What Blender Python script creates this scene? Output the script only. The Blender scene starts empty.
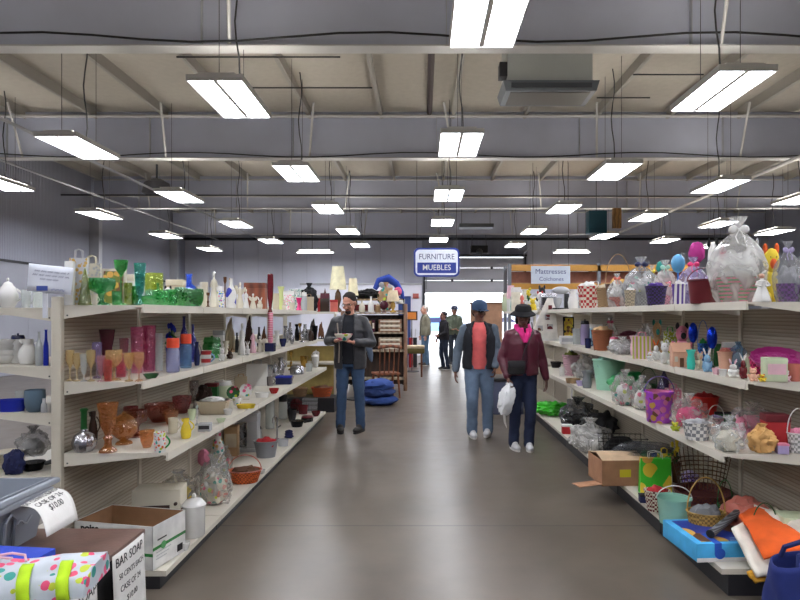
import bpy, bmesh, math, random
from mathutils import Vector, Matrix, noise, Euler
R = math.radians
PI = math.pi
S = bpy.context.scene
COL = S.collection
F = 604.0                     # focal length in pixels of the 800 px frame
CU, CV, EYE = 422.0, 315.0, 1.5

# ------------------------------------------------------------------ camera, world, light, exposure
cd = bpy.data.cameras.new('camera')
cd.sensor_width = 36
cd.lens = F / 800 * 36
cd.shift_x = -(CU - 400) / 800
cd.shift_y = (CV - 300) / 800
cd.clip_end = 300
cam = bpy.data.objects.new('camera', cd)
cam.location = (0, 0, EYE)
cam.rotation_euler = (R(90), 0, 0)
COL.objects.link(cam)
S.camera = cam

w = bpy.data.worlds.new('sky')
S.world = w
w.use_nodes = True
wn = w.node_tree.nodes
bg = wn['Background']
bg.inputs[0].default_value = (.93, .96, 1, 1)     # flat white overcast
bg.inputs[1].default_value = 3.0
LAMP = 17.0                    # strength of the tubes' diffusers
UPLIGHT = 21.0  # strength of the strips added on the housings to brighten the roof
S.view_settings.view_transform = 'Standard'
S.view_settings.look = 'None'
S.view_settings.exposure = .84
S.view_settings.gamma = 1
S.view_settings.use_curve_mapping = False
S.cycles.max_bounces = 10
S.cycles.transparent_max_bounces = 14
S.cycles.sample_clamp_indirect = 6
S.cycles.caustics_reflective = False
S.cycles.caustics_refractive = False

# ------------------------------------------------------------------ materials
def lin(c):
    c = [x / 255 for x in c]
    return tuple((x / 12.92 if x <= .04045 else ((x + .055) / 1.055) ** 2.4) for x in c) + (1,)

PAL = dict(white=(226, 225, 222), ivory=(214, 206, 186), cream=(214, 204, 176), beige=(190, 174, 146), tan=(176, 140, 98),
    brown=(104, 66, 42), dbrown=(58, 38, 30), black=(24, 24, 27), dark=(44, 44, 48), grey=(128, 132, 138), lgrey=(176, 178, 182),
    silver=(190, 190, 196), red=(186, 30, 36), dred=(110, 22, 32), maroon=(86, 26, 44), coral=(222, 106, 92), orange=(236, 92, 30),
    peach=(232, 176, 146), pink=(226, 130, 160), lpink=(236, 186, 200), hot=(232, 40, 120), magenta=(188, 44, 138), purple=(136, 54, 170),
    lav=(176, 162, 210), violet=(82, 48, 150), navy=(28, 34, 82), cobalt=(24, 40, 170), blue=(30, 110, 214), lblue=(126, 176, 214),
    sky=(86, 170, 226), teal=(36, 140, 130), seafoam=(150, 205, 186), green=(28, 140, 60), emerald=(14, 150, 74), dgreen=(24, 92, 38),
    lime=(60, 206, 40), olive=(110, 120, 36), chart=(176, 190, 40), pgreen=(200, 214, 176), yellow=(236, 206, 46), gold=(200, 156, 70),
    amber=(196, 124, 34), lamber=(222, 156, 62), carn=(112, 50, 30), smoke=(120, 112, 110), pgold=(246, 228, 180), clear=(236, 240, 240),
    rose=(226, 90, 130), salmon=(214, 120, 104), copper=(170, 86, 56), skin=(196, 142, 118), skin2=(122, 80, 62), skin3=(108, 70, 56))
_mats = {}

def C(c):
    if not isinstance(c, str): return c
    r, g, b = PAL[c]; m = .35 * r + .45 * g + .2 * b       # faded second-hand colours
    return tuple((x + (m - x) * .10) * .95 for x in (r, g, b))

def M(kind, c='white', c2=None, k=1.0):
    key = (kind, C(c), C(c2) if c2 else None, k)
    if key in _mats:
        return _mats[key]
    m = bpy.data.materials.new(kind + '_' + (c if isinstance(c, str) else 'tone'))
    m.use_nodes = True
    nt = m.node_tree
    N, L = nt.nodes, nt.links
    b = N['Principled BSDF']
    c1 = lin(C(c))
    cc = lin(C(c2)) if c2 else None
    tc = N.new('ShaderNodeTexCoord')
    nz = N.new('ShaderNodeTexNoise')
    nz.inputs['Scale'].default_value = 9
    nz.inputs['Detail'].default_value = 3
    L.new(tc.outputs['Object'], nz.inputs['Vector'])
    def ramp(src, stops, interp='CONSTANT'):
        r = N.new('ShaderNodeValToRGB')
        r.color_ramp.interpolation = interp
        e = r.color_ramp.elements
        while len(e) < len(stops):
            e.new(0.5)
        for i, (p, col) in enumerate(stops):
            e[i].position = p
            e[i].color = col
        L.new(src, r.inputs[0])
        return r.outputs[0]
    def bump(src, strength=.3, dist=.002):
        bp = N.new('ShaderNodeBump')
        bp.inputs['Strength'].default_value = strength
        bp.inputs['Distance'].default_value = dist
        L.new(src, bp.inputs['Height'])
        L.new(bp.outputs[0], b.inputs['Normal'])
    v_ = .035 if kind in ('steel', 'pl', 'cer', 'gl', 'met', 'paper') else .12
    if kind == 'steel': nz.inputs['Scale'].default_value = 1.5
    dk = tuple(x * (1 - 1.4 * v_) for x in c1[:3]) + (1,)
    lt = tuple(min(1, x * (1 + v_)) for x in c1[:3]) + (1,)
    base = ramp(nz.outputs[0], [(.3, dk), (.7, lt)], 'LINEAR')
    if kind in ('floral', 'dots', 'print'):
        v = N.new('ShaderNodeTexVoronoi')
        v.inputs['Scale'].default_value = 28 * k
        L.new(tc.outputs['Object'], v.inputs['Vector'])
        blob = ramp(v.outputs['Distance'], [(0, (1, 1, 1, 1)), (.42 if kind != 'print' else .55, (0, 0, 0, 1))])
        cols = [cc or lin(PAL['rose'])]
        if kind == 'floral':
            cols = [cc or lin(PAL['rose']), lin(PAL['teal']), lin(PAL['rose']), lin(PAL['chart']), cc or lin(PAL['lblue'])]
        elif kind == 'print':
            cols = [cc or lin(PAL['blue']), c1, lin(PAL['gold']), cc or lin(PAL['blue']), lin(PAL['brown'])]
        sep = N.new('ShaderNodeSeparateColor')
        L.new(v.outputs['Color'], sep.inputs[0])
        spots = ramp(sep.outputs[0], [(i / len(cols), q) for i, q in enumerate(cols)]) if len(cols) > 1 else None
        mx = N.new('ShaderNodeMix'); mx.data_type = 'RGBA'
        L.new(blob, mx.inputs[0]); L.new(base, mx.inputs[6])
        if spots: L.new(spots, mx.inputs[7])
        else: mx.inputs[7].default_value = cols[0]
        base = mx.outputs[2]
    elif kind in ('stripe', 'rib', 'vstripe', 'wood'):
        wv = N.new('ShaderNodeTexWave')
        wv.bands_direction = {'stripe': 'Z', 'rib': 'Z', 'vstripe': 'X', 'wood': 'X'}[kind]
        wv.inputs['Scale'].default_value = {'stripe': 9, 'rib': 13, 'vstripe': 9, 'wood': 3}[kind] * k
        wv.inputs['Distortion'].default_value = 6 if kind == 'wood' else 0
        L.new(tc.outputs['Object'], wv.inputs['Vector'])
        q = cc or tuple(x * .55 for x in c1[:3]) + (1,)
        base = ramp(wv.outputs['Fac'], [(.45, c1), (.55, q)] if kind != 'wood' else [(.1, c1), (.95, q)], 'LINEAR')
    elif kind in ('weave', 'plaid'):
        br = N.new('ShaderNodeTexChecker')
        br.inputs['Scale'].default_value = (70 if kind == 'weave' else 40) * k
        L.new(tc.outputs['Object'], br.inputs['Vector'])
        q = cc or tuple(x * .4 for x in c1[:3]) + (1,)
        br.inputs['Color1'].default_value = c1
        br.inputs['Color2'].default_value = q
        base = br.outputs['Color']
        bump(br.outputs['Fac'], .6, .004)
    L.new(base, b.inputs['Base Color'])
    rough = dict(cer=.22, gl=.06, pl=.38, fab=.92, wood=.55, met=.25, weave=.75, plaid=.7, floral=.6, dots=.5, print=.45, stripe=.5,
                 vstripe=.5, rib=.6, paper=.8, card=.85, steel=.45, skin=.55, leather=.42, rubber=.6, shoe=.7).get(kind, .5)
    b.inputs['Roughness'].default_value = rough
    if kind in ('met',):
        b.inputs['Metallic'].default_value = .92
    if kind == 'gl':
        b.inputs['Transmission Weight'].default_value = .25
        b.inputs['IOR'].default_value = 1.4
        b.inputs['Specular IOR Level'].default_value = .8
        tr = N.new('ShaderNodeBsdfTransparent'); tl = N.new('ShaderNodeBsdfTranslucent')
        mxc = max(c1[:3]); q = tuple(.5 + .5 * x / mxc for x in c1[:3]) + (1,)
        tr.inputs[0].default_value = q; tl.inputs[0].default_value = tuple(min(1, x * 1.2 + .02) for x in c1[:3]) + (1,)
        vo = N.new('ShaderNodeTexVoronoi'); vo.inputs['Scale'].default_value = 55; L.new(tc.outputs['Object'], vo.inputs['Vector']); bump(vo.outputs['Distance'], .7, .006)
        a1 = N.new('ShaderNodeMixShader'); a2 = N.new('ShaderNodeMixShader')
        a1.inputs[0].default_value = min(.9, .22 * k); L.new(tr.outputs[0], a1.inputs[1]); L.new(tl.outputs[0], a1.inputs[2])
        a2.inputs[0].default_value = min(.9, .24 * k); L.new(a1.outputs[0], a2.inputs[1]); L.new(b.outputs[0], a2.inputs[2])
        gg = N.new('ShaderNodeBsdfGlossy'); gg.inputs['Roughness'].default_value = .09; a3 = N.new('ShaderNodeMixShader'); a3.inputs[0].default_value = .10
        L.new(b.inputs['Normal'].links[0].from_socket, gg.inputs['Normal'])
        L.new(a2.outputs[0], a3.inputs[1]); L.new(gg.outputs[0], a3.inputs[2])
        L.new(a3.outputs[0], N['Material Output'].inputs['Surface'])
    if kind in ('fab', 'paper', 'card', 'leather', 'rubber', 'skin'):
        n2 = N.new('ShaderNodeTexNoise')
        n2.inputs['Scale'].default_value = {'fab': 220, 'leather': 60, 'skin': 90}.get(kind, 120)
        L.new(tc.outputs['Object'], n2.inputs['Vector'])
        bump(n2.outputs[0], .35 if kind != 'skin' else .1, .002)
    if kind == 'cello':
        tr = N.new('ShaderNodeBsdfTransparent'); tl = N.new('ShaderNodeBsdfTranslucent'); g = N.new('ShaderNodeBsdfGlossy')
        df = N.new('ShaderNodeBsdfDiffuse')
        tr.inputs[0].default_value = tuple(.75 + .25 * x for x in c1[:3]) + (1,)
        tl.inputs[0].default_value = c1; df.inputs[0].default_value = c1
        g.inputs['Roughness'].default_value = .22
        a = N.new('ShaderNodeMixShader'); a2 = N.new('ShaderNodeMixShader'); a3 = N.new('ShaderNodeMixShader')
        L.new(tl.outputs[0], a.inputs[1]); L.new(df.outputs[0], a.inputs[2]); a.inputs[0].default_value = .6
        L.new(a.outputs[0], a2.inputs[1]); L.new(g.outputs[0], a2.inputs[2]); a2.inputs[0].default_value = .12
        wr = N.new('ShaderNodeTexNoise'); wr.inputs['Scale'].default_value = 8; wr.inputs['Distortion'].default_value = 1.4
        L.new(tc.outputs['Object'], wr.inputs['Vector'])
        fac = ramp(wr.outputs[0], [(.42, (.30 * k, .30 * k, .30 * k, 1)), (.62, (.72 * k, .72 * k, .72 * k, 1))], 'LINEAR')
        L.new(fac, a3.inputs[0]); L.new(tr.outputs[0], a3.inputs[1]); L.new(a2.outputs[0], a3.inputs[2])
        bp = N.new('ShaderNodeBump'); bp.inputs['Strength'].default_value = .6; bp.inputs['Distance'].default_value = .006
        L.new(wr.outputs[0], bp.inputs['Height'])
        for q in (g, df): L.new(bp.outputs[0], q.inputs['Normal'])
        L.new(a3.outputs[0], N['Material Output'].inputs['Surface'])
    _mats[key] = m
    return m

def emit(name, c, s):
    key = ('emit', name)
    if key in _mats: return _mats[key]
    m = bpy.data.materials.new(name); m.use_nodes = True
    b = m.node_tree.nodes['Principled BSDF']
    b.inputs['Base Color'].default_value = lin(c)
    b.inputs['Emission Color'].default_value = lin(c)
    b.inputs['Emission Strength'].default_value = s
    _mats[key] = m
    return m

# ------------------------------------------------------------------ mesh builder
class MB:
    def __init__(s): s.v = []; s.f = []; s.m = Matrix()
    def at(s, loc=(0, 0, 0), rot=(0, 0, 0), sc=(1, 1, 1)):
        s.m = Matrix.LocRotScale(Vector(loc), Euler(rot), Vector(sc)); return s
    def add(s, vs, fs):
        o = len(s.v); s.v += [tuple(s.m @ Vector(p)) for p in vs]; s.f += [tuple(i + o for i in f) for f in fs]; return s
    def box(s, a, b, bev=0, taper=1):
        x0, y0, z0 = a; x1, y1, z1 = b
        if bev <= 0:
            cx, cy = (x0 + x1) / 2, (y0 + y1) / 2
            q = lambda x, y: (cx + (x - cx) * taper, cy + (y - cy) * taper)
            vs = [(*q(x0, y0), z0), (*q(x1, y0), z0), (*q(x1, y1), z0), (*q(x0, y1), z0), (x0, y0, z1), (x1, y0, z1), (x1, y1, z1), (x0, y1, z1)]
            return s.add(vs, [(3, 2, 1, 0), (4, 5, 6, 7), (0, 1, 5, 4), (1, 2, 6, 5), (2, 3, 7, 6), (3, 0, 4, 7)])
        t = bmesh.new()
        bmesh.ops.create_cube(t, size=1, matrix=Matrix.Translation(((x0 + x1) / 2, (y0 + y1) / 2, (z0 + z1) / 2)) @ Matrix.Diagonal((x1 - x0, y1 - y0, z1 - z0, 1)))
        bmesh.ops.bevel(t, geom=t.edges[:], offset=bev, segments=2, affect='EDGES', profile=.6)
        if taper != 1:
            cx, cy = (x0 + x1) / 2, (y0 + y1) / 2
            for q in t.verts:
                k = taper + (1 - taper) * (q.co.z - z0) / (z1 - z0)
                q.co.x = cx + (q.co.x - cx) * k; q.co.y = cy + (q.co.y - cy) * k
        return s.bm(t)
    def bm(s, t):
        t.verts.index_update()
        s.add([q.co[:] for q in t.verts], [[q.index for q in f.verts] for f in t.faces]); t.free(); return s
    def lathe(s, prof, n=20, fn=None):
        vs = []; fs = []; k = len(prof)
        for i in range(n):
            a = 2 * PI * i / n
            for j, (r, z) in enumerate(prof):
                rr = r * (fn(a, z, j) if fn else 1)
                vs.append((rr * math.cos(a), rr * math.sin(a), z))
        for i in range(n):
            for j in range(k - 1):
                a, b = i * k + j, ((i + 1) % n) * k + j
                fs.append((a, b, b + 1, a + 1))
        return s.add(vs, fs)
    def tube(s, pts, r, n=8, closed=False):
        pts = [Vector(p) for p in pts]; K = len(pts); vs = []; fs = []
        rs = r if isinstance(r, (list, tuple)) else [r] * K
        up = Vector((0, 0, 1))
        t0 = (pts[1] - pts[0]).normalized()
        if abs(t0.dot(up)) > .9: up = Vector((1, 0, 0))
        x = t0.cross(up).normalized()
        for i, p in enumerate(pts):
            t = (pts[min(i + 1, K - 1)] - pts[max(i - 1, 0)])
            t = t.normalized() if t.length > 1e-9 else t0
            x = (x - t * x.dot(t)).normalized(); y = t.cross(x)
            for a in range(n):
                q = 2 * PI * a / n
                vs.append(p + (x * math.cos(q) + y * math.sin(q)) * rs[i])
        for i in range(K - 1):
            for a in range(n):
                fs.append((i * n + a, i * n + (a + 1) % n, (i + 1) * n + (a + 1) % n, (i + 1) * n + a))
        fs.append(tuple(range(n - 1, -1, -1))); fs.append(tuple(range((K - 1) * n, K * n)))
        return s.add([tuple(p) for p in vs], fs)
    def ell(s, c, r, rot=(0, 0, 0), sub=2, dist=0, seed=0, fr=3.0, flat=None):
        t = bmesh.new(); bmesh.ops.create_icosphere(t, subdivisions=sub, radius=1)
        mt = Matrix.LocRotScale(Vector(c), Euler(rot), Vector(r if not isinstance(r, (int, float)) else (r, r, r)))
        for q in t.verts:
            if dist:
                q.co *= 1 + dist * (noise.noise(q.co * fr + Vector((seed, seed * .7, 0))) + .5 * noise.noise(q.co * fr * 2.3 + Vector((0, seed, 3))))
            q.co = mt @ q.co
            if flat is not None and q.co.z < flat: q.co.z = flat
        return s.bm(t)
    def build(s, name, mat, parent=None, smooth=True, auto=True):
        me = bpy.data.meshes.new(name); me.from_pydata(s.v, [], s.f); me.update()
        t = bmesh.new(); t.from_mesh(me)
        bmesh.ops.remove_doubles(t, verts=t.verts, dist=1e-5)
        bmesh.ops.recalc_face_normals(t, faces=t.faces)
        if smooth and auto:
            for e in t.edges:
                if len(e.link_faces) == 2 and e.calc_face_angle(0) > R(42): e.smooth = False
        for f in t.faces: f.smooth = smooth
        t.to_mesh(me); t.free()
        me.materials.append(mat)
        o = bpy.data.objects.new(name, me); COL.objects.link(o)
        if parent is not None: o.parent = parent
        return o

def tag(o, label=None, cat=None, group=None, kind=None):
    if label: o['label'] = label
    if cat: o['category'] = cat
    if group: o['group'] = group
    if kind: o['kind'] = kind
    return o
def struct(o): o['kind'] = 'structure'; return o
def root(name, loc=(0, 0, 0), rz=0):
    o = bpy.data.objects.new(name, None); o.empty_display_size = .05; COL.objects.link(o)
    o.location = loc; o.rotation_euler = (0, 0, rz); return o
def copy_tree(o, parent=None):
    c = o.copy(); COL.objects.link(c); c.parent = parent
    for ch in o.children: copy_tree(ch, c)
    return c
def P(u, v, Y): return Vector(((u - CU) * Y / F, Y, EYE - (v - CV) * Y / F))
def lettering(text, size, mat, parent, loc, rot, name='lettering', align='CENTER', depth=.0008, bold=0, sx=1):
    cu = bpy.data.curves.new('t', 'FONT'); cu.body = text; cu.size = size; cu.align_x = align; cu.align_y = 'CENTER'
    cu.extrude = depth; cu.offset = bold; cu.resolution_u = 3
    o = bpy.data.objects.new('t', cu); COL.objects.link(o)
    dg = bpy.context.evaluated_depsgraph_get()
    me = bpy.data.meshes.new_from_object(o.evaluated_get(dg)); bpy.data.objects.remove(o); bpy.data.curves.remove(cu)
    me.name = name; me.materials.clear(); me.materials.append(mat)
    q = bpy.data.objects.new(name, me); COL.objects.link(q); q.parent = parent
    q.location = loc; q.rotation_euler = rot; q.scale = (sx, 1, 1)
    return q
# ------------------------------------------------------------------ the hall
ROOF = 5.85; GB = 4.79; YB = 26.0; XL = -10.2; XR = 14.0; Y0 = -12.0
def nodes(m): return m.node_tree.nodes, m.node_tree.links
def concrete():
    m = bpy.data.materials.new('polished_concrete'); m.use_nodes = True; N, L = nodes(m); b = N['Principled BSDF']
    tc = N.new('ShaderNodeTexCoord')
    n1 = N.new('ShaderNodeTexNoise'); n1.inputs['Scale'].default_value = .9; n1.inputs['Detail'].default_value = 7; n1.inputs['Roughness'].default_value = .62
    n2 = N.new('ShaderNodeTexNoise'); n2.inputs['Scale'].default_value = 5; n2.inputs['Detail'].default_value = 6
    for n in (n1, n2): L.new(tc.outputs['Object'], n.inputs['Vector'])
    r = N.new('ShaderNodeValToRGB'); e = r.color_ramp.elements
    e[0].position = .3; e[0].color = lin((90, 82, 73)); e[1].position = .72; e[1].color = lin((116, 106, 95))
    L.new(n1.outputs[0], r.inputs[0])
    mx = N.new('ShaderNodeMix'); mx.data_type = 'RGBA'; mx.blend_type = 'MULTIPLY'; mx.inputs[0].default_value = .35
    L.new(r.outputs[0], mx.inputs[6]); L.new(n2.outputs[0], mx.inputs[7])
    # saw-cut joints every 2.95 m across, one along
    sp = N.new('ShaderNodeSeparateXYZ'); L.new(tc.outputs['Object'], sp.inputs[0])
    def joint(src, off, per, wd):
        a = N.new('ShaderNodeMath'); a.operation = 'ADD'; a.inputs[1].default_value = off; L.new(src, a.inputs[0])
        c = N.new('ShaderNodeMath'); c.operation = 'PINGPONG'; c.inputs[1].default_value = per / 2; L.new(a.outputs[0], c.inputs[0])
        d = N.new('ShaderNodeMath'); d.operation = 'LESS_THAN'; d.inputs[1].default_value = wd; L.new(c.outputs[0], d.inputs[0])
        return d.outputs[0]
    j1 = joint(sp.outputs['Y'], -4.3, 2.95, .008)
    j2 = joint(sp.outputs['X'], 3.6, 6.0, .006)
    mj = N.new('ShaderNodeMath'); mj.operation = 'MAXIMUM'; L.new(j1, mj.inputs[0]); L.new(j2, mj.inputs[1])
    m2 = N.new('ShaderNodeMix'); m2.data_type = 'RGBA'; L.new(mj.outputs[0], m2.inputs[0]); L.new(mx.outputs[2], m2.inputs[6]); m2.inputs[7].default_value = lin((62, 58, 54))
    L.new(m2.outputs[2], b.inputs['Base Color'])
    rr = N.new('ShaderNodeMapRange'); rr.inputs['To Min'].default_value = .24; rr.inputs['To Max'].default_value = .4
    L.new(n2.outputs[0], rr.inputs['Value']); L.new(rr.outputs[0], b.inputs['Roughness'])
    b.inputs['Specular IOR Level'].default_value = .45
    return m
def corrugated(c, scale=5.2, axis='X'):
    m = bpy.data.materials.new('corrugated_steel'); m.use_nodes = True; N, L = nodes(m); b = N['Principled BSDF']
    tc = N.new('ShaderNodeTexCoord'); wv = N.new('ShaderNodeTexWave'); wv.bands_direction = axis; wv.inputs['Scale'].default_value = scale
    L.new(tc.outputs['Object'], wv.inputs['Vector'])
    r = N.new('ShaderNodeValToRGB'); e = r.color_ramp.elements; c1 = lin(c)
    e[0].position = .1; e[0].color = tuple(x * .86 for x in c1[:3]) + (1,); e[1].position = .5; e[1].color = c1
    L.new(wv.outputs['Fac'], r.inputs[0]); L.new(r.outputs[0], b.inputs['Base Color'])
    bp = N.new('ShaderNodeBump'); bp.inputs['Strength'].default_value = .7; bp.inputs['Distance'].default_value = .03
    L.new(wv.outputs['Fac'], bp.inputs['Height']); L.new(bp.outputs[0], b.inputs['Normal']); b.inputs['Roughness'].default_value = .5
    return m
wallm = corrugated((176, 179, 194)); wally = corrugated((168, 171, 186), axis='Y')
panelm = M('steel', (214, 216, 228)); paint = M('steel', (176, 178, 184)); flange = M('steel', (200, 199, 198))
roofm = M('paper', (182, 176, 166)); cablem = M('rubber', (58, 58, 62)); blackm = M('rubber', 'black')

fm = MB(); gx, gy_ = 16, 26
fm.add([(XL + (XR - XL) * i / gx, Y0 + (YB - Y0) * j / gy_, 0) for j in range(gy_ + 1) for i in range(gx + 1)], [(j * (gx + 1) + i, j * (gx + 1) + i + 1, (j + 1) * (gx + 1) + i + 1, (j + 1) * (gx + 1) + i) for j in range(gy_) for i in range(gx)])
fo = struct(fm.build('floor', concrete(), smooth=False)); fo['kind'] = 'structure'
if fo.data.polygons[0].normal.z < 0: fo.data.flip_normals()
# roof with sagging insulation blankets between the purlins
PUR = [XL + .35 + i * 1.5 for i in range(17)]
t = MB(); nx = 170; ny = 60; vs = []; fs = []
for j in range(ny + 1):
    for i in range(nx + 1):
        x = XL + (XR - XL) * i / nx; y = Y0 + (YB - Y0) * j / ny
        f = ((x - PUR[0]) / 1.5) % 1
        vs.append((x, y, ROOF - .07 * math.sin(PI * f) + .02 * noise.noise(Vector((x * 1.3, y * .7, 0)))))
for j in range(ny):
    for i in range(nx):
        a = j * (nx + 1) + i; fs.append((a, a + nx + 1, a + nx + 2, a + 1))
t.add(vs, fs); t.box((XL, Y0, ROOF + .06), (XR, YB, ROOF + .2))
struct(t.build('ceiling', roofm))
struct(MB().box((XL - .2, Y0, 0), (XL, YB, ROOF + .1)).build('wall_left', wally, smooth=False))
struct(MB().box((XR, Y0, 0), (XR + .2, YB, ROOF + .1)).build('wall_right', wally, smooth=False))
struct(MB().box((XL, Y0 - .2, 0), (XR, Y0, ROOF + .1)).build('wall_front', wallm, smooth=False))
DX0, DX1, DZ = .13, 4.40, 4.0
wb = MB().box((XL, YB, 0), (DX0, YB + .2, ROOF + .1)).box((DX1, YB, 0), (XR, YB + .2, ROOF + .1)).box((DX0, YB, DZ), (DX1, YB + .2, ROOF + .1))
struct(wb.build('wall_back', wallm, smooth=False))
lp = MB()
for x0, x1 in ((XL, DX0 - .12), (DX1 + .12, XR)):
    x = x0
    while x < x1 - .05:
        xe = min(x + 1.05, x1); lp.box((x + .008, YB - .03, .02), (xe - .008, YB, 4.7)); x = xe
tr = struct(lp.build('trim_1', panelm, smooth=False))
struct(MB().box((XL, YB - .1, 4.72), (XR, YB - .0, 4.82)).build('trim_2', M('steel', 'dark'), smooth=False))
lw = MB()
y = Y0
while y < YB - .1:
    ye = min(y + 1.2, YB); lw.box((XL, y + .006, .02), (XL + .03, ye - .006, 2.8)); y = ye
struct(lw.build('trim_3', M('steel', (158, 160, 170)), smooth=False))
struct(MB().box((XL, Y0, 2.8), (XL + .06, YB, 2.86)).build('trim_4', M('steel', 'dark'), smooth=False))

# girders: web, flanges, stiffeners, braces, columns
GY = [7.45, 12.7, 18.6, 24.5]
for gi, gy in enumerate(GY + [1.2, -5.0]):
    g = root('steel_girder', (0, gy, GB)); h = ROOF - GB - .08
    names = ['nearest in view, right above the aisle shelves', 'second from the camera, beyond the hanging heater', 'third from the camera, over the furniture sign', 'farthest, right before the back wall', 'overhead, above the spot the picture was taken from', 'behind the viewer']
    tag(g, 'deep grey steel roof girder, ' + names[gi], 'girder', 'steel roof girders')
    struct(g)
    MB().box((XL + .1, -.006, 0), (XR - .1, .006, h)).build('web', M('steel', (186, 190, 208)), g, smooth=False)
    MB().box((XL + .1, -.11, -.018), (XR - .1, .11, 0)).build('flange', flange, g, smooth=False)
    MB().box((XL + .1, -.09, h - .13), (XR - .1, .09, h - .1)).build('flange', flange, g, smooth=False)
    st = MB(); x = XL + 1.5
    while x < XR:
        st.box((x - .005, -.07, 0), (x + .005, .07, h - .12)); x += 3.0
    st.build('stiffener', paint, g, smooth=False)
    for x in PUR[1::2]:
        MB().tube([(x, -.08, .02), (x + (.22 if x < 0 else -.22), -.85, h - .1)], .022, 6).build('flange_brace', flange, g, smooth=False)
for gi, gy in enumerate(GY):
    for sx in (1, -1):
        xb = XL if sx > 0 else XR
        c = MB().box((min(xb, xb + sx * .3), gy - .1, 0), (max(xb, xb + sx * .3), gy + .1, GB))
        o = c.build('steel_column', paint, smooth=False); struct(o)
for x in PUR:
    o = MB().box((x - .038, Y0, ROOF - .22), (x + .038, YB, ROOF - .21)).box((x - .012, Y0, ROOF - .23), (x + .012, YB, ROOF)).build('purlin', M('steel', (166, 162, 156)), smooth=False)
    struct(o)
# pipes under the roof
def pipe(pts, r, label, m=paint, name='sprinkler_pipe', cat='pipe', group=None):
    return tag(MB().tube(pts, r, 8).build(name, m), label, cat, group)
pipe([(-6.9, 4, 4.72), (-6.9, 25.9, 4.72)], .03, 'thin grey sprinkler pipe running away on the left, the one nearer the aisle', group='sprinkler pipes')
pipe([(-8.75, 4, 4.72), (-8.75, 25.9, 4.72)], .028, 'thin grey sprinkler pipe running away beside the left wall', group='sprinkler pipes')
pipe([(7.75, 4, 4.74), (7.75, 25.9, 4.74)], .045, 'thick grey sprinkler pipe running away high on the right', flange, group='sprinkler pipes')
pipe([(XL + .1, 8.3, 5.22), (XR - .1, 8.3, 5.12)], .028, 'pale pipe crossing the hall behind the nearest girder', flange, group='cross pipes')
pipe([(XL + .1, 12.5, 5.62), (XR - .1, 12.5, 5.62)], .03, 'pale pipe crossing the hall on top of the second girder', flange, group='cross pipes')
pipe([(XL + .1, 18.3, 5.1), (XR - .1, 18.3, 5.05)], .025, 'pale pipe crossing the hall before the third girder', flange, group='cross pipes')
pipe([(XL + .1, 16.9, 4.86), (XR - .1, 16.9, 4.8)], .022, 'dark slim conduit crossing the hall between second and third girder', M('steel', 'dark'), group='cross pipes')
pts = [(XL + .2 + i * .6, 7.32, 4.87 + .06 * math.sin(i * .9) - .0 * i) for i in range(40)]
pipe(pts, .014, 'black cable slung along the bottom of the nearest girder', blackm, 'electrical_cable', 'cable')
pts = [(XL + .2 + i * .6, 12.55, 4.83 + .05 * math.sin(i * .8 + 1)) for i in range(40)]
pipe(pts, .012, 'black cable slung along the bottom of the second girder', blackm, 'electrical_cable', 'cable')
pipe([(.15, 8.2, 5.66), (.15, 12.3, 5.62)], .055, 'dark brown square conduit under the roof left of the heater', M('steel', (70, 56, 56)), 'roof_conduit', 'pipe')
for k, (xx, yy, ww) in enumerate([(-3.9, 9.6, 2.6), (-3.3, 10.9, 2.4), (3.2, 9.1, 1.6), (3.6, 10.3, 1.2), (3.3, 11.4, 1.0)]):
    pipe([(xx, yy, 5.6), (xx + ww, yy, 5.6)], .013, ['thin bracing rod under the roof at left, nearer one', 'thin bracing rod under the roof at left, farther one', 'short bracing rod right of the heater, nearest of three', 'short bracing rod right of the heater, middle of three', 'short bracing rod right of the heater, farthest of three'][k], M('steel', 'dark'), 'bracing_rod', 'rod', 'bracing rods')

# ------------------------------------------------------------------ hanging lights
def fixture():
    r = root('hanging_light')
    hs = MB().box((-.29, -.6, .012), (.29, .6, .05), taper=1).box((-.2, -.55, .05), (.2, .55, .09))
    hs.box((-.024, -.59, -.014), (.024, .59, .012)).box((-.3, -.612, -.02), (.3, -.6, .05)).box((-.3, .6, -.02), (.3, .612, .05)).box((-.3, -.6, -.02), (-.288, .6, .05)).box((.288, -.6, -.02), (.3, .6, .05))
    hs.build('housing', M('steel', 'white'), r, smooth=False)
    for sx in (-1, 1):
        MB().box((.028 if sx > 0 else -.276, -.585, -.008), (.276 if sx > 0 else -.028, .585, .01)).build('diffuser', emit('lamp_glow', (246, 248, 255), LAMP), r, smooth=False)
        MB().box((sx * .25 - .03, -.5, .0505), (sx * .25 + .03, .5, .053)).build('added_uplight', emit('added_uplight_glow', (255, 250, 240), UPLIGHT), r, smooth=False)  # added glowing strip on the housing top, lifts roof and girder brightness
    for sy in (-.45, .45):
        MB().tube([(0, sy, .09), (0, sy, ROOF - 4.02)], .004, 5).build('hanger_wire', cablem, r)
    pts = [(.03 + .03 * math.sin(i * 1.2), .1, .09 + i * (ROOF - 4.12) / 8) for i in range(9)]
    MB().tube(pts, .010, 6).build('power_cable', cablem, r)
    return r
fx = fixture(); first = True
rows = [('over the aisle', .55, [5.0, 8.85, 12.6, 16.3, 20.0]),
        ('over the left shelves', -2.2, [7.0, 10.65, 14.2, 18.0, 21.6]),
        ('in the second row left of the aisle', -5.1, [9.0, 12.75, 16.6, 20.4]),
        ('in the third row, beside the left wall', -8.05, [11.5, 15.1, 19.0, 22.9]),
        ('over the right shelves', 3.32, [6.75, 10.5, 14.2, 18.0, 21.6]),
        ('in the second row right of the aisle', 5.75, [8.0, 11.7, 15.4, 19.1]),
        ('in the third row right of the aisle', 8.15, [9.2, 13.0, 16.6, 20.3]),
        ('in the farthest row right', 10.6, [14.5, 18.2, 21.9])]
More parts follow.
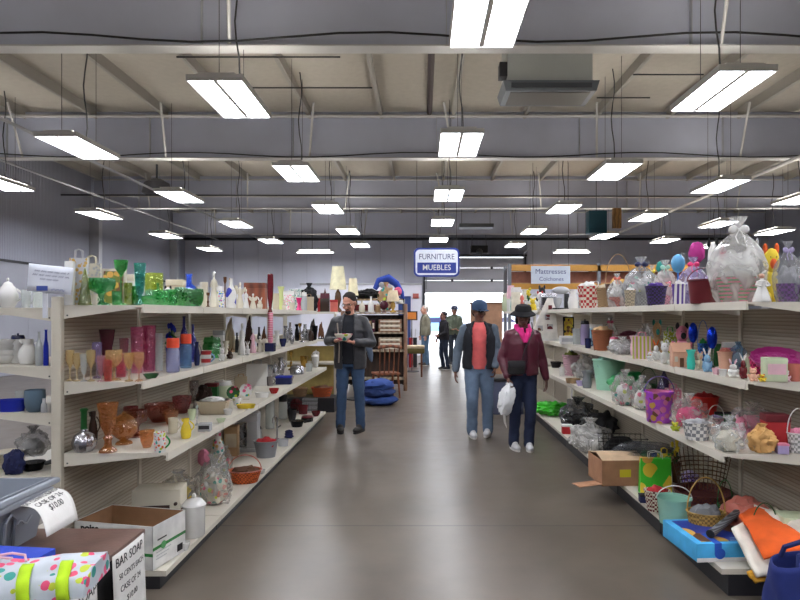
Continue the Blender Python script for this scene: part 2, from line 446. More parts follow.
ordn = ['nearest', 'second nearest', 'third nearest', 'fourth nearest', 'fifth, farthest']
for nm, x, ys in rows:
    for i, y in enumerate(ys):
        o = fx if first else copy_tree(fx); first = False
        o.location = (x, y, 4.0)
        tag(o, 'white twin-tube hanging light ' + nm + ', ' + (ordn[i] if i < len(ys) - 1 or len(ys) == 5 else 'farthest'), 'hanging light', 'hanging lights')
for x, ys in ((.55, (1.15, -2.7, -6.5)), (-2.2, (3.3, -.4, -4.1)), (3.32, (3.0, -.8, -4.5)), (-5.1, (5.2, 1.5, -2.2)), (5.75, (4.3, .6, -3.1)), (-8.05, (7.7, 4.0, .3)), (8.15, (5.4, 1.7, -2))):
    for i, y in enumerate(ys):
        o = copy_tree(fx); o.location = (x, y, 4.0)
        tag(o, 'white hanging light over the %s, %s out of view' % (['left wall', 'side aisle on the left', 'near left shelves', 'near aisle', 'near right shelves', 'side aisle on the right', 'right side'][[-8.05, -5.1, -2.2, .55, 3.32, 5.75, 8.15].index(x)], ['first', 'second', 'third'][i]), 'hanging light', 'hanging lights out of view')
for x, s in ((-4.25, 'left of the aisle'), (5.95, 'right of the aisle')):
    o = copy_tree(fx); o.location = (x, 24.0, 4.0); o.rotation_euler = (0, 0, PI / 2); o.scale = (.55, 1.2, 1)
    tag(o, 'long bar light hanging crosswise before the back wall, ' + s, 'hanging light', 'hanging lights')

# ------------------------------------------------------------------ heater, fans, signs aloft
h = root('ceiling_heater', (1.93, 9.3, 4.80)); tag(h, 'grey box heater hanging from the roof right of the first lights', 'heater')
hm = M('steel', (196, 200, 196)); hd = M('steel', (78, 82, 86))
MB().box((-.64, -.2, .2), (.64, .5, .92)).build('casing', hm, h, smooth=False)
MB().box((-.72, -.3, .05), (.72, .42, .2), taper=.94).build('hood', M('steel', (112, 118, 124)), h, smooth=False)
MB().box((-.6, -.312, .09), (.6, -.295, .16)).build('louvre', hd, h, smooth=False)
MB().box((-.6, -.22, .042), (.6, .34, .052)).build('grille', M('stripe', (92, 88, 82), 'dark', 1.5), h, smooth=False)
MB().box((-.76, -.2, .3), (-.64, .0, .52), .01).build('control_box', M('steel', 'dark'), h)
for x in (-.6, .6): MB().tube([(x, .1, .92), (x, .1, 1.04)], .012, 6).build('hanger_rod', hd, h)
f = root('exhaust_fan', (-7.55, 17.2, 5.25)); tag(f, 'round dark grey ventilator under the roof at left', 'ventilator')
MB().lathe([(0, .12), (.12, .12), (.34, 0), (.4, -.28), (.36, -.3), (.3, -.05), (.0, -.02)], 24).build('dome', M('steel', (86, 86, 92)), f)
MB().tube([(0, 0, .1), (0, 0, .6)], .03, 8).build('stem', hd, f)
MB().ell((0, 0, -.2), (.14, .14, .09), sub=2).build('motor', blackm, f)
f = root('roof_unit', (1.9, 21.3, 4.55)); tag(f, 'flat dark unit hanging between the far lights near the roll-up door', 'ceiling unit')
MB().box((-.6, -.3, 0), (.6, .3, .14), .02).build('casing', hd, f)
for x in (-.5, .5): MB().tube([(x, 0, .14), (x, 0, 1.28)], .01, 5).build('hanger_rod', hd, f)
f = root('wall_fan', (2.35, 24.9, 4.2)); tag(f, 'black door motor hanging above the roll-up door', 'door motor')
MB().box((-.35, -.2, -.15), (.35, .2, .15), .03).build('casing', blackm, f); MB().ell((0, -.2, -.12), (.14, .1, .14)).build('drive_wheel', hd, f)
for x in (-.3, .3): MB().tube([(x, 0, .15), (x * .8, 0, 1.5)], .012, 5).build('hanger_rod', hd, f)

s = root('hanging_sign', (.34, 14, 2.72)); tag(s, 'blue and white sign reading FURNITURE and MUEBLES hanging over the aisle', 'sign')
def rrect(mb, w, h, r, y0, y1):
    pts = []
    for cx, cz, a0 in ((w / 2 - r, h / 2 - r, 0), (-w / 2 + r, h / 2 - r, 90), (-w / 2 + r, -h / 2 + r, 180), (w / 2 - r, -h / 2 + r, 270)):
        for k in range(7): pts.append((cx + r * math.cos(R(a0 + 15 * k)), cz + r * math.sin(R(a0 + 15 * k))))
    n = len(pts)
    return mb.add([(x, y0, z) for x, z in pts] + [(x, y1, z) for x, z in pts], [tuple(range(n)), tuple(range(2 * n - 1, n - 1, -1))] + [(i, (i + 1) % n, n + (i + 1) % n, n + i) for i in range(n)])
blu = M('pl', (30, 52, 140)); whs = M('pl', (214, 218, 228))
rrect(MB(), 1.06, .67, .12, -.012, .012).build('border', blu, s, smooth=False)
rrect(MB(), .98, .59, .10, -.016, -.011).build('panel', whs, s, smooth=False)
MB().box((-.45, -.019, -.25), (.45, -.015, -.005)).build('colour_field', blu, s, smooth=False)
lettering('FURNITURE', .185, M('pl', (30, 38, 90)), s, (0, -.019, .125), (R(90), 0, 0), sx=.86, bold=0)
lettering('MUEBLES', .18, M('pl', 'white'), s, (0, -.022, -.125), (R(90), 0, 0), sx=.92, bold=.001)
for x in (-.46, .46): MB().tube([(x, 0, .32), (x, 0, ROOF - 2.74)], .005, 5).build('hanger_wire', cablem, s)

# ------------------------------------------------------------------ roll-up door, outside
d = root('door_1', (0, YB, 0)); struct(d)
dm = M('steel', (212, 212, 220))
for z0, z1 in ((2.45, 2.98), (2.99, 3.52), (3.53, 3.96)):
    MB().box((DX0, -.02, z0), (DX1, .04, z1), .012).build('door_panel', dm, d)
MB().box((DX0 - .07, -.06, 0), (DX0, .05, 4.05)).box((DX1, -.06, 0), (DX1 + .07, .05, 4.05)).box((DX0 - .07, -.3, 4.0), (DX1 + .07, .02, 4.08)).build('door_frame', M('steel', 'dark'), d, smooth=False)
for x in (DX0 + .05, DX1 - .05): MB().tube([(x, -.1, 2.6), (x, -.1, 3.9), (x, -.4, 4.15), (x, -2.2, 4.2)], .03, 6).build('door_track', M('steel', 'lgrey'), d)
for z0 in (2.985, 3.525):
    for x in (1.3, 3.0): MB().box((x - .05, -.05, z0 - .06), (x + .05, -.02, z0 + .06), .005).build('hinge', M('steel', 'dark'), d)
struct(MB().box((-60, YB + .2, -.25), (80, 120, -.05)).build('ground', M('paper', (236, 238, 242)), smooth=False))
b = root('store_building', (0, 70, 0)); tag(b, 'long pale building across the bright car park', 'building')
MB().box((-30, 0, -.05), (40, 8, 3.4)).build('wall', M('steel', (224, 226, 232)), b, smooth=False)
MB().box((-30.3, -.3, 3.4), (40.3, 8.3, 3.8)).build('roof', M('steel', 'lgrey'), b, smooth=False)
for i in range(6): MB().box((-6 + i * 3.2, -.04, .9), (-4.4 + i * 3.2, .0, 2.3)).build('window', M('pl', (170, 186, 206)), b, smooth=False)
def car(loc, rz, c, label):
    k = root('parked_car', loc, rz); tag(k, label, 'car', 'parked cars')
    prof = [(-2.2, .35), (-2.25, .75), (-1.9, .95), (-1.3, 1.0), (-.7, 1.42), (.7, 1.45), (1.35, 1.02), (2.1, .9), (2.25, .6), (2.2, .35)]
    n = len(prof); m = MB()
    m.add([(x, -.85, z) for x, z in prof] + [(x, .85, z) for x, z in prof], [tuple(range(n)), tuple(range(2 * n - 1, n - 1, -1))] + [(i, (i + 1) % n, n + (i + 1) % n, n + i) for i in range(n)])
    m.build('car_body', M('cer', c), k, smooth=False)
    MB().add([(-1.2, -.86, 1.0), (-.66, -.86, 1.34), (.66, -.86, 1.37), (1.25, -.86, 1.02), (-1.2, .86, 1.0), (-.66, .86, 1.34), (.66, .86, 1.37), (1.25, .86, 1.02)], [(0, 1, 2, 3), (7, 6, 5, 4), (0, 4, 5, 1), (2, 6, 7, 3), (1, 5, 6, 2), (0, 3, 7, 4)]).build('window', M('pl', 'navy'), k, smooth=False)
    for x in (-1.4, 1.4):
        for y in (-.8, .8): MB().at((x, y, .33), (R(90), 0, 0)).lathe([(0, -.1), (.3, -.1), (.33, -.05), (.33, .05), (.3, .1), (0, .1)], 20).build('wheel', blackm, k)
car((1.1, 44, -.05), 0, (120, 160, 214), 'blue car parked outside, seen through the door opening left of the cap')
car((5.8, 46, -.05), R(4), (226, 228, 232), 'white car parked outside behind the people at the door')
# ------------------------------------------------------------------ gondola shelving
shelfm = M('steel', (196, 189, 174)); lipm = M('steel', (206, 200, 187)); kickm = M('steel', (40, 40, 44))
def peg():
    m = bpy.data.materials.new('pegboard'); m.use_nodes = True; N, L = nodes(m); b = N['Principled BSDF']
    tc = N.new('ShaderNodeTexCoord'); wv = N.new('ShaderNodeTexWave'); wv.bands_direction = 'Z'; wv.inputs['Scale'].default_value = 14
    L.new(tc.outputs['Object'], wv.inputs['Vector'])
    r = N.new('ShaderNodeValToRGB'); e = r.color_ramp.elements
    e[0].position = .05; e[0].color = lin((150, 141, 127)); e[1].position = .35; e[1].color = lin((176, 167, 151))
    L.new(wv.outputs['Fac'], r.inputs[0]); L.new(r.outputs[0], b.inputs['Base Color'])
    bp = N.new('ShaderNodeBump'); bp.inputs['Strength'].default_value = .35; bp.inputs['Distance'].default_value = .004
    L.new(wv.outputs['Fac'], bp.inputs['Height']); L.new(bp.outputs[0], b.inputs['Normal']); b.inputs['Roughness'].default_value = .6
    return m
pegm = peg()
BAY = .914
def deck(parent, sx, spine, front, z, y0, y1, name='shelf', brk=.075, lip=.042):
    """one shelf: tray, front lip and tapered end brackets; sx = +1 when the shelf sticks out to +x"""
    a, b = spine + sx * .03, front
    m = MB(); x0, x1 = min(a, b), max(a, b)
    m.box((x0, y0 + .004, z - .012), (x1, y1 - .004, z))
    m.box((min(b, b + sx * .012), y0 + .004, z - lip), (max(b, b + sx * .012), y1 - .004, z + .004))
    m.box((min(b, b - sx * .02), y0 + .03, z - lip + .003), (max(b, b - sx * .02), y1 - .03, z - lip))
    for y in (y0 + .006, y1 - .010):
        bb = b - sx * .035
        m.add([(a, y, z), (bb, y, z), (bb, y, z - .018), (a, y, z - brk), (a, y + .004, z), (bb, y + .004, z), (bb, y + .004, z - .018), (a, y + .004, z - brk)],
              [(0, 1, 2, 3), (7, 6, 5, 4), (0, 4, 5, 1), (3, 2, 6, 7), (1, 5, 6, 2), (0, 3, 7, 4)])
    o = m.build(name, lipm, parent, smooth=False)
    k = MB()
    for y in (y0 + .004,): k.box((min(a, a + sx * .008) + sx * .015, y - .0, z - brk * .8), (max(a, a + sx * .008) + sx * .015, y + .003, z - brk * .8 + .008))
    k.build('bolt', kickm, o, smooth=False)
    return o
def gondola(label, spine, y0, nb, sides, zpan=1.6, openfrom=99, back=(), group='double-sided shelving runs'):
    g = root('gondola_shelving', (spine, y0, 0)); tag(g, label, 'shelving', group)
    y1 = y0 + nb * BAY
    for i in range(nb + 1):
        MB().box((-.026, i * BAY - .018, 0), (.026, i * BAY + .018, zpan), .004).build('upright', shelfm, g)
    for i in range(nb):
        zt = zpan - .06 if i < openfrom else 1.0
        MB().box((-.012, i * BAY + .02, .06), (.012, (i + 1) * BAY - .02, zt)).build('back_panel', pegm, g, smooth=False)
    for sx, base, levels in sides:
        for i in range(nb):
            for fr, z in levels:
                if z is None: continue
                deck(g, sx, 0, fr - spine, z, i * BAY, (i + 1) * BAY)
            d = MB().box((min(sx * .03, base[0] - spine), i * BAY + .004, base[1] - .03), (max(sx * .03, base[0] - spine), (i + 1) * BAY - .004, base[1]))
            d.build('base_shelf', lipm, g, smooth=False)
            kx = base[0] - spine - sx * .035
            MB().box((min(kx, sx * .05), i * BAY + .006, 0), (max(kx, sx * .05), (i + 1) * BAY - .006, base[1] - .03)).build('kick_plate', kickm, g, smooth=False)
    return g
SP_L, YL0, SP_R, YR0 = -1.99, 3.30, 2.20, 3.22
gondola('long off-white shelving run left of the aisle, crowded with glass and china', SP_L, YL0, 6,
    [(1, (-1.40, .10), [(-1.535, 1.554), (-1.535, 1.135), (-1.40, .744)]), (-1, (-2.55, .10), [(-2.46, 1.54), (-2.46, 1.22), (-2.46, .965), (-2.5, .62)])], openfrom=3)
gondola('long off-white shelving run right of the aisle, crowded with baskets and toys', SP_R, YR0, 6,
    [(-1, (1.60, .145), [(1.74, 1.57), (1.74, 1.143), (1.615, .756)])], openfrom=99)
gondola('farther off-white shelving run on the right, behind the woman in the black hat', SP_R, YR0 + 6 * BAY + .35, 4,
    [(-1, (1.60, .145), [(1.74, 1.57), (1.74, 1.143), (1.615, .756)])], openfrom=1)
# crosswise end shelving beyond the left run
g = root('end_shelving', (-2.35, 9.75, 0)); tag(g, 'short crosswise shelving beyond the left run, with wicker in its bottom bin', 'shelving')
for x in (-1.0, .95): MB().box((x - .02, -.02, 0), (x + .02, .02, 1.56)).build('upright', shelfm, g, smooth=False)
for z in (1.55, 1.12, .76): MB().box((-1.05, -.36, z - .03), (1.0, .03, z)).build('shelf', lipm, g, smooth=False)
MB().box((-1.05, -.45, 0), (1.0, .03, .22)).build('base_shelf', kickm, g, smooth=False)
MB().box((-1.0, .0, .22), (.95, .02, 1.0)).build('back_panel', M('card', (170, 150, 90)), g, smooth=False)

# ------------------------------------------------------------------ goods: one builder per kind; w, d, h in metres
rnd = random.Random(5)
def solid(name, cat=None): return name
def prof_wall(pr, th=.004):
    """outer profile (r,z) bottom to top, plus the inner wall back down"""
    inner = [(max(r - th, 0), z) for r, z in reversed(pr[1:])]
    inner[-1] = (inner[-1][0], inner[-1][1] + th)
    return [(0, pr[0][1])] + pr + inner + [(0, inner[-1][1])]
SHAPES = {
    'goblet': [(.42, 0), (.40, .03), (.07, .07), (.06, .40), (.20, .48), (.42, .62), (.50, .80), (.47, 1)],
    'flute': [(.45, 0), (.4, .02), (.08, .05), (.07, .22), (.30, .34), (.42, .65), (.50, 1)],
    'compote': [(.34, 0), (.30, .05), (.12, .14), (.10, .36), (.16, .46), (.44, .60), (.5, .78), (.48, 1)],
    'tallcompote': [(.4, 0), (.36, .02), (.07, .06), (.05, .62), (.14, .68), (.42, .82), (.5, 1)],
    'bowl': [(.26, 0), (.28, .05), (.40, .35), (.48, .72), (.5, 1)],
    'deepbowl': [(.30, 0), (.42, .10), (.49, .4), (.5, .8), (.48, 1)],
    'vase': [(.30, 0), (.34, .05), (.40, .30), (.36, .55), (.30, .75), (.42, .92), (.5, 1)],
    'urn': [(.30, 0), (.24, .06), (.44, .30), (.5, .50), (.40, .68), (.22, .78), (.24, .92), (.34, 1)],
    'flare': [(.28, 0), (.25, .04), (.28, .25), (.34, .6), (.5, 1)],
    'footvase': [(.38, 0), (.34, .03), (.14, .10), (.12, .22), (.30, .30), (.40, .50), (.44, .75), (.5, 1)],
    'bigfoot': [(.44, 0), (.40, .04), (.18, .12), (.16, .22), (.24, .28), (.15, .34), (.20, .40), (.36, .55), (.42, .8), (.5, 1)],
    'hour': [(.5, 0), (.46, .08), (.24, .45), (.22, .52), (.44, .88), (.5, 1)],
    'tumbler': [(.40, 0), (.42, .03), (.46, .5), (.5, 1)],
    'cyl': [(.48, 0), (.5, .02), (.5, .5), (.5, 1)],
    'bottle': [(.44, 0), (.5, .05), (.5, .50), (.40, .64), (.16, .76), (.15, .94), (.2, 1)],
    'slim': [(.48, 0), (.5, .04), (.46, .55), (.26, .72), (.22, .96), (.3, 1)],
    'squat': [(.40, 0), (.5, .15), (.5, .45), (.34, .62), (.13, .72), (.12, .92), (.18, 1)],
    'stick': [(.5, 0), (.46, .05), (.16, .12), (.14, .3), (.24, .38), (.12, .46), (.12, .78), (.3, .86), (.32, 1)],
    'dish': [(.30, 0), (.34, .2), (.46, .7), (.5, 1)],
    'cone': [(.5, 0), (.46, .06), (.34, .4), (.18, .8), (.04, 1)],
}
def glassy(shape, nm, kind='cer', n=24, flute=0):
    def f(w, d, h, c):
        pr = [(r * w, z * h) for r, z in SHAPES[shape]]
        fn = (lambda a, z, j: 1 + flute * math.cos(a * 9) * (z / h)) if flute else None
        m = MB().lathe(prof_wall(pr, min(.004, w * .05)), n if not flute else 36, fn)
        return m.build(nm, mm(c, kind))
    return f
def mm(c, kind='cer'):
    """a colour spec: 'green', ('gl','green'), ('floral','white','rose',2)"""
    if isinstance(c, tuple) and isinstance(c[0], str): return M(*c)
    return M(kind, c)
def two(c, a='cer', b='cer'):
    if isinstance(c, list): return mm(c[0], a), mm(c[1], b)
    return mm(c, a), mm(c, b)
def g_lidjar(nm='lidded_jar', lidh=.2, a='cer', b='cer', knob=True):
    def f(w, d, h, c):
        m1, m2 = two(c, a, b); r = root(nm); hb = h * (1 - lidh)
        MB().lathe(prof_wall([(.44 * w, 0), (.5 * w, .04 * h), (.5 * w, hb * .8), (.42 * w, hb)]), 24).build('body', m1, r)
        l = MB().lathe([(0, hb), (.46 * w, hb), (.47 * w, hb + .04 * h), (.40 * w, h - .07 * h) if knob else (.46 * w, h - .01), (.06 * w if knob else .44 * w, h - .06 * h if knob else h), (0, h - .06 * h if knob else h)], 24)
        if knob: l.ell((0, 0, h - .035 * h), (.08 * w, .08 * w, .035 * h))
        l.build('lid', m2, r); return r
    return f
def g_candy(w, d, h, c):
    m1, m2 = two(c); r = root('candy_dish')
    MB().lathe(prof_wall([(.32 * w, 0), (.3 * w, .05 * h), (.14 * w, .12 * h), (.30 * w, .20 * h), (.48 * w, .36 * h), (.5 * w, .55 * h), (.46 * w, .62 * h)]), 24).build('bowl', m1, r)
    MB().lathe([(0, .9 * h), (.12 * w, .9 * h), (.34 * w, .80 * h), (.47 * w, .63 * h), (.44 * w, .62 * h), (0, .62 * h)], 28, lambda a, z, j: 1 + .05 * math.cos(a * 10)).ell((0, 0, .94 * h), (.08 * w, .08 * w, .06 * h)).build('lid', m2, r)
    return r
def handle_pts(r0, z0, z1, out, y=0, sx=1):
    return [(sx * (r0 + out * math.sin(PI * i / 8)), y, z0 + (z1 - z0) * i / 8) for i in range(9)]
def g_mug(w, d, h, c):
    m1, m2 = two(c); r = root('mug'); b = .38 * w
    MB().lathe(prof_wall([(b * .86, 0), (b * .92, .05 * h), (b, .6 * h), (b * 1.04, h)]), 22).build('cup', m1, r)
    MB().tube(handle_pts(b * .9, .2 * h, .8 * h, .28 * w), .06 * w, 6).build('handle', m2, r); return r
def g_jug(w, d, h, c):
    m1, m2 = two(c); r = root('jug'); b = .40 * w
    MB().lathe(prof_wall([(b * .7, 0), (b * .9, .08 * h), (b, .35 * h), (b * .8, .62 * h), (b * .5, .78 * h), (b * .62, h)]), 24).build('body', m1, r)
    MB().tube(handle_pts(b * .72, .35 * h, .85 * h, .30 * w), .05 * w, 6).build('handle', m2, r)
    MB().tube([(-b * .45, 0, .86 * h), (-b * .85, 0, .99 * h)], [.12 * w, .05 * w], 8).build('spout', m1, r); return r
def g_teapot(w, d, h, c):
    m1, m2 = two(c); r = root('teapot'); b = .34 * w
    MB().lathe([(0, 0), (b * .6, 0), (b * .95, .2 * h), (b, .42 * h), (b * .7, .68 * h), (b * .5, .74 * h), (0, .74 * h)], 24).build('body', m1, r)
    MB().lathe([(b * .52, .74 * h), (b * .4, .82 * h), (.02 * w, .88 * h), (0, .88 * h)], 20).ell((0, 0, .93 * h), (.05 * w, .05 * w, .07 * h)).build('lid', m2, r)
    MB().tube([(-b * .8, 0, .3 * h), (-b * 1.25, 0, .5 * h), (-b * 1.45, 0, .72 * h)], [.08 * w, .05 * w, .035 * w], 8).build('spout', m1, r)
    MB().tube(handle_pts(b * .85, .2 * h, .62 * h, .2 * w), .035 * w, 6).build('handle', m2, r); return r
def g_canister(w, d, h, c):
    m1, m2 = two(c); r = root('canister')
    MB().lathe(prof_wall([(.36 * w, 0), (.4 * w, .03 * h), (.4 * w, .62 * h), (.42 * w, .70 * h)]), 28).build('body', m1, r)
    l = MB().lathe([(.44 * w, .70 * h), (.45 * w, .73 * h), (.30 * w, .84 * h), (.1 * w, .88 * h), (0, .88 * h)], 28); l.ell((0, 0, .93 * h), (.08 * w, .08 * w, .07 * h)); l.build('lid', m1, r)
    MB().tube(handle_pts(.38 * w, .3 * h, .68 * h, .22 * w, sx=-1), .035 * w, 6).build('handle', m2, r); return r
def g_fig(style='plain'):
    def f(w, d, h, c):
        m1, m2 = two(c); n = {'angel': 'angel_figurine', 'plain': 'porcelain_figurine', 'lady': 'lady_figurine'}[style]
        r = root(n)
        b = MB().lathe([(0, 0), (.42 * w, 0), (.44 * w, .04 * h), (.34 * w, .25 * h), (.2 * w, .52 * h), (.24 * w, .66 * h), (.22 * w, .74 * h), (.08 * w, .79 * h), (.07 * w, .84 * h), (0, .84 * h)], 20, lambda a, z, j: 1 + .06 * math.cos(a * 7) * (j < 5))
        for s in (-1, 1):
            b.tube([(s * .2 * w, 0, .72 * h), (s * .32 * w, -.1 * w, .58 * h), (s * .10 * w, -.24 * w, .55 * h)], [.07 * w, .06 * w, .05 * w], 7)
            if style == 'angel': b.ell((s * .34 * w, .12 * w, .68 * h), (.18 * w, .04 * w, .17 * h), (0, s * .5, 0))
        b.build('body', m1, r)
        hd = MB().ell((0, 0, .90 * h), (.13 * w, .13 * w, .085 * h)).ell((0, .04 * w, .93 * h), (.14 * w, .14 * w, .07 * h))
        hd.build('head', m2, r); return r
    return f
def g_bunny(w, d, h, c):
    m1, m2 = two(c, 'cer', 'cer'); r = root('bunny_figurine')
    b = MB().ell((0, 0, .24 * h), (.40 * w, .34 * w, .26 * h), flat=0).ell((0, -.06 * w, .56 * h), (.27 * w, .26 * w, .18 * h))
    for s in (-1, 1): b.ell((s * .24 * w, -.26 * w, .10 * h), (.13 * w, .18 * w, .08 * h), flat=0).ell((s * .3 * w, -.12 * w, .34 * h), (.1 * w, .12 * w, .14 * h))
    b.build('body', m1, r)
    for s in (-1, 1): MB().ell((s * .18 * w, 0, .84 * h), (.08 * w, .05 * w, .19 * h), (0, s * .35, 0)).build('ear', m2, r)
    MB().ell((0, -.31 * w, .56 * h), (.03 * w, .03 * w, .02 * h), sub=1).build('nose', M('pl', 'pink'), r); return r
def g_plush(nm='plush_toy'):
    def f(w, d, h, c):
        m1, m2 = two(c, 'fab', 'fab'); r = root(nm); k = rnd.random() * 9
        b = MB().ell((0, 0, .27 * h), (.42 * w, .36 * w, .29 * h), dist=.08, seed=k, flat=0).ell((0, -.04 * w, .70 * h), (.34 * w, .30 * w, .22 * h), dist=.05, seed=k)
        for s in (-1, 1): b.ell((s * .40 * w, -.1 * w, .38 * h), (.13 * w, .13 * w, .16 * h), (0, s * .5, 0)).ell((s * .24 * w, -.3 * w, .09 * h), (.15 * w, .2 * w, .1 * h), flat=0)
        b.build('body', m1, r)
        for s in (-1, 1): MB().ell((s * .24 * w, 0, .90 * h), (.11 * w, .06 * w, .10 * h)).build('ear', m2, r)
        MB().ell((0, -.3 * w, .65 * h), (.15 * w, .12 * w, .09 * h)).build('muzzle', m2, r)
        for s in (-1, 1): MB().ell((s * .12 * w, -.31 * w, .76 * h), (.03 * w, .03 * w, .03 * w), sub=1).build('eye', blackm, r)
        return r
    return f
def g_plates(n):
    def f(w, d, h, c): return None
    return f
def g_standplate(w, d, h, c):
    m1, m2 = two(c); r = root('display_plate')
    MB().at((0, .12 * w, .5 * h), (R(78), 0, 0)).lathe([(0, 0), (.3 * w, .0), (.5 * w, .05 * w), (.5 * w, .065 * w), (.3 * w, .02 * w), (0, .02 * w)], 30).build('plate', m1, r)
    MB().tube([(-.2 * w, -.12 * w, .02 * h), (-.2 * w, .2 * w, .01 * h), (.2 * w, .2 * w, .01 * h), (.2 * w, -.12 * w, .02 * h)], .012 * w + .001, 5).build('stand', m2, r); return r
def g_frame(w, d, h, c):
    m1, m2 = two(c, 'wood', 'print'); r = root('picture_frame'); m = MB().at((0, 0, 0), (R(-8), 0, 0)); t = .1 * w
    m.box((-w / 2, 0, 0), (w / 2, .015, t), 0).box((-w / 2, 0, h - t), (w / 2, .015, h)).box((-w / 2, 0, t), (-w / 2 + t, .015, h - t)).box((w / 2 - t, 0, t), (w / 2, .015, h - t))
    m.build('frame', m1, r, smooth=False)
    MB().at((0, 0, 0), (R(-8), 0, 0)).box((-w / 2 + t * .8, .004, t * .8), (w / 2 - t * .8, .010, h - t * .8)).build('picture', m2, r, smooth=False); return r
def g_box(nm='gift_box', lid=True, kind='card'):
    def f(w, d, h, c):
        m1, m2 = two(c, kind, kind); r = root(nm); dd = d or w * .8
        MB().box((-w / 2, -dd / 2, 0), (w / 2, dd / 2, h * (.8 if lid else 1)), min(.004, w * .04)).build('body', m1, r)
        if lid: MB().box((-w * .52, -dd * .52, h * .8), (w * .52, dd * .52, h), min(.004, w * .04)).build('lid', m2, r)
        else: MB().box((-w * .42, -dd / 2 - .0015, h * .3), (w * .42, -dd / 2, h * .75)).build('panel', m2, r, smooth=False)
        return r
    return f
def g_house(w, d, h, c):
    m1, m2 = two(c, 'cer', 'cer'); r = root('ceramic_cottage'); dd = .7 * w; e = .62 * h
    MB().box((-w * .44, -dd / 2, 0), (w * .44, dd / 2, e), .003).build('walls', m1, r)
    MB().add([(-w / 2, -dd * .58, e), (w / 2, -dd * .58, e), (w / 2, dd * .58, e), (-w / 2, dd * .58, e), (-w * .5, 0, h), (w * .5, 0, h)], [(0, 1, 5, 4), (2, 3, 4, 5), (1, 2, 5), (3, 0, 4), (3, 2, 1, 0)]).build('roof', m2, r, smooth=False)
    MB().box((-w * .1, -dd * .52, 0), (w * .1, -dd * .48, e * .6)).build('door', M('cer', 'brown'), r, smooth=False)
    for s in (-1, 1): MB().box((s * w * .28 - w * .08, -dd * .52, e * .35), (s * w * .28 + w * .08, -dd * .48, e * .7)).build('window', M('cer', 'ivory'), r, smooth=False)
    return r
def g_bag(nm='gift_bag'):
    def f(w, d, h, c):
        m1, m2 = two(c, 'paper', 'paper'); r = root(nm); dd = .35 * w
        m = MB(); k = .84 * h
        m.box((-w / 2, -dd / 2, 0), (w / 2, dd / 2, k), 0, 1)
        m.v = [(x * (1 + .04 * math.sin(z * 40)), y * (1 - .5 * z / h), z) for x, y, z in m.v]
        m.build('body', m1, r, smooth=False)
        for s in (-1, 1): MB().tube([(-.22 * w, s * dd * .26, k * .97), (-.2 * w, s * dd * .3, h * .97), (0, s * dd * .3, h), (.2 * w, s * dd * .3, h * .97), (.22 * w, s * dd * .26, k * .97)], .003, 5).build('handle', m2, r)
        return r
    return f
def g_crumple(nm='plastic_bag', kind='cello', knot=True):
    def f(w, d, h, c):
        m1, m2 = two(c, kind, 'fab'); r = root(nm); k = rnd.random() * 20
        dd = d or w * .75
        m = MB().ell((0, 0, .40 * h), (.5 * w, .5 * dd, .44 * h), sub=4, dist=.34, seed=k, fr=2.6, flat=0.001)
        if knot: m.lathe([(.05 * w, .74 * h), (.06 * w, .84 * h), (.16 * w, h), (.12 * w, .97 * h), (.03 * w, .8 * h)], 14, lambda a, z, j: 1 + .3 * math.cos(a * 5))
        m.build('bag', m1, r)
        if isinstance(c, list):
            MB().ell((0, 0, .30 * h), (.36 * w, .36 * dd, .30 * h), sub=3, dist=.3, seed=k + 5, fr=3, flat=.004).build('contents', m2, r)
        return r
    return f
def g_cello(w, d, h, c):
    """gift basket in clear wrap; c = [wrap, basket, contents, ribbon]"""
    r = root('wrapped_gift_basket'); dd = (d or w * .62) / w; k = rnd.random() * 30
    hb = .30 * h
    ms = [mm(c[0], 'cello'), mm(c[1], 'weave'), mm(c[2], 'fab'), mm(c[3], 'pl')]
    MB().at(sc=(1, dd, 1)).lathe(prof_wall([(.30 * w, .002), (.34 * w, hb * .5), (.38 * w, hb)], .006), 26).build('basket', ms[1], r)
    m = MB().ell((0, 0, hb * 1.15), (.34 * w, .34 * w * dd, h * .2), sub=3, dist=.35, seed=k, fr=2.6)
    m.ell((-.12 * w, 0, h * .48), (.14 * w, .13 * w * dd, h * .14), sub=2, dist=.2, seed=k + 2).ell((.12 * w, 0, h * .46), (.15 * w, .13 * w * dd, h * .13), sub=2, dist=.2, seed=k + 3)
    m.build('contents', ms[2], r)
    pr = [(.36 * w, .001), (.42 * w, .08 * h), (.48 * w, .25 * h), (.5 * w, .42 * h), (.40 * w, .60 * h), (.24 * w, .74 * h), (.06 * w, .84 * h), (.05 * w, .86 * h), (.10 * w, .93 * h), (.16 * w, h)]
    def fn(a, z, j):
        q = Vector((math.cos(a) * 2.2, math.sin(a) * 2.2, z / h * 3 + k))
        return 1 + .16 * noise.noise(q) + .05 * math.cos(a * 11 + k) * (z / h) + .05 * noise.noise(q * 3)
    prr = []
    for (r0, z0), (r1, z1) in zip(pr, pr[1:]):
        for i in range(3): prr.append((r0 + (r1 - r0) * i / 3, z0 + (z1 - z0) * i / 3))
    MB().at(sc=(1, dd, 1)).lathe(prr + [pr[-1]], 44, fn).build('wrap', ms[0], r)
    rb = MB().lathe([(.07 * w, .835 * h), (.08 * w, .85 * h), (.07 * w, .865 * h)], 12)
    for s in (-1, 1): rb.ell((s * .10 * w, -.05 * w, .85 * h), (.09 * w, .03 * w, .05 * h), (0, s * .4, 0)).tube([(0, -.07 * w, .85 * h), (s * .08 * w, -.12 * w, .76 * h), (s * .06 * w, -.2 * w, .68 * h)], .008 * w + .001, 5)
    rb.build('ribbon', ms[3], r); return r
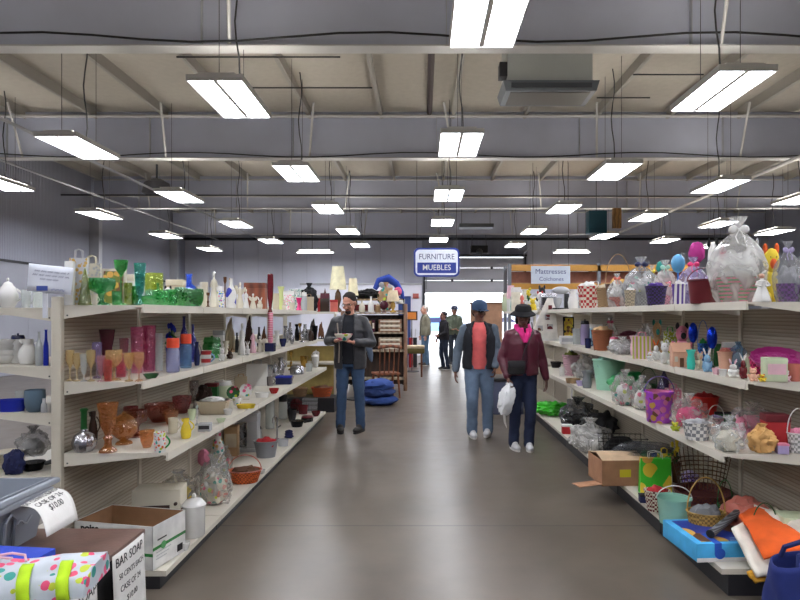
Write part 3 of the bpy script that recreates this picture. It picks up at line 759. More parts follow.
def g_basket(w, d, h, c):
    """open basket, hoop handle; c=[weave, handle, contents?]"""
    c = c if isinstance(c, list) else [c, c]
    r = root('handled_basket'); dd = (d or w * .75) / w; hb = h * .45
    m1 = mm(c[0], 'weave'); m2 = mm(c[1], 'wood')
    MB().at(sc=(1, dd, 1)).lathe(prof_wall([(.36 * w, 0), (.42 * w, hb * .5), (.48 * w, hb)], .008), 28).build('body', m1, r)
    MB().at(sc=(1, dd, 1)).tube([(.485 * w * math.cos(2 * PI * i / 24), .485 * w * math.sin(2 * PI * i / 24), hb) for i in range(25)], .010 * w + .002, 6).build('rim', m2, r)
    MB().tube([(.47 * w * math.cos(PI * i / 16), 0, hb + (h - hb) * math.sin(PI * i / 16)) for i in range(17)], .012 * w + .0015, 6).build('handle', m2, r)
    if len(c) > 2:
        MB().ell((0, 0, hb * .8), (.38 * w, .38 * w * dd, hb * .45), sub=3, dist=.35, seed=rnd.random() * 9).build('contents', mm(c[2], 'fab'), r)
    return r
def g_openbasket(nm='open_basket', kind='weave', kh=1):
    def f(w, d, h, c):
        m1, m2 = two(c, kind, 'fab'); r = root(nm); dd = (d or w * .8) / w
        MB().at(sc=(1, dd, 1)).lathe(prof_wall([(.38 * w, 0), (.42 * w, h * .4), (.5 * w, h)], .006), 28).build('body', m1, r)
        MB().at(sc=(1, dd, 1)).tube([(.5 * w * math.cos(2 * PI * i / 24), .5 * w * math.sin(2 * PI * i / 24), h) for i in range(25)], .02 * h + .002, 6).build('rim', m1, r)
        if isinstance(c, list): MB().ell((0, 0, h * .85), (.42 * w, .42 * w * dd, h * .35), sub=3, dist=.35, seed=rnd.random() * 9).build('contents', m2, r)
        return r
    return f
def g_bucket(w, d, h, c):
    m1, m2 = two(c, 'pl', 'pl'); r = root('pail')
    MB().lathe(prof_wall([(.38 * w, 0), (.40 * w, .02 * h), (.47 * w, .94 * h), (.5 * w, .95 * h), (.5 * w, h)], .004), 28).build('body', m1, r)
    MB().tube([(.5 * w * math.cos(PI * i / 14), -.12 * w * math.sin(PI * i / 14), .93 * h + .55 * h * math.sin(PI * i / 14)) for i in range(15)], .0035, 6).build('handle', m2, r); return r
def g_lamp(w, d, h, c):
    m1, m2 = two(c, 'fab', 'cer'); r = root('table_lamp')
    MB().lathe([(0, 0), (.24 * w, 0), (.22 * w, .05 * h), (.08 * w, .12 * h), (.2 * w, .28 * h), (.16 * w, .42 * h), (.04 * w, .5 * h), (.03 * w, .62 * h), (0, .62 * h)], 20).build('base', m2, r)
    MB().lathe([(.5 * w, .5 * h), (.34 * w, h), (.33 * w, h), (.49 * w, .5 * h)], 24).build('lamp_shade', m1, r); return r
def g_ball(nm, kind='cer', el=.72):
    def f(w, d, h, c):
        m1, m2 = two(c, kind, 'pl'); r = root(nm)
        rz_ = min(.38 * h, el * w)
        MB().ell((0, 0, h - rz_), (.5 * w, .5 * w, rz_), sub=3, dist=.18 if kind == 'fab' else 0, fr=5).build('body', m1, r)
        MB().lathe([(0, 0), (.3 * w, 0), (.26 * w, .04 * h), (.07 * w, .08 * h), (.06 * w, h - 1.9 * rz_), (0, h - 1.9 * rz_)], 14).build('stand', m2, r); return r
    return f
def g_flowers(w, d, h, c):
    """pot and blossoms; c=[pot, bloom]"""
    r = root('flower_pot'); m1 = mm(c[0], 'cer'); m2 = mm(c[1], 'fab')
    MB().lathe(prof_wall([(.26 * w, 0), (.34 * w, .38 * h), (.36 * w, .42 * h)]), 20).build('pot', m1, r)
    lv = MB(); bl = MB(); q = random.Random(w)
    for i in range(9):
        a = q.random() * 2 * PI; rr = .36 * w * q.random(); z = h * (.6 + .35 * q.random()); x, y = rr * math.cos(a), rr * math.sin(a)
        lv.tube([(x * .3, y * .3, .35 * h), (x, y, z)], .0025, 4); bl.ell((x, y, z), (.12 * w, .12 * w, .05 * h + .08 * w), sub=1, dist=.3, seed=i)
        lv.ell((x * 1.1, y * 1.1, z * .75), (.13 * w, .03 * w, .05 * h), (0, .6, a), sub=1)
    lv.build('foliage', M('fab', 'dgreen'), r); bl.build('blossoms', m2, r); return r
def g_mixer(w, d, h, c):
    m1, m2 = two(c, 'pl', 'pl'); r = root('stand_mixer')
    MB().box((-.5 * w, -.3 * w, 0), (.5 * w, .3 * w, .08 * h), .006).box((.18 * w, -.16 * w, .08 * h), (.46 * w, .16 * w, .7 * h), .01).build('stand', m2, r)
    MB().ell((-.02 * w, 0, .84 * h), (.5 * w, .24 * w, .17 * h), sub=3).build('motor_head', m1, r)
    MB().at((-.2 * w, 0, .09 * h)).lathe(prof_wall([(.12 * w, 0), (.22 * w, .2 * h), (.26 * w, .42 * h)]), 20).build('bowl', M('cer', 'lgrey'), r); return r
def g_oven(w, d, h, c):
    m1, m2 = two(c, 'pl', 'pl'); r = root('toaster_oven'); dd = d or .6 * w
    MB().box((-w / 2, -dd / 2, .02), (w / 2, dd / 2, h), .012).build('body', m1, r)
    MB().box((-.40 * w, -dd / 2 - .008, .12 * h), (.28 * w, -dd / 2, .68 * h)).build('door', m2, r, smooth=False)
    for z in (.3, .5, .7): MB().at((.4 * w, -dd / 2, z * h), (R(90), 0, 0)).lathe([(0, 0), (.012, 0), (.010, .012), (0, .012)], 12).build('knob', m2, r)
    for sx in (-1, 1):
        for sy in (-1, 1): MB().box((sx * .4 * w - .01, sy * dd * .4 - .01, 0), (sx * .4 * w + .01, sy * dd * .4 + .01, .022)).build('foot', blackm, r, smooth=False)
    return r
def g_pan(w, d, h, c):
    m1, m2 = two(c, 'met', 'pl'); r = root('frying_pan')
    MB().lathe(prof_wall([(.30 * w, 0), (.40 * w, h * .9), (.41 * w, h)], .004), 28).build('pan', m1, r)
    MB().tube([(.40 * w, 0, h * .7), (.6 * w, 0, h * .9), (.85 * w, 0, h)], [.012, .014, .016], 8).build('handle', m2, r); return r
def g_tray(w, d, h, c):
    m1, m2 = two(c, 'cer', 'cer'); r = root('serving_tray'); dd = (d or w * .6) / w
    MB().at(sc=(1, dd, 1)).lathe(prof_wall([(.42 * w, 0), (.46 * w, h * .5), (.5 * w, h)], .004), 28).build('tray', m1, r); return r
def g_eggtray(w, d, h, c):
    m1, m2 = two(c, 'pl', 'pl'); r = root('egg_tray'); dd = .62
    zl = .42 * h
    MB().tube([(-.25 * w, -.05, .004), (-.22 * w, 0, zl), (.22 * w, 0, zl), (.25 * w, -.05, .004)], .004, 6).tube([(-.2 * w, 0, zl), (-.2 * w, .09, .004)], .004, 6).build('stand', M('steel', 'lgrey'), r)
    MB().at((0, 0, zl), (R(38), 0, 0), (1, dd, 1)).lathe([(0, .0), (.42 * w, 0), (.5 * w, .03), (.5 * w, .036), (.42 * w, .008), (0, .008)], 40, lambda a, z, j: 1 + .03 * math.cos(a * 14)).build('tray', m1, r)
    e = MB().at((0, 0, zl), (R(38), 0, 0))
    for i in range(5):
        for j in range(3): e.ell(((i - 2) * .17 * w, (j - 1) * .17 * w * dd * 1.3, .008), (.06 * w, .045 * w, .008))
    e.build('egg_hollows', m2, r); return r
def g_genie(w, d, h, c):
    m1, m2 = two(c, 'met', 'pl'); r = root('mirrored_decanter')
    MB().lathe([(0, 0), (.34 * w, 0), (.46 * w, .1 * h), (.5 * w, .22 * h), (.40 * w, .38 * h), (.14 * w, .47 * h), (.12 * w, .52 * h), (0, .52 * h)], 30, lambda a, z, j: 1 + .04 * math.cos(a * 12)).build('body', m1, r)
    MB().lathe([(0, .52 * h), (.14 * w, .52 * h), (.13 * w, .56 * h), (.13 * w, .92 * h), (.18 * w, .97 * h), (.12 * w, h), (0, h)], 20).build('neck', m2, r); return r
def g_faucet(w, d, h, c):
    m1, m2 = two(c, 'met', 'pl'); r = root('kitchen_tap')
    MB().lathe([(0, 0), (.3 * w, 0), (.3 * w, .05 * h), (.1 * w, .1 * h), (.1 * w, .7 * h), (0, .7 * h)], 14).tube([(0, 0, .65 * h), (0, 0, .9 * h), (-.2 * w, 0, h), (-.45 * w, 0, .9 * h), (-.5 * w, 0, .7 * h)], .06 * w + .002, 8).build('spout', m1, r)
    MB().tube([(0, 0, .5 * h), (.4 * w, 0, .6 * h)], .06 * w + .002, 6).build('lever', m2, r); return r
def g_brewer(w, d, h, c):
    m1, m2 = two(c, 'pl', 'cello'); r = root('coffee_maker')
    MB().box((-.5 * w, -.4 * w, 0), (.5 * w, .4 * w, .1 * h), .008).box((.1 * w, -.38 * w, .1 * h), (.48 * w, .38 * w, .8 * h), .01).box((-.5 * w, -.38 * w, .78 * h), (.5 * w, .38 * w, h), .015).build('body', m1, r)
    MB().at((-.2 * w, 0, .11 * h)).lathe(prof_wall([(.22 * w, 0), (.28 * w, .25 * h), (.2 * w, .55 * h), (.22 * w, .6 * h)]), 22).build('carafe', m2, r)
    MB().tube([(-.42 * w, -.0, .2 * h), (-.6 * w, 0, .3 * h), (-.6 * w, 0, .55 * h), (-.4 * w, 0, .62 * h)], .02 * w, 6).build('handle', m1, r); return r
def g_cloth(nm='folded_cloth', kind='fab'):
    def f(w, d, h, c):
        m1, m2 = two(c, kind, kind); r = root(nm); k = rnd.random() * 9; dd = d or w * .7
        for i in range(3): MB().ell((0, 0, h * (.2 + .3 * i)), (.5 * w * (1 - .08 * i), .5 * dd * (1 - .06 * i), .24 * h), sub=3, dist=.22, seed=k + i * 3, fr=2, flat=0.0).build('fold', m1 if i % 2 == 0 else m2, r)
        return r
    return f
def g_spire(w, d, h, c):
    m1, m2 = two(c); r = root('church_figurine')
    MB().box((-.5 * w, -.3 * w, 0), (.5 * w, .3 * w, .55 * h), .003).build('nave', m1, r)
    MB().lathe([(0, 0), (.16 * w, 0), (.16 * w, .66 * h), (.2 * w, .68 * h), (0, h)], 6).build('steeple', m2, r)
    MB().add([(-.5 * w, -.32 * w, .55 * h), (.5 * w, -.32 * w, .55 * h), (.5 * w, .32 * w, .55 * h), (-.5 * w, .32 * w, .55 * h), (-.5 * w, 0, .78 * h), (.5 * w, 0, .78 * h)], [(0, 1, 5, 4), (2, 3, 4, 5), (1, 2, 5), (3, 0, 4)]).build('roof', m2, r, smooth=False); return r
def g_drift(w, d, h, c):
    m1, m2 = two(c); r = root('carved_sculpture')
    b = MB()
    for i, (x, k) in enumerate([(-.2, .9), (.05, 1), (.25, .75)]):
        b.ell((x * w, 0, .5 * h * k), (.17 * w, .16 * w, .5 * h * k), (0, .12 * (1 - i), 0), sub=3, dist=.2, seed=i * 4 + w)
    b.build('carving', m1, r); MB().lathe([(0, 0), (.46 * w, 0), (.42 * w, .05 * h), (0, .05 * h)], 16).build('base', m2, r); return r
def g_bat(w, d, h, c):
    r = root('tall_bud_vase')
    MB().box((-.5 * w, -.5 * w, 0), (.5 * w, .5 * w, .11 * h), .004).build('base', M('cer', 'navy'), r)
    MB().lathe([(0, .11 * h), (.22 * w, .11 * h), (.28 * w, .14 * h), (.3 * w, .50 * h), (0, .5 * h)], 16).build('lower_stem', M('stripe', 'lpink', 'rose', 2), r)
    MB().lathe([(.28 * w, .5 * h), (.16 * w, .55 * h), (.3 * w, .68 * h), (.36 * w, .85 * h), (.32 * w, .99 * h), (.2 * w, h), (0, h)], 16).build('upper_stem', M('cer', 'dred'), r); return r
def g_wirebasket(w, d, h, c):
    m1, m2 = two(c, 'pl', 'fab'); r = root('wire_basket'); m = MB(); dd = d or .6 * w
    for k in range(4):
        z = .004 + k * (h - .008) / 3; q = 1 - .08 * (3 - k) / 3
        m.tube([(x * q * w / 2, y * q * dd / 2, z) for x, y in ((-1, -1), (1, -1), (1, 1), (-1, 1), (-1, -1))], .0035, 5)
    for i in range(9):
        x = (-1 + i / 4) * w / 2 * .96
        m.tube([(x, -dd / 2, h), (x * .92, -dd / 2 * .92, .004), (x * .92, dd / 2 * .92, .004), (x, dd / 2, h)], .0025, 5)
    m.build('wire', m1, r)
    if isinstance(c, list): MB().ell((0, 0, h * .5), (.4 * w, .4 * dd, h * .45), sub=3, dist=.4, seed=2, flat=.008).build('contents', m2, r)
    return r
def g_twig(w, d, h, c):
    """fan of twigs woven in a big backless basket"""
    m1, m2 = two(c, 'wood', 'weave'); r = root('twig_basket'); m = MB()
    MB().lathe(prof_wall([(.34 * w, 0), (.42 * w, .2 * h), (.46 * w, .34 * h)], .008), 26).build('body', m2, r)
    for i in range(15):
        a = R(20 + 10 * i); m.tube([(.36 * w * math.cos(a), .36 * w * math.sin(a) * .5, .3 * h), (.5 * w * math.cos(a), .3 * w * math.sin(a), h * (.75 + .25 * math.sin(a)))], .003, 5)
    for k in range(7):
        z = .36 * h + k * .07 * h
        m.tube([((.38 + .012 * k) * w * math.cos(R(20 + 10 * i)), (.22 + .01 * k) * w * math.sin(R(20 + 10 * i)), z + .04 * h * math.sin(R(20 + 10 * i))) for i in range(15)], .004, 5)
    m.build('twigs', m1, r); return r
def g_poly(nm, kind='pl'):
    def f(w, d, h, c):
        m1, m2 = two(c, kind, 'fab'); r = root(nm); dd = d or .7 * w
        m = MB()
        m.box((-w / 2, -dd / 2, 0), (w / 2, dd / 2, h), .006, .82); m.build('body', m1, r)
        MB().box((-w * .52, -dd * .52, h - .012), (w * .52, dd * .52, h), .004).build('rim', m1, r)
        if isinstance(c, list): MB().ell((0, 0, h), (.4 * w, .36 * dd, h * .3), sub=3, dist=.35, seed=3).build('contents', m2, r)
        return r
    return f

K = dict(
    goblet=(glassy('goblet', 'goblet', 'gl'), 'goblet'), flute=(glassy('flute', 'champagne_flute', 'gl'), 'glass'), compote=(glassy('compote', 'footed_bowl', 'gl', flute=.04), 'bowl'),
    tallcompote=(glassy('tallcompote', 'stemmed_glass', 'gl'), 'glass'), bowl=(glassy('bowl', 'glass_bowl', 'gl', flute=.05), 'bowl'), dbowl=(glassy('deepbowl', 'deep_bowl', 'gl'), 'bowl'),
    cbowl=(glassy('bowl', 'ceramic_bowl'), 'bowl'), vase=(glassy('vase', 'vase', 'gl'), 'vase'), cvase=(glassy('vase', 'ceramic_vase'), 'vase'), urn=(glassy('urn', 'urn'), 'urn'),
    flare=(glassy('flare', 'flared_vase'), 'vase'), footvase=(glassy('footvase', 'footed_vase', 'gl', flute=.05), 'vase'), bigfoot=(glassy('bigfoot', 'footed_vase', 'gl', flute=.03), 'vase'),
    hour=(glassy('hour', 'hourglass_vase'), 'vase'), tumbler=(glassy('tumbler', 'tumbler', 'gl'), 'glass'), cyl=(glassy('cyl', 'glass_cylinder', 'gl'), 'glass'), candle=(glassy('cyl', 'pillar_candle'), 'candle'),
    bottle=(glassy('bottle', 'bottle'), 'bottle'), gbottle=(glassy('bottle', 'glass_bottle', 'gl'), 'bottle'), slim=(glassy('slim', 'slim_bottle'), 'bottle'), squat=(glassy('squat', 'squat_bottle', 'gl'), 'bottle'),
    stick=(glassy('stick', 'candlestick'), 'candlestick'), dish=(glassy('dish', 'dish'), 'dish'), cone=(glassy('cone', 'cone_ornament'), 'ornament'),
    jar=(g_lidjar('lidded_jar'), 'jar'), kjar=(g_lidjar('storage_jar', .28, 'gl', 'pl', False), 'jar'), ginger=(g_lidjar('ginger_jar', .25), 'jar'), casserole=(g_lidjar('covered_dish', .3), 'dish'),
    candy=(g_candy, 'candy dish'), mug=(g_mug, 'mug'), jug=(g_jug, 'jug'), teapot=(g_teapot, 'teapot'), canister=(g_canister, 'canister'),
    fig=(g_fig(), 'figurine'), angel=(g_fig('angel'), 'figurine'), lady=(g_fig('lady'), 'figurine'), bunny=(g_bunny, 'figurine'), plush=(g_plush(), 'plush toy'), bird=(g_plush('bird_figurine'), 'figurine'),
    plate=(g_standplate, 'plate'), frame=(g_frame, 'picture frame'), gbox=(g_box(), 'box'), box=(g_box('carton', False), 'box'), wbox=(g_box('wooden_box', True, 'wood'), 'box'), book=(g_box('hardcover_book', False), 'book'),
    house=(g_house, 'ornament'), gbag=(g_bag(), 'gift bag'), pbag=(g_crumple(), 'plastic bag'), sack=(g_crumple('cloth_sack', 'fab'), 'sack'), lump=(g_crumple('stuffed_bundle', 'fab', False), 'bundle'), shiny=(g_crumple('foil_bundle', 'pl', False), 'bundle'),
    cello=(g_cello, 'gift basket'), basket=(g_basket, 'basket'), ob=(g_openbasket(), 'basket'), pbowl=(g_openbasket('plastic_tub', 'pl'), 'tub'), pot=(g_openbasket('plant_pot', 'cer'), 'pot'), pail=(g_bucket, 'pail'), lamp=(g_lamp, 'lamp'),
    balloon=(g_ball('glossy_ornament'), 'ornament'), egg=(g_ball('egg_ornament', 'cer', 1.15), 'ornament'), pom=(g_ball('round_ornament', 'fab'), 'ornament'), flowers=(g_flowers, 'flower pot'), mixer=(g_mixer, 'mixer'), oven=(g_oven, 'toaster oven'), pan=(g_pan, 'pan'), tray=(g_tray, 'tray'),
    eggtray=(g_eggtray, 'egg tray'), genie=(g_genie, 'decanter'), tap=(g_faucet, 'tap'), brewer=(g_brewer, 'coffee maker'), cloth=(g_cloth(), 'cloth'), film=(g_cloth('plastic_film', 'cello'), 'plastic film'), spire=(g_spire, 'figurine'), drift=(g_drift, 'sculpture'),
    bat=(g_bat, 'vase'), wire=(g_wirebasket, 'basket'), twig=(g_twig, 'basket'), bin=(g_poly('plastic_bin'), 'bin'),
)
# shelf: (front x, spine x, z, near y, far y, clear height above)
SH = dict(LT=(-1.535, -1.96, 1.554, 3.30, 8.78, 9), L2=(-1.535, -1.96, 1.135, 3.30, 8.78, .36), L3=(-1.40, -1.96, .744, 3.30, 8.78, .31), LB=(-1.40, -1.96, .10, 3.30, 8.78, .53),
          BT=(-2.44, -2.03, 1.54, 3.30, 5, 9), B2=(-2.44, -2.03, 1.22, 3.30, 5, .26), B3=(-2.44, -2.03, .965, 3.30, 5, .19), BB=(-2.48, -2.03, .62, 3.30, 5, .28),
          RT=(1.74, 2.17, 1.57, 3.22, 8.70, 9), R2=(1.74, 2.17, 1.143, 3.22, 8.70, .37), R3=(1.615, 2.17, .756, 3.22, 8.70, .30), RB=(1.60, 2.17, .145, 3.22, 8.70, .52),
          FT=(1.74, 2.17, 1.57, 9.06, 12.7, 9), F2=(1.74, 2.17, 1.143, 9.06, 12.7, .37))
PLACED = {}
STAT = []
def put(sh, u, t, wp, hp, kind, cols, label, dz=0, rz=0, d=None, cat=None, group=None, fixed=False, dk=1.0):
    fr, sp, z, ya, yb, clr = SH[sh]
    best = None
    for dt in (0, .08, -.08, .16, -.16, .24, -.24, .32, -.32, .4, -.4, .5, -.5, .6, -.6, .75, -.75):
        tt = t + dt
        if (tt < 0 or tt > 1) and dt != 0: continue
        x = fr + (sp - fr) * min(max(tt, 0), 1)
        y = F * x / (u - CU)
        W = wp * y / F; H = min(hp * y / F, clr - dz - .005)
        r = W / 2
        rd = (d / 2 if d else r * .8)
        # keep the body on the shelf
        s = 1 if sp > fr else -1
        lo, hi = fr + s * min(rd * .45, .06), sp - s * r * 1.02
        if s * (x - lo) < 0: x = lo
        if s * (x - hi) > 0: x = hi
        y = F * x / (u - CU); W = wp * y / F; H = min(hp * y / F, clr - dz - .005)
        y = max(ya + r * .75, min(y, yb - r * .75))
        x = (u - CU) * y / F
        if s * (x - lo) < 0: x = lo
        if s * (x - hi) > 0: x = hi
        ov = 0
        for px, py, pr, z0, z1 in PLACED.get(sh, []):
            if z0 >= dz + H or z1 <= dz: continue
            q = (pr + r) * .93 - math.hypot(px - x, py - y)
            if q > 0: ov += q
        sc = ov * 10 + abs(dt) * .15
        if best is None or sc < best[0]: best = (sc, x, y, W, H, r, ov)
        if fixed: break
    sc, x, y, W, H, r, ov = best
    PLACED.setdefault(sh, []).append((x, y, r, dz, dz + H))
    if ov > .012: STAT.append((sh, u, kind, round(ov, 3)))
    fn, c0 = K[kind]
    o = fn(W * dk, d, H, cols)
    o.location = (x, y, z + dz + .001)
    yaw = math.atan2(-x, y) * .35
    o.rotation_euler = (0, 0, rz + yaw)
    return tag(o, label, cat or c0, group)
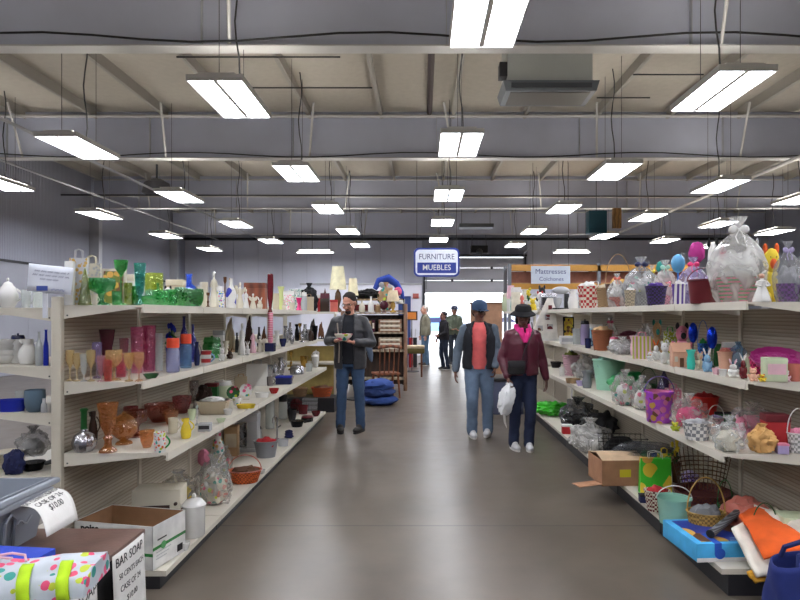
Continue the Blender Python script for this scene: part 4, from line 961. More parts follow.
# ------------------------------------------------------------------ goods on the shelves
# (shelf, column, depth share, width, height, kind, colours, label, extras)
G = [
# --- left run, top shelf
('LT', 70, .9, 8, 44, 'box', ['white', 'ivory'], 'narrow white carton standing behind the post with the paper sign'),
('LT', 79, .88, 17, 56, 'gbag', [('dots', 'silver', 'gold', 1.6), 'silver'], 'silver and gold patterned gift bag, tallest thing at the near left end'),
('LT', 92, .9, 17, 50, 'gbag', [('dots', 'ivory', 'lgrey', 2), 'cream'], 'cream gift bag with lace pattern behind the green footed bowl'),
('LT', 85, .5, 15, 44, 'cone', ('gl', 'olive'), 'olive and amber cone-shaped glass standing before the patterned gift bags'),
('LT', 95, .25, 7, 12, 'mug', 'ivory', 'tiny cream mug with loop handle at the foot of the green footed bowl'),
('LT', 101, .3, 27, 27, 'compote', ('gl', 'emerald', None, 1.6), 'bright green footed glass bowl near the left end of the top shelf'),
('LT', 112, .85, 24, 38, 'frame', [('wood', 'ivory'), ('print', 'olive', 'brown')], 'cream picture frame leaning behind the green glassware'),
('LT', 121, .12, 14, 47, 'tallcompote', ('gl', 'green'), 'very tall thin-stemmed green glass sticking up from the top shelf'),
('LT', 128, .9, 13, 32, 'gbox', ['white', 'ivory'], 'white gift box behind the olive glasses on the top shelf'),
('LT', 128, .5, 8, 23, 'cyl', ('gl', 'olive'), 'olive straight glass, left of the pair beside the teal vase'),
('LT', 135, .45, 8, 20, 'cyl', ('gl', 'dgreen'), 'dark green straight glass, right of the pair beside the teal vase'),
('LT', 140, .08, 11, 42, 'footvase', ('gl', 'teal'), 'tall teal green footed glass vase on the front edge of the top shelf'),
('LT', 147, .3, 13, 10, 'bowl', ('gl', 'emerald'), 'small emerald glass bowl right of the teal vase'),
('LT', 150, .6, 10, 18, 'jar', [('gl', 'seafoam'), ('gl', 'seafoam')], 'pale seafoam lidded glass jar behind the small emerald bowl'),
('LT', 154, .8, 17, 34, 'cyl', ('gl', 'chart'), 'yellow-green wide glass cylinder standing above the green bowls'),
('LT', 161, .25, 17, 16, 'dbowl', ('gl', (60, 150, 90)), 'deep green ribbed glass bowl in the middle of the green glassware'),
('LT', 168, .8, 10, 22, 'bird', ['white', 'black'], 'small black and white bird figurine behind the green bowls'),
('LT', 172, .15, 12, 17, 'vase', ('gl', 'emerald'), 'squat bright green glass vase left of the large dark green bowl'),
('LT', 176, .95, 16, 28, 'gbox', ['beige', 'cream'], 'low beige box at the back under the blue bottle'),
('LT', 189, .12, 28, 18, 'dbowl', ('gl', 'dgreen'), 'large dark green glass bowl before the blue bottle'),
('LT', 189, .75, 20, 34, 'squat', ('gl', (20, 110, 220)), 'bright blue squat glass bottle rising behind the large green bowl'),
('LT', 204, .5, 8, 26, 'candle', 'ivory', 'ivory pillar candle right of the large green bowl'),
('LT', 208, .1, 5, 15, 'stick', 'brown', 'short brown candlestick before the ivory pillar candle'),
('LT', 214, .25, 11, 37, 'fig', ['ivory', 'white'], 'tall ivory figurine with round head on the top shelf'),
('LT', 219, .6, 11, 24, 'ginger', [('floral', 'white', 'blue', 2), 'white'], 'white ginger jar with blue flowers on the top shelf'),
('LT', 225, .5, 5, 32, 'stick', 'brown', 'tall brown wooden candlestick beside the white ginger jar'),
('LT', 231, .15, 10, 30, 'bottle', ('print', 'white', 'cobalt', .4), 'white china bottle with a blue emblem on the top shelf'),
('LT', 240, .5, 9, 27, 'angel', 'ivory', 'white winged angel figurine right of the blue emblem bottle'),
('LT', 246, .1, 7, 20, 'lady', ['white', 'ivory'], 'small white lady figurine before the brown wooden box'),
('LT', 256, .85, 20, 27, 'wbox', [('wood', (140, 72, 44)), ('wood', (120, 60, 38))], 'reddish brown wooden box on the top shelf behind white figurines'),
('LT', 253, .3, 8, 16, 'angel', ['ivory', 'white'], 'ivory angel figurine in front of the brown wooden box'),
('LT', 260, .05, 7, 12, 'bunny', ['ivory', 'white'], 'small ivory bunny figurine by the right corner of the wooden box'),
('LT', 265, .5, 4, 22, 'slim', 'dred', 'slender dark red bottle left of the tall red bud vase'),
('LT', 276, .5, 6, 17, 'candle', 'cream', 'cream candle right of the tall red bud vase'),
('LT', 281, .45, 7, 24, 'cvase', (206, 216, 150), 'pale lime flared vase on the top shelf'),
('LT', 288, .75, 12, 20, 'gbox', [('floral', 'white', 'pink', 2), 'white'], 'white floral gift box, left of two behind the pink vase'),
('LT', 296, .7, 11, 22, 'gbox', [('dots', 'white', 'teal', 2), ('dots', 'white', 'teal', 2)], 'white dotted gift box, right of two behind the pink vase'),
('LT', 299, .1, 6, 13, 'hour', 'hot', 'hot pink hourglass vase near the far end of the top shelf'),
('LT', 292, .1, 6, 8, 'dish', 'ivory', 'small ivory dish left of the hot pink vase'),
('LT', 309, .8, 15, 25, 'sack', ['black', 'dark'], 'black cloth bag heaped at the far end of the top shelf'),
('LT', 309, .2, 9, 17, 'gbag', ['beige', 'tan'], 'taupe paper bag before the black cloth bag'),
('LT', 318, .6, 5, 16, 'slim', ['white'][0], 'slim white bottle at the far end between black bag and red box'),
# --- left run, second shelf
('L2', 70, .95, 8, 31, 'goblet', ('gl', 'pgold'), 'pale gold goblet, leftmost in the row of faint glasses'),
('L2', 77, .85, 8, 28, 'goblet', ('gl', 'pgold'), 'pale gold goblet, second in the row of faint glasses'),
('L2', 84, .7, 8, 28, 'flute', ('gl', 'clear'), 'clear flute between faint gold goblets at the near end'),
('L2', 91, .45, 9, 33, 'goblet', ('gl', 'pgold'), 'tall pale gold goblet with long stem before the faint glasses'),
('L2', 97, .8, 9, 36, 'goblet', ('gl', 'lav'), 'iridescent lavender goblet behind the coral tumbler'),
('L2', 101, .5, 8, 26, 'flute', ('gl', 'lpink'), 'pale pink glass flute left of the gold iridescent goblet'),
('L2', 107, .85, 15, 46, 'flare', 'maroon', 'dark maroon flared vase at the back of the second shelf'),
('L2', 108, .35, 8, 22, 'tumbler', ('gl', 'coral'), 'coral glass tumbler under the maroon vase'),
('L2', 114, .12, 16, 30, 'goblet', ('gl', (222, 196, 144)), 'wide iridescent gold goblet at the shelf front, left of three'),
('L2', 121, .55, 10, 22, 'tumbler', ('gl', 'rose'), 'rose glass tumbler behind the front gold goblets'),
('L2', 129, .1, 10, 29, 'goblet', ('gl', (226, 200, 150)), 'iridescent gold goblet at the shelf front, middle of three'),
('L2', 139, .05, 10, 29, 'goblet', ('gl', (226, 190, 156)), 'iridescent gold goblet at the shelf front, right of three'),
('L2', 137, .6, 12, 46, 'tumbler', ('gl', (216, 126, 170)), 'tall rose pink cut glass vase, left of the pair'),
('L2', 149, .45, 13, 46, 'tumbler', ('gl', (206, 96, 152)), 'tall magenta pink glass vase, right of the pair'),
('L2', 151, .02, 15, 5, 'dish', 'dgreen', 'flat dark green dish on the front edge by the pink vase'),
('L2', 159, .4, 7, 38, 'cyl', ('gl', 'clear'), 'tall clear glass cylinder right of the pink vases'),
('L2', 171, .75, 15, 42, 'flowers', ['cobalt', 'cobalt'], 'cobalt flower pot with leaves behind the orange-lidded jars'),
('L2', 173, .12, 13, 34, 'kjar', [('gl', (196, 200, 226)), ('pl', (232, 84, 54))], 'clear storage jar with orange lid, nearer of two'),
('L2', 186, .2, 11, 34, 'kjar', [('gl', 'lblue'), ('pl', (232, 84, 54))], 'blue patterned storage jar with orange lid, farther of two'),
('L2', 184, .75, 8, 46, 'gbottle', ('gl', (20, 30, 190)), 'tall cobalt blue glass bottle above the orange lids'),
('L2', 193, .55, 7, 38, 'gbottle', ('gl', (20, 30, 170)), 'cobalt blue bottle, second tallest beside the tall one'),
('L2', 197, .2, 7, 24, 'jug', ['navy', 'navy'], 'small navy jug left of the white printed mug'),
('L2', 206, .05, 13, 14, 'mug', [('stripe', 'white', 'red', .6), 'lblue'], 'white mug with a red and blue band on the second shelf'),
('L2', 212, .6, 18, 22, 'casserole', [('gl', 'green'), ('gl', 'green')], 'green covered glass dish behind the white mug'),
('L2', 219, .8, 10, 24, 'gbox', ['white', 'lgrey'], 'small white box behind the white bird figurine'),
('L2', 222, .1, 7, 14, 'bird', ['white', 'white'], 'white bird figurine right of the white mug'),
('L2', 230, .85, 12, 34, 'drift', ['beige', 'tan'], 'beige carved wooden sculpture, nearest of three on the second shelf'),
('L2', 230, .12, 8, 11, 'bunny', ['dbrown', 'brown'], 'small dark brown rabbit figurine on the second shelf'),
('L2', 237, .6, 4, 20, 'slim', 'black', 'slim black bottle left of the white lady figurine'),
('L2', 242, .25, 9, 32, 'lady', ['white', 'white'], 'tall white lady figurine in the middle of the second shelf'),
('L2', 249, .8, 10, 42, 'drift', ['dbrown', 'black'], 'dark brown pointed wooden sculpture, tallest on the second shelf'),
('L2', 253, .2, 7, 24, 'lady', ['lpink', 'white'], 'pink and white lady figurine right of the tall white one'),
('L2', 260, .15, 8, 16, 'angel', ['ivory', 'white'], 'small ivory angel figurine left of the cream jar'),
('L2', 259, .75, 4, 20, 'slim', 'dark', 'slim dark bottle behind the small ivory angel'),
('L2', 264, .7, 6, 20, 'drift', ['brown', 'dbrown'], 'small brown carved sculpture, farthest of three'),
('L2', 265.5, .2, 6, 12, 'jar', 'ivory', 'ivory lidded jar left of the red bud vase base'),
('L2', 277, .45, 6, 15, 'cvase', 'white', 'small white vase right of the red bud vase'),
('L2', 283, .15, 7, 8, 'cbowl', 'navy', 'small navy bowl on the second shelf'),
('L2', 286, .6, 7, 17, 'jug', [('met', 'silver'), ('met', 'silver')], 'silver metal jug, nearest of the silverware'),
('L2', 292, .2, 6, 13, 'teapot', [('met', 'silver'), ('met', 'dark')], 'silver teapot with dark handle on the second shelf'),
('L2', 297, .5, 6, 17, 'jug', [('met', 'dark'), ('pl', 'black')], 'black metal jug between silver pieces'),
('L2', 302, .15, 6, 11, 'stick', ('met', 'silver'), 'short silver candlestick at the far end of the second shelf'),
('L2', 305, .6, 6, 15, 'slim', ('met', 'lgrey'), 'tall grey metal flask at the far end of the second shelf'),
('L2', 309, .2, 5, 11, 'cvase', ('met', 'silver'), 'small silver cup standing near the man with the bowl'),
('L2', 314, .5, 7, 13, 'cbowl', ('met', 'dark'), 'dark metal bowl at the farthest end of the second shelf'),
# --- left run, third shelf
('L3', 84, .5, 25, 48, 'genie', [('met', 'silver'), ('pl', 'dgreen')], 'mirrored round decanter with long dark neck'),
('L3', 93, .9, 11, 34, 'jug', ['dbrown', 'dbrown'], 'dark brown jug behind the mirrored decanter'),
('L3', 108, .4, 21, 52, 'bigfoot', ('gl', 'amber', None, 1.5), 'tall amber glass footed vase with flared top'),
('L3', 124, .12, 25, 33, 'candy', [('gl', 'lamber', None, 1.3), ('gl', 'lamber', None, 1.3)], 'pale amber covered candy dish at the front of the third shelf'),
('L3', 137, .65, 20, 27, 'compote', ('gl', 'carn'), 'brown carnival glass footed bowl behind the candy dish'),
('L3', 147, .3, 14, 17, 'bowl', ('gl', 'lamber'), 'pale amber glass bowl left of the orange and green mug'),
('L3', 160, .08, 15, 20, 'mug', [('floral', 'white', 'orange', 2.2), ('cer', 'green')], 'white mug with orange and green painting at the shelf front'),
('L3', 160, .85, 28, 18, 'bowl', ('gl', 'carn'), 'wide brown carnival glass bowl at the back of the third shelf'),
('L3', 173, .35, 12, 15, 'mug', ['cream', 'cream'], 'pale yellow mug left of the bright yellow jug'),
('L3', 182, .8, 18, 17, 'bowl', ('gl', 'dred'), 'dark red carnival glass bowl behind the yellow jug'),
('L3', 186, .08, 13, 20, 'jug', ['yellow', 'yellow'], 'bright yellow china jug on the third shelf'),
('L3', 194, .75, 9, 29, 'goblet', ('gl', 'smoke'), 'smoky glass goblet behind the wooden tray'),
('L3', 197, .25, 4, 20, 'stick', ('gl', 'clear'), 'small clear glass candlestick right of the yellow jug'),
('L3', 205, .02, 12, 8, 'book', ['lgrey', 'dark'], 'small grey box lying at the shelf front right of the yellow jug'),
('L3', 214, .35, 28, 13, 'bin', ['beige', 'white'], 'beige rectangular tray bin in the middle of the third shelf'),
('L3', 206, .6, 13, 9, 'gbox', ['dred', 'navy'], 'small red and blue box on the beige tray bin', ),
('L3', 203, .95, 16, 20, 'lump', ['dbrown', 'dred'], 'dark reddish cloth bundle at the back behind the beige bin'),
('L3', 223, .75, 19, 18, 'casserole', ['pgreen', 'white'], 'white and green covered dish behind the beige bin'),
('L3', 233, .55, 13, 16, 'plate', [('floral', 'dgreen', 'dred', 1), 'ivory'], 'dark green and red plate on a stand'),
('L3', 246, .3, 13, 19, 'plate', [('floral', 'white', 'pink', 1), 'ivory'], 'white plate with pink flowers on a stand'),
('L3', 246, .02, 19, 4, 'tray', ['yellow'][0], 'flat yellow tray lying at the shelf front'),
('L3', 257, .65, 20, 26, 'gbag', ['white', 'lgrey'], 'plain white paper bag tilted behind the flowered plate'),
('L3', 262, .12, 14, 5, 'tray', ['white'][0], 'flat white tray lying right of the yellow one'),
('L3', 268, .75, 10, 14, 'cbowl', ('met', 'silver'), 'silver bowl, nearest in the heap of silverware'),
('L3', 275, .6, 11, 16, 'teapot', [('met', 'silver'), ('met', 'silver')], 'silver teapot in the heap of silverware on the third shelf'),
('L3', 274, .05, 10, 5, 'dish', 'red', 'small red dish at the front of the third shelf'),
('L3', 281, .75, 9, 16, 'jug', [('met', 'silver'), ('met', 'silver')], 'silver jug at the back of the heap of silverware'),
('L3', 284, .2, 15, 8, 'gbox', ['navy', 'cobalt'], 'navy tin box on the third shelf'),
('L3', 291, .7, 6, 19, 'stick', ('met', 'gold'), 'brass candlestick behind the navy tin'),
('L3', 297, .35, 14, 9, 'casserole', [('met', 'silver'), ('met', 'silver')], 'round silver covered dish right of the navy tin'),
('L3', 304, .6, 8, 11, 'cbowl', ('met', 'gold'), 'brass bowl near the far end of the third shelf'),
('L3', 309, .2, 7, 8, 'tumbler', ('gl', 'clear'), 'clear glass tumbler near the far end of the third shelf'),
('L3', 315, .4, 8, 14, 'canister', ['white', 'lgrey'], 'small white canister at the far end of the third shelf'),
# --- left run, bottom shelf
('LB', 128, .95, 20, 20, 'pbag', ['white'][0], 'white plastic bag at the back behind the open white carton'),
('LB', 160, .5, 46, 47, 'oven', ['ivory', ('pl', 'dbrown')], 'cream toaster oven with dark door behind the open white carton'),
('LB', 178, .72, 36, 34, 'pbag', [('cello', 'white', None, .7), ('fab', 'yellow')], 'crumpled clear bag with something yellow inside, on the toaster oven', 0, 0, None, None, None, False, 1),
('LB', 194, .08, 26, 43, 'canister', ['white', ('pl', 'brown')], 'tall white enamel canister with lid and brown handle'),
('LB', 185, .02, 10, 8, 'dish', ['white'][0], 'small white dish left of the white canister'),
('LB', 204, .9, 12, 26, 'pom', ['pink', 'dred'], 'dusty pink round ornament behind the filled plastic bags'),
('LB', 214, .25, 34, 50, 'pbag', [('cello', 'white', None, .6), ('floral', 'ivory', 'salmon', .8)], 'knotted clear plastic bag filled with colourful toys'),
('LB', 218, .9, 13, 38, 'slim', ('floral', 'white', 'gold', 1), 'tall pale flowered vase behind the knotted plastic bag'),
('LB', 245, .15, 34, 27, 'basket', [('weave', (206, 96, 40)), ('wood', 'salmon'), ('fab', 'brown')], 'orange woven basket on the bottom shelf'),
('LB', 246, .75, 26, 38, 'brewer', ['lgrey', 'lgrey'], 'pale grey coffee maker behind the orange basket'),
('LB', 266, .25, 24, 16, 'pbowl', [(124, 126, 132), 'red'], 'grey plastic tub holding something red'),
('LB', 270, .85, 9, 42, 'cyl', ('gl', 'clear'), 'tall clear glass cylinder behind the grey tub'),
('LB', 277, .4, 9, 24, 'tap', [('met', 'silver'), ('pl', 'black')], 'chrome kitchen tap standing on the bottom shelf'),
('LB', 283, .15, 11, 7, 'tray', ['lgrey'][0], 'flat grey tray by the kitchen tap'),
('LB', 289, .2, 9, 8, 'cloth', ['navy', 'navy'], 'folded navy cloth on the bottom shelf'),
('LB', 283, .85, 9, 24, 'kjar', [('gl', 'clear'), ('pl', 'black')], 'clear jar with black lid at the back of the bottom shelf'),
('LB', 297, .3, 17, 6, 'pan', [('met', 'dark'), 'black'], 'black frying pan on the bottom shelf'),
('LB', 296, .8, 14, 14, 'wire', ['dark', 'dred'], 'dark wire basket behind the frying pan'),
('LB', 307, .2, 12, 6, 'casserole', [('met', 'dark'), ('pl', 'dred')], 'dark casserole with red lid at the far end of the bottom shelf'),
('LB', 310, .7, 13, 12, 'wire', ['lgrey'][0], 'grey wire dish rack at the far end of the bottom shelf'),
('LB', 316, .2, 9, 5, 'cbowl', ['dred'][0], 'small dark red bowl at the far end of the bottom shelf'),
# --- back side of the left run, seen past its end
('BT', 8, .35, 27, 30, 'teapot', ['white', 'white'], 'large white china teapot cut by the left picture edge'),
('BT', 26, .5, 11, 18, 'mug', [('gl', 'clear'), ('gl', 'clear')], 'clear glass mug right of the white teapot, left of two'),
('BT', 38, .6, 12, 17, 'mug', [('gl', 'clear'), ('gl', 'clear')], 'clear glass mug right of the white teapot, right of two'),
('B2', 28, .5, 22, 25, 'jug', ['white', 'white'], 'white milk jug beside the stacked white bowls'),
('B2', 18, .3, 13, 30, 'jar', [('cer', 'white'), ('cer', 'navy')], 'white jar with navy lid behind the white jug'),
('B2', 39, .8, 7, 34, 'gbottle', ('gl', 'clear'), 'clear glass decanter right of the white jug'),
('B2', 46, .9, 5, 36, 'slim', 'cobalt', 'slim cobalt bottle close to the shelving post'),
('B3', 12, .4, 26, 12, 'tray', ['cobalt'][0], 'cobalt blue tray on the third shelf behind the post'),
('B3', 35, .75, 19, 22, 'dbowl', ('cer', (90, 110, 126)), 'blue-grey deep bowl on the third shelf behind the post'),
('B3', 22, .2, 12, 15, 'tumbler', ('gl', 'clear'), 'clear glass tumbler in front of the blue-grey bowl'),
('B3', 40, .5, 9, 9, 'dish', 'white', 'small white dish before the blue-grey bowl'),
('BB', 33, .6, 27, 8, 'pan', [('met', 'black'), 'black'], 'black pan under the round plastic-wrapped bundle'),
('BB', 33, .6, 29, 30, 'pbag', [('cello', 'lgrey', None, .7), ('cer', 'white')], 'round bundle wrapped in plastic standing on the black pan', .04),
# --- right run, top shelf
('RT', 548, .3, 15, 16, 'box', [('met', 'silver'), 'dark'], 'small silver bread box at the far end of the right top shelf'),
('RT', 561, .25, 17, 23, 'mixer', ['lgrey', 'black'], 'grey and black stand mixer on the right top shelf'),
('RT', 573, .15, 13, 19, 'jug', ['white', 'white'], 'plain white plastic jug right of the stand mixer'),
('RT', 588, .25, 21, 22, 'ob', [('plaid', 'red', 'ivory', .8), 'white'], 'red and white chequered basket on the right top shelf'),
('RT', 603, .5, 13, 20, 'ob', [('weave', 'tan'), 'beige'], 'tan straw basket right of the chequered one'),
('RT', 618, .75, 26, 54, 'basket', [('weave', 'brown'), ('wood', 'tan'), ('fab', 'gold')], 'tall brown handled basket with dried flowers, rising above the white wraps'),
('RT', 617, .12, 20, 34, 'cello', ['white', ('weave', 'coral'), 'white', 'coral'], 'small white wrapped gift basket with coral base'),
('RT', 641, .5, 36, 50, 'cello', ['lgrey', ('weave', 'lgrey'), ('floral', 'white', 'seafoam', .7), 'navy'], 'large grey-white wrapped gift basket with a navy ribbon'),
('RT', 656, .0, 21, 19, 'ob', [('weave', (60, 40, 100), 'black'), 'violet'], 'dark purple round basket on the shelf front'),
('RT', 665, .6, 26, 46, 'cello', ['white', ('weave', 'pink'), ('floral', 'lpink', 'orange', .7), 'seafoam'], 'wrapped gift basket with pink and orange sweets behind the dark purple basket'),
('RT', 661, .97, 9, 46, 'pom', ['teal', 'teal'], 'small teal balloon-like ball, left of two blue balls'),
('RT', 678, .95, 13, 52, 'balloon', [('pl', 'sky'), 'blue'], 'bright sky blue ball standing high behind the wrapped baskets'),
('RT', 679, .1, 14, 20, 'ob', [('vstripe', 'white', 'violet', 1.2), 'white'], 'white and violet striped basket left of the red pail'),
('RT', 693, .45, 32, 48, 'cello', ['lav', ('weave', 'lav'), ('fab', 'white'), 'hot'], 'lavender wrapped gift basket behind the red pail'),
('RT', 697, .92, 15, 64, 'pom', ['magenta', 'magenta'], 'magenta pompom ornament above the lavender wrap'),
('RT', 704, .08, 32, 24, 'pail', ['dred', 'dred'], 'wide dark red pail on the right top shelf'),
('RT', 713, .75, 15, 68, 'plush', ['white', 'black'], 'black and white panda plush peeking over the red pail'),
('RT', 738, .25, 54, 86, 'cello', [('cello', 'white', None, .95), ('stripe', 'green', 'rose', 1.6), ('fab', 'white'), 'white'], 'huge clear wrapped gift basket with striped base, highest thing on the right'),
('RT', 762, .12, 20, 29, 'lady', ['white', 'skin'], 'white lady figurine with dark hair right of the huge gift basket'),
('RT', 771, .8, 22, 60, 'plush', ['yellow', 'orange'], 'yellow plush toy behind the white lady figurine'),
('RT', 788, .35, 30, 64, 'cello', [('cello', 'lgrey', None, .8), ('weave', 'purple'), ('fab', 'silver'), 'lav'], 'wrapped gift basket with purple base near the right picture edge'),
('RT', 806, .6, 26, 60, 'cello', [('cello', 'white', None, .8), ('weave', 'brown'), ('floral', 'ivory', 'green', .7), 'white'], 'wrapped gift basket half cut by the right picture edge'),
# --- right run, second shelf
('R2', 569, .7, 11, 24, 'frame', ['black', ('print', 'yellow', 'black', .8)], 'yellow and black picture in a frame at the far end of the second shelf'),
('R2', 567, .1, 14, 8, 'box', ['white', 'lgrey'], 'low white carton at the far end of the second shelf'),
('R2', 585, .45, 9, 26, 'jar', [('cer', 'lav'), ('cer', 'dark')], 'lavender jar with dark lid on the right second shelf'),
('R2', 588, .08, 8, 10, 'mug', ['navy', 'navy'], 'navy mug before the lavender jar'),
('R2', 577, .3, 9, 16, 'tumbler', ('gl', 'clear'), 'clear tumbler left of the lavender jar'),
('R2', 602, .15, 21, 20, 'ob', [('weave', (176, 98, 60), 'brown'), 'tan'], 'orange-brown woven basket on the second shelf'),
('R2', 610, .75, 18, 30, 'cello', ['white', ('weave', 'rose'), ('floral', 'white', 'rose', .8), 'rose'], 'wrapped rose-and-white gift bundle behind the orange-brown basket'),
('R2', 630, .95, 25, 16, 'bin', ['dred', 'maroon'], 'dark red bin at the back of the second shelf'),
('R2', 622, .15, 26, 18, 'pbag', ['white', 'silver'], 'flat white crinkled plastic bag on the second shelf'),
('R2', 642, .1, 17, 27, 'gbag', [('vstripe', 'lpink', 'chart', 1.2), 'pink'], 'pink and yellow striped bag on the second shelf'),
('R2', 645, .75, 18, 30, 'pbag', ['white', 'lgrey'], 'clear plastic bag bulging behind the striped bag'),
('R2', 657, .8, 13, 36, 'plush', ['tan', 'teal'], 'tan teddy bear with teal ears at the back of the second shelf'),
('R2', 656, .2, 9, 21, 'bunny', ['white', 'orange'], 'white bunny with orange ears, left of the white pair'),
('R2', 665, .1, 12, 23, 'plush', ['white', 'white'], 'fluffy white plush rabbit, right of the white pair'),
('R2', 680, .1, 19, 24, 'house', ['peach', 'peach'], 'peach ceramic cottage on the second shelf'),
('R2', 682, .7, 18, 38, 'plush', ['pink', 'dark'], 'plush toy in pink behind the peach cottage'),
('R2', 691, .02, 10, 20, 'cvase', (60, 200, 180), 'turquoise small vase at the shelf front'),
('R2', 693, .5, 9, 42, 'egg', [('met', (24, 60, 200)), 'navy'], 'shiny blue egg ornament, left of two'),
('R2', 703, .85, 11, 42, 'basket', [('weave', 'blue'), ('pl', 'blue'), 'green'], 'blue basket with a blue hoop handle between the shiny blue eggs'),
('R2', 712, .45, 10, 42, 'egg', [('met', (24, 60, 200)), 'dgreen'], 'shiny blue egg ornament, right of two'),
('R2', 700, .2, 8, 18, 'bird', ['cream', 'peach'], 'cream chick figurine right of the turquoise vase'),
('R2', 707, .08, 12, 24, 'bunny', ['lblue', 'white'], 'bunny figurine in a light blue dress'),
('R2', 717, .75, 9, 22, 'cvase', 'dgreen', 'dark green vase below the right shiny blue egg'),
('R2', 725, .35, 14, 20, 'pot', ['peach', 'salmon'], 'peach plant pot on the second shelf'),
('R2', 716, .0, 8, 7, 'dish', 'lpink', 'tiny pink dish at the front edge, left of two'),
('R2', 723, .0, 8, 7, 'dish', 'white', 'tiny white dish at the front edge, right of two'),
('R2', 733, .1, 13, 18, 'bunny', ['white', 'lpink'], 'white sheep-like figurine with pink ears'),
('R2', 743, .1, 9, 26, 'bunny', ['dred', 'white'], 'dark red bunny figurine with tall white ears'),
('R2', 738, .75, 16, 28, 'pbag', ['lblue', 'lgrey'], 'pale blue plastic bag at the back of the second shelf'),
('R2', 753, .1, 10, 14, 'plush', ['peach', 'peach'], 'little peach pig figurine left of the pale green card box'),
('R2', 757, .5, 14, 18, 'ob', [('weave', 'hot'), 'magenta'], 'hot pink small basket behind the peach pig'),
('R2', 774, .12, 21, 25, 'box', ['pgreen', 'lpink'], 'pale green box with a pink bunny picture'),
('R2', 776, .9, 50, 38, 'eggtray', ['magenta', 'magenta'], 'large magenta deviled egg tray tilted at the back', 0, 0, None, None, None, True),
('R2', 794, .2, 17, 19, 'mug', ['salmon', 'salmon'], 'coral mug at the right picture edge'),
('R2', 812, .4, 20, 22, 'ob', [('weave', 'dred'), 'red'], 'dark red basket just at the right picture edge of the second shelf'),
# --- right run, third shelf
('R3', 556, .5, 14, 6, 'pan', [('met', 'dark'), 'black'], 'dark pan at the far end of the right third shelf'),
('R3', 571, .4, 17, 20, 'ob', [('weave', 'lpink'), 'olive'], 'small pale basket with olive stuffing on the third shelf'),
('R3', 573, .05, 15, 5, 'tray', ('wood', 'tan'), 'wooden tray at the front of the far third shelf'),
('R3', 587, .12, 12, 17, 'cvase', 'grey', 'plain grey plastic cup on the third shelf'),
('R3', 585, .8, 24, 24, 'pbag', ['white', 'lgrey'], 'white plastic bag behind the grey cup'),
('R3', 609, .45, 32, 30, 'pbowl', [(150, 200, 176), 'seafoam'], 'pale green plastic tub on the third shelf'),
('R3', 627, .9, 34, 26, 'shiny', [('pl', 'emerald'), 'green'], 'shiny green foil bundle at the back behind the pale green tub'),
('R3', 625, .1, 26, 38, 'pbag', [('cello', 'white', None, .6), ('floral', 'white', 'rose', .8)], 'white and pink teddy wrapped in plastic, left of two wraps'),
('R3', 642, .2, 20, 34, 'pbag', [('cello', 'white', None, .6), ('floral', 'white', 'teal', .8)], 'white and teal sweets wrapped in plastic, right of two wraps'),
('R3', 648, .9, 18, 30, 'basket', [('weave', 'dgreen'), ('pl', 'dgreen')], 'dark green basket behind the purple pail'),
('R3', 659, .02, 29, 31, 'pail', [('print', (160, 66, 190), (196, 110, 150), .9), 'violet'], 'bright purple pail with orange print on the third shelf'),
('R3', 664, .55, 22, 46, 'cone', ('cello', 'violet', None, .8), 'purple shiny party hat standing behind the purple pail'),
('R3', 675, .0, 9, 9, 'bird', ['chart', 'yellow'], 'tiny yellow chick at the foot of the purple pail'),
('R3', 689, .25, 34, 35, 'pbag', [('cello', 'white', None, .6), ('fab', 'hot')], 'clear plastic bag with hot pink toy inside'),
('R3', 704, .85, 28, 20, 'pbowl', [('pl', (210, 40, 30)), 'red'], 'bright red oval tub at the back of the third shelf'),
('R3', 697, .02, 28, 17, 'ob', [('plaid', 'white', 'grey', 1.2), 'lgrey'], 'white lattice basket lying at the shelf front'),
('R3', 716, .6, 16, 22, 'basket', [('weave', 'lpink'), ('pl', 'white'), 'lav'], 'small pink basket with white handle behind the lattice basket'),
('R3', 728, .85, 24, 12, 'frame', ['black', ('print', 'dgreen', 'olive', .6)], 'dark framed green picture at the back of the third shelf'),
('R3', 729, .1, 32, 36, 'pbag', [('cello', 'clear', None, .7), ('fab', 'ivory')], 'clear wrapped bag with white paper grass, left of the tan sack'),
('R3', 752, .75, 40, 34, 'pbag', [('cello', 'white', None, .6), ('fab', 'pink')], 'large plastic bag with pink stuffing at the back of the third shelf'),
('R3', 775, .6, 22, 36, 'gbox', ['red', 'dred'], 'bright red gift box behind the tan sack'),
('R3', 762, .12, 30, 32, 'sack', [('fab', (206, 160, 100)), 'tan'], 'tan burlap sack tied at the neck'),
('R3', 798, .3, 24, 50, 'basket', [('weave', 'white'), ('pl', 'white'), 'pink'], 'white basket with tall hoop handle and pink filling at the right edge'),
# --- right run, bottom shelf
('RB', 551, .25, 30, 17, 'lump', [('pl', 'lime'), 'brown'], 'bright lime green bag at the far end of the bottom shelf'),
('RB', 578, .5, 36, 30, 'pbag', ['grey', 'dark'], 'large grey plastic bag behind the lime green one'),
('RB', 590, .1, 38, 34, 'pbag', ['white', 'white'], 'crinkled white plastic bag spilling over the bottom shelf edge'),
('RB', 601, .9, 30, 28, 'lump', ['dark', 'black'], 'dark cloth bundle at the back of the bottom shelf'),
('RB', 622, .75, 44, 26, 'wire', ['black', 'black'], 'black wire basket on the bottom shelf'),
('RB', 655, .8, 28, 20, 'pom', [('print', 'green', 'blue', .4), 'dgreen'], 'green and blue ball near the back of the bottom shelf'),
('RB', 655, .3, 30, 42, 'gbag', [('print', 'lime', 'yellow', .3), 'white'], 'lime green gift bag with sunflowers'),
('RB', 657, .0, 25, 20, 'ob', [('weave', 'dred', 'ivory'), 'red'], 'small dark red woven basket at the shelf front'),
('RB', 645, .0, 11, 8, 'gbox', ['navy', 'black'], 'small navy box left of the dark red basket'),
